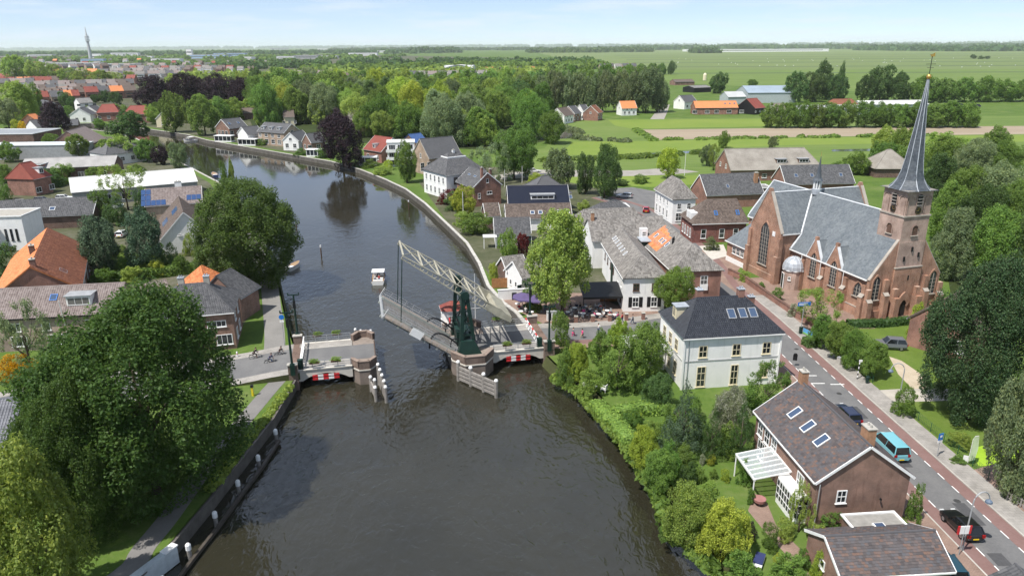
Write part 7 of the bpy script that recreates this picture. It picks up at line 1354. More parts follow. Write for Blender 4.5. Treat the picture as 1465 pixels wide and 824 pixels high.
def car(label, loc, rz, paint, kind='hatch', group=None, tint=None):
    L_, W_, zb, zt, zn, ws, rf, rr, tf = KIND[kind]; key = (kind, paint.name)
    if key not in _CAR:
        st = [(-L_ / 2, .42, .62, zb - .14, .90), (-L_ / 2 + .12, .30, .55, zb - .02, .96), (-L_ / 2 + .5, .22, .55, zb, 1.0), (tf * .5, .20, .5, zb, 1.0), (ws * .5, .20, .5, zb - .01, 1.0), (ws + .05, .2, .5, zb - .03, 1.0), (L_ / 2 - .55, .22, .5, zn + .06, .97), (L_ / 2 - .14, .28, .5, zn - .04, .90), (L_ / 2, .4, .5, zn - .18, .78)]
        vs = []; fs = []
        for x, z0, zm, z1, k in st: vs += [(x, -W_ * k * .86, z0), (x, -W_ * k, zm), (x, -W_ * k * .93, z1), (x, W_ * k * .93, z1), (x, W_ * k, zm), (x, W_ * k * .86, z0)]
        for i in range(len(st) - 1):
            for j in range(6): a = i * 6 + j; b = i * 6 + (j + 1) % 6; fs.append((a, b, b + 6, a + 6))
        fs += [(5, 4, 3, 2, 1, 0), tuple(range(len(vs) - 6, len(vs)))]; body = MB().add(vs, [f[::-1] for f in fs]).mesh('body', paint, False)
        cab = MB(); b = W_ * .90; t_ = W_ * .74; q = [(tf, -b, zb - .02), (ws, -b, zb - .05), (ws, b, zb - .05), (tf, b, zb - .02), (rr, -t_, zt - .03), (rf, -t_, zt - .03), (rf, t_, zt - .03), (rr, t_, zt - .03)]
        cab.add(q, [(0, 1, 5, 4), (1, 2, 6, 5), (2, 3, 7, 6), (3, 0, 4, 7)]); glass = cab.mesh('window_band', CARGL)
        rp = MB(); rp.add([(rr - .06, -t_ - .02, zt - .05), (rf + .05, -t_ - .02, zt - .05), (rf + .05, t_ + .02, zt - .05), (rr - .06, t_ + .02, zt - .05), (rr + .1, -t_ + .12, zt), (rf - .08, -t_ + .12, zt), (rf - .08, t_ - .12, zt), (rr + .1, t_ - .12, zt)], [(4, 5, 6, 7), (0, 1, 5, 4), (1, 2, 6, 5), (2, 3, 7, 6), (3, 0, 4, 7), (3, 2, 1, 0)])
        for i, j in ((0, 4), (1, 5), (2, 6), (3, 7)): rp.beam(q[i], q[j], .1, .08)
        mid = (ws + tf) / 2 - .1; mt = (rf + rr) / 2
        for sy in (-1, 1): rp.beam((mid, sy * b * 1.005, zb - .03), (mt, sy * t_ * 1.01, zt - .04), .09, .05)
        if kind == 'van':
            for sy in (-1, 1): rp.add([(tf + .1, sy * b * 1.003, zb), (mid - .5, sy * b * 1.003, zb), (mt - .5, sy * t_ * 1.006, zt - .06), (rr + .1, sy * t_ * 1.006, zt - .06)], [(0, 1, 2, 3)]) if False else None
        roofp = rp.mesh('roof', paint)
        ty = MB().lathe([(.2, -.1), (.31, -.11), (.32, 0), (.31, .11), (.2, .1)], 14).mesh('wheel', RUB); ri = MB().lathe([(.02, -.105), (.2, -.1), (.2, .1), (.02, .105)], 10).mesh('rim', RIM)
        hl = MB().box(-.04, .12, -.2, .2, -.09, .09).mesh('headlight', LAMPG); tlm = MB().box(-.06, .06, -.14, .14, -.14, .14).mesh('tail_light', TAIL); pl = MB().box(-.02, .02, -.26, .26, -.06, .06).mesh('number_plate', PLATE); mi = MB().box(-.06, .06, -.1, .1, -.07, .07).mesh('mirror', paint)
        _CAR[key] = (body, glass, roofp, ty, ri, hl, tlm, pl, mi)
    body, glass, roofp, ty, ri, hl, tlm, pl, mi = _CAR[key]; t = thing('car' if kind != 'van' else 'van', label, 'car' if kind != 'van' else 'van', (loc[0], loc[1], loc[2] if len(loc) > 2 else .02), rz, group)
    for nm, me in (('body', body), ('window_band', glass), ('roof', roofp)): link(nm, me, t)
    for x in (L_ / 2 - .85, -L_ / 2 + .8):
        for sy in (-1, 1): w_ = link('wheel', ty, t); w_.location = (x, sy * (W_ - .12), .32); w_.rotation_euler = (math.pi / 2, 0, 0); link('rim', ri, w_)
    for sy in (-1, 1):
        o = link('headlight', hl, t); o.location = (L_ / 2 - .1, sy * W_ * .62, zn - .1); o = link('tail_light', tlm, t); o.location = (-L_ / 2 + .02, sy * W_ * .76, zb - .16); o = link('mirror', mi, t); o.location = (ws - .1, sy * (W_ + .08), zb + .06)
    o = link('number_plate', pl, t); o.location = (-L_ / 2 - .0, 0, .5); return t
P_BLK, P_CYAN, P_NAVY, P_TEAL, P_GREY, P_WHT, P_RED, P_SIL = paintm('paint_black', (0.006, 0.006, 0.007)), paintm('paint_cyan', (0.16, 0.42, 0.48)), paintm('paint_navy', (0.012, 0.02, 0.055)), paintm('paint_teal', (0.01, 0.05, 0.075)), paintm('paint_grey', (0.12, 0.13, 0.15)), paintm('paint_white', (0.75, 0.75, 0.74)), paintm('paint_red', (0.35, 0.015, 0.025)), paintm('paint_silver', (0.42, 0.44, 0.46))
def on_road(y, off): return (xr(y) - 1.87 + off, y, .03)
ra = math.pi / 2 + math.atan(.0507)
p = at(1373, 757); car('black hatchback driving on the street past the garage', (p.x, p.y, .03), ra, P_BLK, 'hatch')
p = at(1276, 646); car('light blue van on the street behind the brick house', (p.x - .4, p.y, .03), ra, P_CYAN, 'van'); p = at(1213, 598); car('dark blue car in front of the light blue van', (p.x - .3, p.y, .03), ra, P_NAVY, 'wagon')
p = at(1350, 815); car('dark teal car parked behind the garage', (p.x, p.y, .03), ra - .1, P_TEAL, 'wagon'); p = at(1271, 498); car('grey off-road car parked on the churchyard lawn', (p.x, p.y, .02), rad(170), P_GREY, 'suv')
for px, py, rz, m, k, lb in [(924, 303, 80, P_RED, 'hatch', 'red car parked beside the white house'), (893, 283, 160, P_SIL, 'wagon', 'silver car parked behind the grey hipped roof'), (764, 247, 10, P_WHT, 'wagon', 'white car on the field lane'), (33, 293, 10, P_SIL, 'wagon', 'silver car parked left of the boat shed'), (62, 289, 10, P_GREY, 'wagon', 'grey car parked beside the silver one'), (93, 286, 10, P_WHT, 'wagon', 'white car parked nearest the boat shed'), (8, 296, 10, P_NAVY, 'hatch', 'dark car parked at the left edge'), (158, 300, 20, P_SIL, 'wagon', 'silver car parked in the boat shed yard'), (1375, 152, 10, P_BLK, 'suv', 'black car in the farm yard right of the spire'), (1398, 153.5, 10, P_BLK, 'van', 'black van in the farm yard right of the spire'), (175, 338, 100, P_WHT, 'wagon', 'white car half hidden by the pines')]:
    q = at(px, py); car(lb, (q.x, q.y, .03), rad(rz), m, k, 'parked cars')
# ---- people: one skinned figure per pose, clothing as children
SKIN = plain('skin', (0.50, 0.30, 0.22), 0.6, 0.08); HAIRM = [plain('hair_brown', (0.05, 0.03, 0.02), .7), plain('hair_grey', (0.35, 0.34, 0.33), .7), plain('hair_fair', (0.30, 0.20, 0.09), .7)]
POSE = {'walk': dict(pel=(0, 0, .92), chest=(.02, 0, 1.32), neck=(.02, 0, 1.48), head=(.04, 0, 1.62), kn=((.22, -.1, .5), (-.05, .1, .5)), an=((.30, -.1, .08), (-.32, .1, .12)), el=((-.12, -.27, 1.12), (.14, .27, 1.12)), ha=((-.02, -.28, .88), (.30, .26, .92))),
        'ride': dict(pel=(-.18, 0, .98), chest=(.1, 0, 1.36), neck=(.15, 0, 1.50), head=(.19, 0, 1.64), kn=((.22, -.12, .82), (.16, .12, .66)), an=((.12, -.12, .42), (.02, .12, .24)), el=((.24, -.26, 1.22), (.24, .26, 1.22)), ha=((.46, -.24, 1.08), (.46, .24, 1.08))),
        'sit': dict(pel=(0, 0, .52), chest=(-.06, 0, .92), neck=(-.05, 0, 1.08), head=(-.02, 0, 1.22), kn=((.42, -.12, .52), (.42, .12, .52)), an=((.44, -.12, .08), (.44, .12, .08)), el=((.04, -.27, .78), (.04, .27, .78)), ha=((.26, -.2, .74), (.26, .2, .74)))}
def skinmesh(name, pts, edges, radii, m, root=0):
    me = bpy.data.meshes.new(name); me.from_pydata(pts, edges, []); me.materials.append(m); o = bpy.data.objects.new(name, me); COL.objects.link(o)
    md = o.modifiers.new('Skin', 'SKIN'); md.use_smooth_shade = True; o.modifiers.new('Sub', 'SUBSURF').levels = 1; o.modifiers['Sub'].render_levels = 1
    sv = me.skin_vertices[0].data
    for i, r in enumerate(radii): sv[i].radius = (r, r)
    sv[root].use_root = True; return o
_P = {}
def person(label, loc, rz, pose, top, legs, hair=0, group=None):
    k = (pose, top.name, legs.name); q = POSE[pose]
    if k not in _P:
        pel, ch, nk, hd = (Vector(q[a]) for a in ('pel', 'chest', 'neck', 'head'))
        pts = [pel, ch, nk, hd - Vector((0, 0, .02)), hd + Vector((.01, 0, .09))]; ed = [(0, 1), (1, 2), (2, 3), (3, 4)]; r = [.13, .15, .055, .085, .075]
        for s, i in ((-1, 0), (1, 1)):
            b = len(pts); sh = ch + Vector((0, s * .17, .1)); el, ha = Vector(q['el'][i]), Vector(q['ha'][i]); d = (ha - el).normalized()
            pts += [sh, el, ha, ha + d * .09, ha + d * .06 + Vector((0, -s * .05, .02))]; ed += [(1, b), (b, b + 1), (b + 1, b + 2), (b + 2, b + 3), (b + 2, b + 4)]; r += [.06, .045, .032, .022, .014]
            b = len(pts); hp = pel + Vector((0, s * .09, -.04)); kn, an = Vector(q['kn'][i]), Vector(q['an'][i]); pts += [hp, kn, an, an + Vector((.16, 0, -.04))]; ed += [(0, b), (b, b + 1), (b + 1, b + 2), (b + 2, b + 3)]; r += [.085, .06, .04, .035]
        body = skinmesh('body', pts, ed, r, SKIN)
        pts = [pel + Vector((0, 0, .02)), ch, nk - Vector((0, 0, .07))]; ed = [(0, 1), (1, 2)]; r = [.155, .175, .08]
        for s, i in ((-1, 0), (1, 1)): b = len(pts); sh = ch + Vector((0, s * .17, .1)); pts += [sh, Vector(q['el'][i]), Vector(q['el'][i]).lerp(Vector(q['ha'][i]), .8)]; ed += [(1, b), (b, b + 1), (b + 1, b + 2)]; r += [.08, .062, .05]
        jk = skinmesh('jacket', pts, ed, r, top); pts = [pel]; ed = []; r = [.15]
        for s, i in ((-1, 0), (1, 1)): b = len(pts); pts += [pel + Vector((0, s * .09, -.05)), Vector(q['kn'][i]), Vector(q['an'][i]) + Vector((0, 0, .05))]; ed += [(0, b), (b, b + 1), (b + 1, b + 2)]; r += [.105, .075, .055]
        tr = skinmesh('trousers', pts, ed, r, legs); hm = MB().lathe([(.03, -.06), (.095, -.02), (.105, .05), (.085, .12), (.02, .15)], 10).mesh('hair', HAIRM[hair], True); _P[k] = (body, jk, tr, hm); first = True
    else: first = False
    body, jk, tr, hm = _P[k]; t = thing('person', label, 'person', loc, rz, group)
    for o in (body, jk, tr):
        c = o if first else o.copy()
        if not first: COL.objects.link(c)
        c.parent = t
    hh = link('hair', hm, t); hh.location = Vector(q['head']) + Vector((-.015, 0, .02)); return t
CL = {n: plain('cloth_' + n, c, .85, .15, 3.0) for n, c in dict(black=(.015, .016, .02), navy=(.02, .03, .07), pink=(.60, .06, .20), white=(.6, .6, .58), grey=(.16, .16, .17), denim=(.06, .09, .16), red=(.4, .03, .04), tan=(.35, .27, .18)).items()}
_B = {}
def bicycle(label, loc, rz, group=None):
    if not _B:
        wh = MB(); n = 18
        for k in range(n): pass
        wh.tube([(.34 * math.cos(2 * math.pi * k / n), 0, .34 * math.sin(2 * math.pi * k / n)) for k in range(n + 1)], .025, 5, False); _B['wheel'] = wh.mesh('wheel', RUB); sp = MB()
        for k in range(10): a = 2 * math.pi * k / 10; sp.beam((0, 0, 0), (.33 * math.cos(a), 0, .33 * math.sin(a)), .008)
        _B['spokes'] = sp.mesh('spoke_set', RIM); _B['frame'] = MB().tube([(-.52, 0, .34), (-.1, 0, .3), (.38, 0, .82), (-.22, 0, .80), (-.1, 0, .3)], .022, 6).tube([(-.52, 0, .34), (-.22, 0, .8)], .018, 6).tube([(-.24, 0, .78), (-.27, 0, .94)], .018, 6).tube([(.54, 0, .34), (.40, 0, .78), (.36, 0, 1.05)], .022, 6).mesh('frame', BLACK)
        _B['saddle'] = MB().box(-.4, -.15, -.08, .08, .93, .99).mesh('saddle', BLACK); _B['handlebar'] = MB().tube([(.28, -.28, 1.08), (.40, -.2, 1.1), (.37, 0, 1.06), (.40, .2, 1.1), (.28, .28, 1.08)], .016, 5).mesh('handlebar', GREY); _B['mudguard'] = MB().tube([(-.52 + .38 * math.cos(rad(a)), 0, .34 + .38 * math.sin(rad(a))) for a in range(20, 181, 20)], .03, 4).box(-.85, -.35, -.06, .06, .75, .78).mesh('carrier', BLACK)
    t = thing('bicycle', label, 'bicycle', loc, rz, group)
    for k in ('frame', 'saddle', 'handlebar', 'mudguard'): link(k if k != 'mudguard' else 'carrier', _B[k], t)
    for x in (-.52, .54): w_ = link('wheel', _B['wheel'], t); w_.location = (x, 0, .36); link('spoke_set', _B['spokes'], w_)
for px, py, c, lg, lb in [(366, 514, 'black', 'black', 'leftmost cyclist in black'), (388, 522, 'navy', 'denim', 'middle cyclist in dark blue'), (402, 512, 'black', 'grey', 'rightmost cyclist in black near the barrier')]:
    q = at(px, py, .25); bicycle('bicycle of the ' + lb, (q.x, q.y, .28), BA + .1, 'bicycles at the left barrier'); person(lb + ' waiting at the bridge', (q.x, q.y, .28), BA + .1, 'ride', CL[c], CL[lg], 0, 'cyclists waiting at the bridge')
for px, py, c, lg, rz, lb in [(820, 484, 'grey', 'pink', 40, 'person with pink skirt standing by the picnic table'), (833, 486, 'pink', 'tan', 200, 'person in a bright pink top beside the picnic table'), (856, 478, 'white', 'denim', 90, 'person in white walking along the bridge road')]: q = at(px, py); person(lb, (q.x, q.y, .05), rad(rz), 'walk', CL[c], CL[lg], 0, 'people on the right bank')
# ---- boats
HULLB = paintm('hull_blue', (0.02, 0.05, 0.16)); HULLW = paintm('hull_white', (0.72, 0.72, 0.70))
def boat(label, loc, rz, L_=7.0, W_=2.5, cabin=True, hull=None, group=None):
    t = thing('motor_boat', label, 'boat', (loc[0], loc[1], ZW), rz, group); st = [(-.5, .92, .8), (-.25, 1, .82), (.1, 1.0, .88), (.32, .72, .98), (.46, .28, 1.1), (.5, .03, 1.15)]; vs = []; fs = []
    for x, k, z in st: vs += [(x * L_, -W_ / 2 * k, z), (x * L_, -W_ / 2 * k * .75, -.15), (x * L_, 0, -.35), (x * L_, W_ / 2 * k * .75, -.15), (x * L_, W_ / 2 * k, z)]
    for i in range(len(st) - 1):
        for j in range(4): a = i * 5 + j; fs.append((a, a + 5, a + 6, a + 1))
    fs.append((0, 1, 2, 3, 4)); MB().add(vs, fs).build('hull', hull or HULLW, t)
    dk = MB()
    for i in range(len(st) - 1): x0_, k0, z0 = st[i]; x1_, k1, z1 = st[i + 1]; zc = -.35 if i < 2 else -.03; dk.add([(x0_ * L_, -W_ / 2 * k0 * .98, z0 + zc), (x1_ * L_, -W_ / 2 * k1 * .98, z1 + (-.35 if i < 1 else -.03)), (x1_ * L_, W_ / 2 * k1 * .98, z1 + (-.35 if i < 1 else -.03)), (x0_ * L_, W_ / 2 * k0 * .98, z0 + zc)], [(0, 1, 2, 3)])
    dk.build('deck', plain('teak', (0.32, 0.22, 0.13), .7), t); g = MB()
    for sy in (-1, 1): g.tube([(x * L_, sy * W_ / 2 * k, z + .02) for x, k, z in st], .06, 5)
    g.build('rubbing_strake', HULLB, t)
    if cabin:
        MB().box(-.02 * L_, .26 * L_, -W_ * .36, W_ * .36, .8, 1.35).build('cabin', HULLW, t); MB().box(-.0 * L_, .27 * L_, -W_ * .37, W_ * .37, .98, 1.22).build('cabin_window', CARGL, t)
        for x in (-.18, .06):
            for sy in (-1, 1): MB().tube([(x * L_, sy * W_ * .42, .8), (x * L_, sy * W_ * .40, 1.95)], .03, 5).build('canopy_post', GREY, t)
        MB().box(-.22 * L_, .10 * L_, -W_ * .45, W_ * .45, 1.95, 2.02).build('canopy', WHITE, t)
    for x in (-.38, -.2): MB().box(x * L_ - .25, x * L_ + .25, -W_ * .34, W_ * .34, .45, .8).build('bench', WHITE, t)
    return t
q = at(542, 400, ZW); bt = boat('white motor boat with canopy and crew coming up to the bridge channel', (q.x, q.y), rad(97), 7.2, 2.7)
for dx, dy, c in ((-.35, -2.2, 'white'), (.5, -2.3, 'red'), (.1, -.6, 'navy')): person('person in %s top seated in the canopied motor boat' % {'white': 'white', 'red': 'red', 'navy': 'navy blue'}[c], (q.x + dx, q.y + dy, ZW + .42), rad(97), 'sit', CL[c], CL['denim'], 1, 'crew of the motor boat')
q = at(418, 384, ZW); boat('small white open boat moored under the round dark tree', (q.x + .3, q.y), rad(75), 4.6, 1.8, False); q = at(272, 202, ZW); boat('white motor boat moored at the far bend', (q.x, q.y), rad(160), 8, 2.8); q = at(560, 266, ZW); q2 = at(600, 290)
q = at(303, 252, ZW); boat('small dark boat at the boat shed quay', (q.x + 1, q.y), rad(120), 6, 2, False, HULLB)
# boat's wake: low ripples are in the water; mooring posts along the left quay
for i, (px, py) in enumerate([(394, 617), (369, 654), (340, 690), (307, 735), (269, 781), (232, 828)]):
    q = at(px, py, -.1); t = thing('mooring_post', ['mooring post with white cap closest to the bridge', 'second white capped mooring post from the bridge', 'third white capped mooring post from the bridge', 'fourth white capped mooring post from the bridge', 'fifth white capped mooring post from the bridge', 'white capped mooring post at the bottom edge'][i], 'mooring post', (q.x, q.y, ZW), 0, 'white capped posts along the left quay')
    MB().tube([(0, 0, -1), (0, 0, 1.05)], .2, 8).build('post', WOOD, t); MB().tube([(0, 0, 1.05), (0, 0, 1.55), (0, 0, 1.7)], [.25, .25, .14], 8).build('cap', WHITE, t)
fp = [at(*p_, -.1) for p_ in ((398, 619), (374, 656), (345, 693), (312, 738), (275, 784), (238, 832))]; t = thing('fender_beam', 'dark timber fender beam running between the mooring posts', 'fender', (fp[0].x, fp[0].y, ZW)); o0 = Vector((fp[0].x, fp[0].y, 0))
for i in range(5): a, b = fp[i] - o0, fp[i + 1] - o0; MB().beam((a.x, a.y, .35), (b.x, b.y, .35), .3, .35).build('beam', plain('wet_timber', (0.07, 0.06, 0.05), .6, .3), t)
q = at(217, 808); t = thing('landing_block', 'pale concrete landing block on the quay at the bottom edge', 'landing block', (q.x, q.y, 0), rad(66)); MB().box(-3.0, 2.4, -.35, .3, -1.4, .3).build('block', plain('blue_grey_concrete', (0.45, 0.50, 0.52), .7), t); MB().box(1.2, 2.5, -.4, .35, .3, .42).build('white_cap', WHITE, t)
for i, (px, py) in enumerate([(425, 333), (460, 368), (585, 300)]):
    q = at(px, py, ZW); t = thing('channel_post', ['tall mooring pole standing in the river left of centre', 'mooring pole with white cap in mid river', 'thin mooring pole near the white mansion quay'][i], 'pole', q); MB().tube([(0, 0, -1), (0, 0, 2.2)], .14, 8).build('post', BROWNW, t); MB().tube([(0, 0, 2.2), (0, 0, 2.7)], .16, 8).build('cap', WHITE, t)
# ---- flower boxes on the bridge rails
for i, (u, v, lb) in enumerate([(2.2, -.1, 'near rail, left span, left'), (5.0, -.1, 'near rail, left span, right'), (2.2, 9.6, 'far rail, left span, left'), (5.0, 9.6, 'far rail, left span, right'), (28.6, -.1, 'near rail, right span, left'), (31.4, -.1, 'near rail, right span, right'), (28.8, 9.6, 'far rail, right span, left')]):
    t = thing('flower_box', 'green flower box hung on the bridge: ' + lb, 'flower box', br(u, v, 2.0), BA, 'flower boxes on the bridge rails'); MB().box(-.65, .65, -.16, .16, -.1, .15).build('trough', BROWNW, t); c = link('plants', PROTO['bush'][i % 4], t); c.location = (0, 0, .1); c.scale = (.8, .32, .28); set_mat(c, LM['light'])
# ---- inn terrace
PURP = plain('purple_canvas', (0.10, 0.075, 0.17), .8, .15)
def parasol(label, loc, r, h, m, n=8, group=None):
    t = thing('parasol', label, 'parasol', loc, 0.3, group); MB().tube([(0, 0, 0), (0, 0, h)], .04, 6).build('pole', WOOD, t); MB().lathe([(.45, 0), (.45, .12), (.1, .2)], 8).build('foot', CONC, t); g = MB()
    for k in range(n): a0, a1 = 2 * math.pi * k / n, 2 * math.pi * (k + 1) / n; g.add([(r * math.cos(a0), r * math.sin(a0), h - .75), (r * math.cos(a1), r * math.sin(a1), h - .75), (.05 * math.cos(a1), .05 * math.sin(a1), h), (.05 * math.cos(a0), .05 * math.sin(a0), h), (r * math.cos(a0), r * math.sin(a0), h - .95), (r * math.cos(a1), r * math.sin(a1), h - .95)], [(0, 1, 2, 3), (0, 4, 5, 1)])
    g.build('canopy', m, t)
for px, py, lb in ((752, 444, 'left purple parasol on the quay terrace'), (772, 446, 'right purple parasol on the quay terrace')): parasol(lb, at(px, py), 2.3, 3.2, PURP, group='purple parasols')
_S = {}
def seat_set():
    _S['table'] = (MB().lathe([(.42, .72), (.42, .75)], 12).mesh('table_top', WHITE), MB().tube([(0, 0, 0), (0, 0, .72)], .035, 6).box(-.25, .25, -.03, .03, 0, .04).box(-.03, .03, -.25, .25, 0, .04).mesh('pedestal', GREY))
    _S['seat'] = MB().box(-.22, .22, -.22, .22, .43, .47).mesh('seat', GREY); _S['back'] = MB().box(-.24, -.20, -.22, .22, .5, .88).mesh('backrest', GREY); _S['leg'] = MB().tube([(0, 0, 0), (0, 0, .43)], .015, 5).mesh('leg', GREY)
seat_set()
def table(label, loc, group): t = thing('table', label, 'table', loc, 0, group); link('table_top', _S['table'][0], t); link('pedestal', _S['table'][1], t)
def chair(label, loc, rz, group):
    t = thing('chair', label, 'chair', loc, rz, group); link('seat', _S['seat'], t); link('backrest', _S['back'], t)
    for x in (-.19, .19):
        for y in (-.19, .19): link('leg', _S['leg'], t).location = (x, y, 0)
TB = [(812, 452), (822, 446), (834, 454), (846, 448), (856, 455), (868, 450), (878, 456), (836, 444), (858, 443)]
for i, (px, py) in enumerate(TB):
    q = at(px, py); pos = ['leftmost', 'second', 'third', 'fourth', 'fifth', 'sixth', 'rightmost', 'rear left', 'rear right'][i]
    table('%s white round table on the inn terrace' % pos, q, 'tables on the inn terrace')
    for k in range(4): a = rad(45 + 90 * k + i * 17); chair('grey chair %s the %s round table of the inn terrace' % (('right of', 'behind', 'left of', 'in front of')[int(((math.degrees(a) + 45) % 360) // 90)], pos), (q.x + .75 * math.cos(a), q.y + .75 * math.sin(a), 0), a + math.pi, 'chairs at the %s terrace table' % pos)
for i, (px, py) in enumerate([(740, 440), (745, 451), (760, 452)]): table(['white table under the left parasol', 'white table on the quay edge below the parasols', 'white table near the leafy terrace shrub'][i], at(px, py), 'quay terrace tables')
for px, py, c, lb in [(743, 445, 'red', 'person in red seated on the quay terrace'), (752, 449, 'white', 'person in white seated on the quay terrace'), (842, 452, 'navy', 'person in dark blue seated on the inn terrace'), (864, 455, 'white', 'person in white seated on the inn terrace'), (826, 453, 'black', 'person in black seated on the inn terrace')]: q = at(px, py); person(lb, (q.x, q.y, .0), rad(40 + px), 'sit', CL[c], CL['grey'], 1, 'guests on the terrace')
q = at(850, 440); t = thing('awning', 'black canvas awning tent beside the inn wall', 'awning', (15.2, 113.5, 0), rad(4)); MB().slab([(-3.6, -2.4, 2.5), (3.4, -2.4, 2.5), (3.4, 2.6, 3.5), (-3.6, 2.6, 3.5)], .08).build('canvas', BLACK, t); MB().box(-3.6, 3.4, -2.42, -2.36, 2.15, 2.5).build('valance', BLACK, t); [MB().box(x - .06, x + .06, y - .06, y + .06, 0, 2.5).build('post', BLACK, t) for x in (-3.5, 0, 3.3) for y in (-2.3,)]; MB().box(.2, 3.3, 2.3, 2.5, 0, 2.6).build('bar_front', ORANGEW, t)
for i in range(6):
    q = at(800 + i * 24, 463 - i * 1.2); t = thing('brick_pillar', '%s low brick pillar of the terrace edge' % ['leftmost', 'second', 'third', 'fourth', 'fifth', 'rightmost'][i], 'pillar', q, rad(5), 'low brick pillars along the terrace'); MB().box(-.25, .25, -.25, .25, -.1, 1.1).build('shaft', BRK_RED, t); MB().box(-.3, .3, -.3, .3, 1.1, 1.2).build('cap', CONC, t)
q = at(791, 458); t = thing('utility_cabinet', 'white utility cabinet at the bridge corner of the terrace', 'cabinet', q, rad(8)); MB().box(-1.0, 1.0, -.3, .3, 0, 1.5).build('body', WHITE, t); MB().box(-1.05, 1.05, -.35, .35, 1.5, 1.58).build('lid', GREY, t); MB().box(-.02, .02, -.32, -.3, .1, 1.4).build('door_gap', GREY, t)
q = at(737, 428); t = thing('garden_wall', 'white garden wall beside the purple parasols', 'wall', q, rad(8)); MB().box(-3.0, 3.4, -.15, .15, 0, 1.8).build('wall', WALLW, t); MB().box(-3.1, 3.5, -.2, .2, 1.8, 1.9).build('coping', WHITE, t); MB().box(-.6, .2, -.45, -.16, 0, 1.3).build('waste_bin', BLACK, t)
q = at(716, 412); t = thing('timber_fence', 'brown timber fence panel on the quay terrace', 'fence', q, rad(8))
for k in range(8): MB().box(-1.6 + k * .4, -1.22 + k * .4, -.03, .03, .05, 1.9).build('board', ORANGEW, t)
for i, (px, py) in enumerate(TB):
    q = at(px, py); pos = ['leftmost', 'second', 'third', 'fourth', 'fifth', 'sixth', 'rightmost', 'rear left', 'rear right'][i]
    for k in range(2 if i % 3 else 3):
        c = ['white', 'tan', 'red', 'navy', 'grey', 'black', 'pink', 'denim'][(i * 3 + k * 2) % 8]; a = rad(45 + 90 * k + i * 17); person('guest in %s sitting at the %s terrace table' % (c, pos), (q.x + .72 * math.cos(a), q.y + .72 * math.sin(a), 0), a + math.pi, 'sit', CL[c], CL['denim'], 0, 'guests on the terrace')
for px, py, c in ((745, 437, 'tan'), (762, 441, 'white'), (780, 448, 'navy'), (890, 462, 'red'), (905, 464, 'grey')): q = at(px, py); person('person in %s standing near the %s' % (c, 'purple parasols' if px < 785 else 'inn front'), q, rad(px), 'walk', CL[c], CL['denim'], 0, 'people near the inn')
# zebra bars beside the picnic spot
for k in range(6):
    q = at(817 + k * 6, 478 + k * .2, .05); o = MB().box(-1.2, 1.2, -.12, .12, 0, .01).build('zebra_bar', LINEP); o['kind'] = 'structure'; o.location = (at(835, 470 + k * 3.0, .06)); o.rotation_euler = (0, 0, rad(10))
q = at(300, 0) if False else at(866, 556); 
for px, py, rz, lb in ((838, 556, 30, 'left white garden chair on the river bank'), (864, 560, 150, 'right white garden chair on the river bank')):
    q = at(px, py); t = thing('garden_chair', lb, 'chair', q, rad(rz), 'white garden chairs'); MB().box(-.35, .35, -.35, .35, .35, .42).build('seat', WHITE, t); MB().box(-.38, -.3, -.35, .35, .42, 1.0).build('backrest', WHITE, t); [MB().box(x - .03, x + .03, y - .03, y + .03, 0, .35).build('leg', WHITE, t) for x in (-.3, .3) for y in (-.3, .3)]; [MB().box(-.35, .3, y - .04, y + .04, .6, .66).build('armrest', WHITE, t) for y in (-.33, .33)]
table('grey table between the white garden chairs', at(850, 560), 'garden table')
q = at(1086, 722); t = thing('garden_table', 'red covered table under the glass veranda', 'table', q); MB().lathe([(.55, .45), (.6, .75), (.55, .77)], 14).build('cloth', plain('red_cloth', (0.34, 0.16, 0.15), .8), t); MB().tube([(0, 0, 0), (0, 0, .5)], .06, 6).build('pedestal', GREY, t)
q = at(1085, 806); t = thing('garden_lounger', 'blue and white covered lounger in the lower garden', 'lounger', q, rad(60)); MB().box(-.9, .9, -.4, .4, .3, .42).build('frame', WHITE, t); MB().box(-.6, .9, -.38, .38, .42, .52).build('blue_cover', plain('navy_cover', (0.03, 0.04, 0.12), .8), t); [MB().box(x - .04, x + .04, y - .04, y + .04, 0, .3).build('leg', WHITE, t) for x in (-.8, .8) for y in (-.33, .33)]
# ---- street furniture
def lamp(label, px, py, topy, rz):
    b = at(px, py); H_ = height(b, topy); t = thing('street_lamp', label, 'street lamp', b, rz, 'curved street lamps'); MB().tube([(0, 0, 0), (0, 0, H_ * .78)] + [(.75 - .75 * math.cos(rad(a)), 0, H_ * .8 + .95 * math.sin(rad(a))) for a in range(0, 171, 17)], .06, 7).build('post', GREY, t); MB().lathe([(.05, H_ * .8 + .15), (.28, H_ * .8 - .05), (.3, H_ * .8 - .2)], 10, (1.48, 0)).build('lamp_shade', plain('lamp_blue_grey', (0.12, 0.16, 0.22), .4), t); MB().tube([(0, 0, 0), (0, 0, .6)], .1, 8).build('foot', GREY, t); return t
lamp('curved street lamp beside the black hatchback', 1376, 788, 700, rad(8)); lamp('curved street lamp beside the driveway', 1283, 588, 516, rad(170))
q = at(1371, 795); t = thing('sale_board', 'white and red board on a post beside the black hatchback', 'sign', (q.x, q.y, 0), rad(4)); MB().tube([(0, 0, 0), (0, 0, 3.0)], .04, 6).build('post', GREY, t); MB().box(-.6, .6, -.03, .03, 2.3, 3.1).build('board', WHITE, t); MB().box(-.62, -.42, -.035, .035, 2.28, 3.12).build('red_edge', RED, t); MB().box(.42, .62, -.035, .035, 2.28, 3.12).build('red_edge', RED, t)
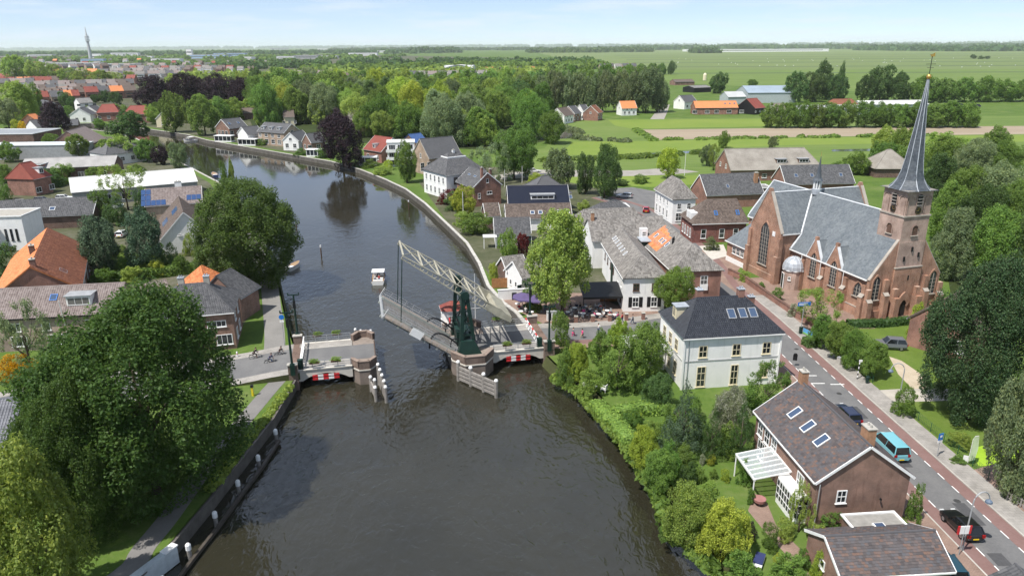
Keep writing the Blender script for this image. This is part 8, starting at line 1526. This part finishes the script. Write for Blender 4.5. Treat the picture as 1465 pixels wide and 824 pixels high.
q = at(1340, 654); t = thing('information_sign', 'blue information sign on a post by the lawn fence', 'sign', q, rad(20)); MB().tube([(0, 0, 0), (0, 0, 2.6)], .04, 6).build('post', GREY, t); MB().box(-.3, .3, -.03, .03, 2.1, 2.9).build('panel', BLUE, t); MB().box(-.3, .3, -.035, .035, 1.8, 2.08).build('white_panel', WHITE, t); MB().box(-.15, .15, -.04, -.03, 2.45, 2.7).build('pictogram', WHITE, t)
q = at(1384, 664); t = thing('feather_flag', 'pale green feather flag beside the pond', 'flag', q, rad(-20)); MB().tube([(0, 0, 0), (0, 0, 3.0), (.15, 0, 3.4), (.45, 0, 3.5)], .025, 5).build('pole', WHITE, t); MB().add([(.04, 0, .4), (.55, .05, .6), (.62, -.05, 2.0), (.5, .03, 3.4), (.16, 0, 3.4), (.04, 0, 3.0)], [(0, 1, 2, 3, 4, 5)]).build('cloth', plain('pale_green_cloth', (0.45, 0.56, 0.35), .8), t); MB().box(-.5, -.05, -.02, .02, .1, 1.0).build('white_board', WHITE, t)
q = at(1226, 543); t = thing('striped_post', 'black and white striped post beside the ball trees', 'post', q)
for k in range(8): MB().tube([(0, 0, k * .32), (0, 0, k * .32 + .319)], .07, 8).build('band', WHITE if k % 2 else BLACK, t)
MB().box(-.1, .3, -.05, .05, 2.56, 2.85).build('arm', WHITE, t)
q = at(1155, 482); t = thing('banner', 'blue and white banner at the street corner', 'banner', q, rad(-70)); MB().box(-1.0, 1.0, -.02, .02, .3, 1.1).build('cloth', paintm('banner_blue', (0.10, 0.35, 0.62)), t); MB().box(-1.0, 1.0, -.03, .03, .25, .5).build('green_strip', paintm('banner_green', (0.2, 0.45, 0.12)), t); [MB().tube([(x, 0, 0), (x, 0, 1.2)], .03, 5).build('post', GREY, t) for x in (-1, 1)]
q = at(1145, 478); t = thing('direction_sign', 'blue direction sign on a tall post before the church', 'sign', q, rad(6)); MB().tube([(0, 0, 0), (0, 0, 5.6)], .06, 6).build('post', GREY, t); MB().box(-1.0, 1.0, -.04, .04, 4.6, 5.2).build('panel', BLUE, t); MB().box(-.85, .5, -.05, -.04, 4.95, 5.05).build('white_line', WHITE, t); MB().box(-.85, .3, -.05, -.04, 4.75, 4.85).build('white_line', WHITE, t); MB().box(-.2, .2, -.2, .2, 0, 1.2).build('control_box', DARKG, t)
q = at(1163, 492); t = thing('traffic_sign', 'round traffic sign seen from behind at the street corner', 'sign', q); MB().tube([(0, 0, 0), (0, 0, 3.0)], .04, 6).build('post', GREY, t); MB().tube([(0, -.02, 2.7), (0, .02, 2.7)], .35, 16).build('disc', GREY, t)
q = at(1136, 524); t = thing('sandwich_board', 'small round topped road sign beside the villa', 'sign', q, rad(-20)); MB().box(-.28, .28, -.02, .02, .9, 1.7).tube([(0, -.02, 1.7), (0, .02, 1.7)], .28, 14).build('panel', BLACK, t); MB().tube([(0, .03, 0), (0, .03, 1.0)], .03, 5).build('post', GREY, t)
q = at(1200, 522); t = thing('utility_cabinet', 'small grey cabinet by the lawn fence', 'cabinet', q, rad(-70)); MB().box(-.3, .3, -.2, .2, 0, 1.1).build('body', CONC, t); MB().box(-.33, .33, -.23, .23, 1.1, 1.16).build('lid', GREY, t)
q = at(1240, 549); t = thing('litter_bin', 'green litter bin beside the striped post', 'bin', q); MB().lathe([(.2, .2), (.26, 1.0), (.2, 1.1)], 10).build('drum', DARKG, t); MB().tube([(0, 0, 0), (0, 0, .25)], .05, 6).build('foot', GREY, t)
# green wire fence on the church side
MESHF = plain('fence_green', (0.02, 0.09, 0.05), .5)
def fence(label, y0, y1, off, gap=2.4):
    t = thing('wire_fence', label, 'fence', (xr(y0) - 1.87 + off, y0, 0)); y = y0; pr = None
    while y <= y1:
        x = xr(y) - xr(y0); MB().tube([(x, y - y0, 0), (x, y - y0, 1.15)], .035, 5).build('post', MESHF, t)
        if pr is not None:
            g = MB()
            for z in (.2, .45, .7, .95, 1.12): g.beam((pr[0], pr[1], z), (x, y - y0, z), .014)
            for k in range(1, 8): f = k / 8; g.beam((pr[0] + (x - pr[0]) * f, pr[1] + (y - y0 - pr[1]) * f, .1), (pr[0] + (x - pr[0]) * f, pr[1] + (y - y0 - pr[1]) * f, 1.12), .01)
            g.build('wire_panel', MESHF, t)
        pr = (x, y - y0); y += gap
fence('green wire fence in front of the duckweed pond', 62, 78, 6.2); fence('green wire fence in front of the ball trees', 84, 101, 6.2)
q = at(1440, 716); t = thing('picket_fence', 'grey wooden picket fence at the right edge', 'fence', q, rad(-62))
for k in range(14): MB().box(k * .3 - .07, k * .3 + .07, -.02, .02, .05, 1.0).build('picket', WOOD, t)
for z in (.3, .8): MB().box(-.1, 4.1, .02, .06, z, z + .08).build('rail', WOOD, t)
# left bank signs
q = at(408, 500); t = thing('cycle_sign', 'round blue cycle sign on a pole beside the riverside road', 'sign', q, rad(5)); MB().tube([(0, 0, 0), (0, 0, 5.4)], .04, 6).build('post', GREY, t); MB().tube([(0, -.04, 5.1), (0, -.02, 5.1)], .38, 16).build('disc', BLUE, t); MB().box(-.3, .3, -.03, .0, 4.3, 4.62).build('white_panel', WHITE, t)
q = at(340, 512); t = thing('waste_post', 'white bollard at the edge of the bridge road', 'bollard', q); MB().tube([(0, 0, 0), (0, 0, .9), (0, 0, 1.0)], [.12, .12, .06], 8).build('post', WHITE, t); MB().tube([(0, 0, .6), (0, 0, .7)], .125, 8).build('band', RED, t)
q = at(362, 566); t = thing('yellow_post', 'yellow gas marker post on the grass by the footpath', 'marker post', q); MB().box(-.12, .12, -.12, .12, 0, 1.2).build('post', paintm('marker_yellow', (0.65, 0.5, 0.02)), t); MB().box(-.16, .16, -.16, .16, 1.2, 1.5).build('cap', BLACK, t)
q = at(346, 612); t = thing('footpath_gate', 'dark metal gate across the shaded footpath', 'gate', q, rad(8)); MB().tube([(-1.4, 0, 0), (-1.4, 0, 1.1)], .04, 6).build('post', BLACK, t); MB().tube([(1.4, 0, 0), (1.4, 0, 1.1)], .04, 6).build('post', BLACK, t); MB().box(-1.4, 1.4, -.03, .03, .9, 1.0).build('bar', BLACK, t); MB().box(-1.4, 1.4, -.03, .03, .5, .56).build('bar', BLACK, t)
# tall flag and light poles near the mansion and fields
for px, py, ty, lb in ((722, 268, 243, 'white pole beside the brick gable'), (747, 262, 238, 'white pole on the lawn behind the solar roof'), (979, 252, 217, 'white flagpole beside the young green tree'), (663, 318, 275, 'thin white pole in front of the yellow green garden tree')):
    q = at(px, py); H_ = height(q, ty); t = thing('pole', lb, 'pole', q, 0, 'white poles'); MB().tube([(0, 0, 0), (0, 0, H_)], [.09, .06], 6).build('shaft', WHITE, t); MB().tube([(0, 0, 0), (0, 0, .3)], .16, 8).build('foot', CONC, t); MB().tube([(0, 0, H_), (0, 0, H_ + .15)], .1, 6).build('finial', GREY, t)
# ================================================================== FAR TOWN, WOODS, HAZE
# individual far houses in street rows
rw = random.Random(9); FR = [(T_RED, BRK_RED), (T_DGREY, BRK_TAN), (T_BROWN, BRK_BRN), (T_PURP, WALLW), (T_ORANGE, BRK_RED), (T_GREY, WALLW)]
_far = {}
def far_mesh(i, L_, hw, ze, zr, roof, wall):
    k = (i, L_)
    if k not in _far:
        h = L_ / 2; w_ = MB().box(-h, h, -hw + .3, hw - .3, -.3, ze + .1); w_.add([(-h, -hw + .3, ze), (-h, hw - .3, ze), (-h, 0, zr - .2), (h, -hw + .3, ze), (h, hw - .3, ze), (h, 0, zr - .2)], [(0, 1, 2)[::-1], (3, 4, 5)])
        r_ = MB().slab([(-h - .2, -hw, ze), (h + .2, -hw, ze), (h + .2, 0, zr), (-h - .2, 0, zr)], .2).slab([(h + .2, hw, ze), (-h - .2, hw, ze), (-h - .2, 0, zr), (h + .2, 0, zr)], .2); c_ = MB().box(h * .6 - .5, h * .6 + .5, -.5, .5, zr - 1, zr + 1.1)
        _far[k] = (w_.mesh('wall', wall), r_.mesh('roof', roof), c_.mesh('chimney', BRK_BRN), MB().box(-h * .7, h * .7, -hw + .22, -hw + .34, .8, 2.2).mesh('window_strip', GLASS), MB().box(-h * .7, h * .7, -hw + .22, -hw + .34, 3.4, 4.5).mesh('window_strip', GLASS))
    return _far[k]
def street(place, y0, y1, x0, x1, n, kinds, L_=9.0):
    for i in range(n):
        f = i / max(1, n - 1); px = x0 + (x1 - x0) * f; py = y0 + (y1 - y0) * f + rw.uniform(-.4, .4); q = at(px, py); roof, wall = FR[kinds[i % len(kinds)]]; b = at(px + 6, py + (y1 - y0) / max(1, x1 - x0) * 6)
        pos = 'leftmost' if i == 0 else 'rightmost' if i == n - 1 else ORD[i] + ' from the left'
        t = thing('row_house', ('%s house %s' if i in (0, n - 1) else '%s of the houses %s') % (pos, place), 'house', q, math.atan2(b.y - q.y, b.x - q.x) if abs(y1 - y0) > .1 else rw.uniform(-.05, .05), ('houses ' + place)[:60])
        for me in far_mesh(kinds[i % len(kinds)], L_, 5.5, 6.4, 11.0, roof, wall): link(me.name.split('.')[0], me, t)
street('in the red roofed street at the far left', 125, 123, 4, 78, 8, (0, 0, 2, 4, 0), 12)
street('in the grey terrace behind the copper beeches', 132, 128, 48, 186, 13, (1, 3, 5, 1, 3, 2), 10); street('in the second terrace behind the far quay', 139.5, 135, 48, 180, 10, (3, 2, 1, 5), 10); street('in the orange street before the copper beeches', 144, 140, 96, 186, 6, (4, 2, 0, 1), 10)
street('in the pale terraces below the mast', 113.5, 111.5, 160, 252, 12, (3, 5, 1, 3), 11); street('in the pale terrace above the copper beeches', 107.5, 107, 165, 250, 10, (5, 3, 1), 12); street('in the pale terrace right of the copper beeches', 113, 112, 392, 470, 9, (3, 5, 1, 3), 12); street('in the brown street below the pale terraces', 118.5, 117, 410, 545, 13, (2, 1, 5, 2), 12); street('in the grey estate beside the white hall', 114, 112.5, 590, 690, 8, (1, 5, 3), 12)
street('peeping from the wood near the white hall', 107, 106, 700, 760, 4, (4, 2, 1), 12); street('along the far left horizon road', 101, 98.5, 60, 150, 9, (1, 3, 2), 14); street('in the blue grey estate above the lane wood', 100.5, 100, 862, 905, 5, (1, 1, 5), 12)
street('in the street behind the far left wood', 151, 149, 62, 106, 5, (0, 3, 1, 4), 9); street('in the white street left of the copper tree', 166, 164, 2, 40, 4, (3, 1, 4), 9); street('in the far brown estate', 103, 102, 180, 330, 14, (2, 0, 5, 1), 13); street('on the wood edge right of the copper beeches', 122, 121, 378, 420, 4, (4, 0, 2), 10)
for j, (y, x0, x1, n) in enumerate([(121, 100, 190, 7), (117.5, 10, 120, 8), (110, 20, 150, 9), (105, 255, 360, 8), (98, 150, 300, 10), (95.5, 20, 140, 8), (94, 250, 420, 10), (90, 60, 240, 10), (145.5, 60, 92, 3), (127, 8, 44, 4)]): street('in the %s far left street' % ORD[j], y, y - .8, x0, x1, n, [(3, 1, 0, 5), (0, 5, 2), (3, 4, 1), (5, 2, 3), (1, 3, 3)][j % 5], 10 + j % 3 * 3)
# larger far sheds and works
for px, py, w_, d_, h_, m, lb in [(135, 92, 60, 20, 14, 'b', 'blue white factory block below the radio mast'), (140, 86, 40, 20, 22, 'w', 'white tower block beside the radio mast'), (110, 96, 110, 40, 9, 'w', 'long white warehouse left of the mast'), (35, 84, 260, 60, 8, 'r', 'long red brown hall at the far left'), (160, 97, 120, 40, 8, 'g', 'grey warehouse right of the mast'), (300, 84, 160, 60, 14, 'b', 'pale blue works on the horizon'), (272, 80, 30, 20, 34, 'w', 'white silo tower on the horizon'), (345, 86, 90, 40, 10, 'w', 'white long shed on the left horizon'), (410, 86, 60, 30, 12, 'w', 'white fronted works in the far wood'), (440, 84.5, 90, 40, 12, 'g', 'grey works beside the white fronted one'), (470, 84, 70, 30, 10, 'w', 'pale shed at the far wood edge'), (658, 106, 46, 26, 13, 'w', 'big white arched hall in the wood'), (200, 84, 130, 40, 9, 'w', 'white low works behind the terraces'), (60, 82, 120, 40, 12, 'w', 'pale shed row at the far left skyline'), (180, 80, 150, 40, 16, 'w', 'white works right of the radio mast'), (240, 89, 90, 30, 10, 'w', 'white depot behind the brown estate'), (330, 80.5, 160, 40, 14, 'b', 'pale blue hall under the left horizon'), (520, 80, 140, 40, 13, 'w', 'long white hall under the centre horizon'), (470, 72.5, 260, 60, 22, 'w', 'pale office block on the horizon left of centre'), (400, 71.5, 300, 60, 26, 'g', 'grey flats on the horizon'), (1100, 74.5, 700, 60, 16, 'w', 'white greenhouse strip on the right horizon'), (1010, 74, 300, 60, 14, 'w', 'white shed left of the greenhouse strip'), (560, 75.5, 200, 50, 14, 'w', 'white sheds on the centre horizon')]:
    q = at(px, py); mm = dict(w=WHITE, b=plain('pale_blue_clad', (0.32, 0.45, 0.58), .6), g=plain('far_grey', (0.36, 0.37, 0.38), .8), r=plain('far_red', (0.26, 0.13, 0.10), .9))[m]
    t = thing('works_building', lb, 'building', q, rad(rw.uniform(-6, 6))); MB().box(-w_ / 2, w_ / 2, -d_ / 2, d_ / 2, -.5, h_).build('wall', mm, t)
    if 'arched' in lb: MB().add([(x, y, h_ - 4 + 5 * math.sin(math.pi * k / 8)) for y in (-d_ / 2 - 1, d_ / 2 + 1) for k, x in enumerate([-w_ / 2 + w_ * j / 8 for j in range(9)])], [(k, k + 1, k + 10, k + 9) for k in range(8)]).build('roof', T_WHITE, t)
    else: MB().box(-w_ / 2 - .5, w_ / 2 + .5, -d_ / 2 - .5, d_ / 2 + .5, h_, h_ + .6).build('roof', plain('far_roof', (0.42, 0.42, 0.41), .8), t)
    MB().box(-w_ * .45, w_ * .45, -d_ / 2 - .2, -d_ / 2 + .1, h_ * .45, h_ * .62).build('window_strip', GLASS, t)
# radio mast with platforms
q = Vector((-1490, 2650, 0)); t = thing('radio_mast', 'tall concrete radio mast with platforms on the left horizon', 'radio mast', q); MB().lathe([(6.5, -2), (5, 40), (4, 62), (4, 66)], 14).build('shaft', plain('mast_grey', (0.45, 0.47, 0.48), .8), t)
for z in (66, 71, 76, 81): MB().lathe([(4, z - 2), (7.5, z - 1), (7.5, z + 1.4), (4, z + 1.8)], 14).build('platform', MATS['mast_grey'], t)
MB().lathe([(4, 82), (2.2, 92), (1.6, 94), (1.2, 104), (.4, 114)], 10).build('aerial', MATS['mast_grey'], t)
# far woods that read as masses: clumps of leaf faces along belts
def belt(label, pts, n, hr, wr, leaf, seed, depth=0.0):
    rng = np.random.default_rng(seed); C, N = [], []; P = [at(*p) for p in pts]; seg = [(P[i + 1] - P[i]).length for i in range(len(P) - 1)]; tot = sum(seg); o = P[0]
    for k in range(n):
        s = rng.uniform(0, tot); i = 0
        while s > seg[i] and i < len(seg) - 1: s -= seg[i]; i += 1
        c = P[i].lerp(P[i + 1], min(1, s / seg[i])) - o; h_ = rng.uniform(*hr); w_ = rng.uniform(*wr); m = 70; d = rng.normal(size=(m, 3)); d /= np.linalg.norm(d, axis=1, keepdims=True); d[:, 2] = np.abs(d[:, 2]) * rng.uniform(.3, 1, m)
        p = np.array([c.x, c.y + rng.uniform(-1, 1) * depth, h_ * .12]) + d * np.array([w_ / 2, w_ / 2, h_ * .85]) * rng.uniform(.75, 1.05, (m, 1)); C.append(p); N.append(d + rng.normal(size=(m, 3)) * .5)
    me = leaf_mesh('woodland', np.vstack(C), np.vstack(N), float(np.mean(wr)) * .17, rng, .75); ob = tag(link('woodland', me), label, 'woodland', None, 'stuff'); ob.location = o; set_mat(ob, LM[leaf])
belt('distant mixed wood behind the river wood', [(345, 128), (560, 124), (785, 120)], 150, (11, 17), (14, 22), 'green', 1, 40); belt('distant wood band above it', [(250, 118), (480, 112), (785, 108)], 170, (10, 16), (15, 24), 'light', 2, 60); belt('dark wood band before the polder', [(440, 105), (640, 101), (860, 97)], 180, (12, 18), (18, 28), 'green', 3, 120); belt('dark far wood on the centre rise', [(300, 97), (560, 92), (850, 92)], 200, (12, 18), (20, 34), 'dark', 4, 250)
belt('garden trees between the far terraces', [(0, 131), (100, 129), (250, 122)], 26, (4, 7), (7, 12), 'green', 5, 30); belt('street trees of the far left town', [(-20, 108), (140, 104), (300, 100)], 40, (7, 11), (14, 22), 'light', 6, 120); belt('tree band behind the far left town', [(-40, 97), (180, 92), (420, 90)], 60, (8, 12), (20, 34), 'green', 7, 200); belt('green belt under the left horizon', [(-60, 88), (300, 85), (560, 83)], 120, (11, 17), (30, 50), 'green', 8, 500)
belt('dark tree line on the left horizon', [(-100, 79), (300, 77.5), (640, 75.5)], 260, (14, 22), (60, 100), 'dark', 10, 900); belt('tree line on the centre horizon', [(480, 72.5), (700, 72), (900, 71)], 200, (16, 28), (80, 140), 'dark', 11, 800); belt('dark plantation on the centre horizon', [(590, 76), (655, 75.5)], 60, (30, 40), (60, 100), 'dark', 12, 200); belt('plantation left of the polder', [(760, 75.5), (850, 75), (915, 74.2)], 120, (20, 28), (60, 110), 'dark', 13, 300); belt('dark block of trees on the polder edge', [(992, 76.5), (1021, 76.2)], 40, (26, 34), (40, 60), 'dark', 14, 100)
belt('tree line on the right horizon', [(900, 71.5), (1150, 70), (1500, 67.8)], 260, (20, 32), (120, 200), 'dark', 15, 900); belt('tree strip beyond the polder', [(1240, 72.5), (1350, 73.5), (1490, 72.5)], 120, (22, 30), (70, 120), 'dark', 16, 300); belt('last hazy tree line on the whole horizon', [(-300, 73.2), (700, 68.2), (1800, 63)], 420, (24, 44), (300, 500), 'dark', 17, 1500); belt('reeds and bushes along the pasture ditch', [(800, 181), (830, 190), (826, 200), (905, 204)], 40, (1.2, 2.2), (3, 6), 'grey', 18, 2); belt('reeds along the meadow ditch', [(775, 231), (880, 228), (960, 222), (1010, 219)], 60, (1.0, 1.8), (3, 6), 'green', 19, 2); belt('reeds along the far meadow edge', [(910, 186.5), (935, 201.5), (1120, 197.5), (1330, 195)], 70, (.8, 1.4), (3, 6), 'green', 20, 2); belt('rough bank plants below the villa garden', [(790, 541), (830, 566), (866, 606), (900, 645)], 60, (.4, .9), (1.0, 1.8), 'light', 21, .4); belt('bank plants further down the garden', [(900, 645), (940, 708), (962, 770), (1010, 806), (1040, 840)], 50, (.5, 1.2), (1.2, 2.2), 'green', 22, .4); belt('rough green strip on top of the left quay', [(416, 552), (380, 600), (345, 645), (300, 702)], 60, (.3, .7), (.9, 1.6), 'light', 23, .3)
# grazing flock on the polder, specks at this distance
g = MB()
for k in range(55): q = at(rw.uniform(960, 1465), rw.uniform(83, 97)); g.box(q.x - .8, q.x + .8, q.y - .4, q.y + .4, .3, 1.2)
tag(g.build('grazing_flock', WHITE), 'scattered pale sheep grazing far out on the polder', 'flock', None, 'stuff')
# ditches cutting the polder
for k, y in enumerate((77.5, 80.2, 83.5, 88.0, 94.0, 103.0)): sheet('ditch', [(880 + k * 8, y + 2.2 - .02), (1465, y - .15), (2300, y - 3), (2300, y - 2.9 + k * .06), (1465, y + .12 + k * .12), (880 + k * 8, y + 2.5 + k * .1)], plain('ditch_reed', (0.055, 0.085, 0.035), .9), .06)
# ---- haze: one even body of air round everything
g = MB(); g.box(-27000, 27000, -400, 27000, -6, 125); hz = g.build('haze', None); hz['kind'] = 'stuff'; hz['label'] = 'thin summer haze over the land'; hz['category'] = 'haze'
hz.data.materials.clear(); m = bpy.data.materials.new('haze_air'); m.use_nodes = True; tn = m.node_tree; tn.nodes.clear(); out = tn.nodes.new('ShaderNodeOutputMaterial'); pv = tn.nodes.new('ShaderNodeVolumePrincipled'); pv.inputs['Color'].default_value = (0.90, 0.95, 1.0, 1); pv.inputs['Density'].default_value = 4.0e-5; pv.inputs['Anisotropy'].default_value = 0.0; tn.links.new(pv.outputs[0], out.inputs['Volume']); hz.data.materials.append(m)
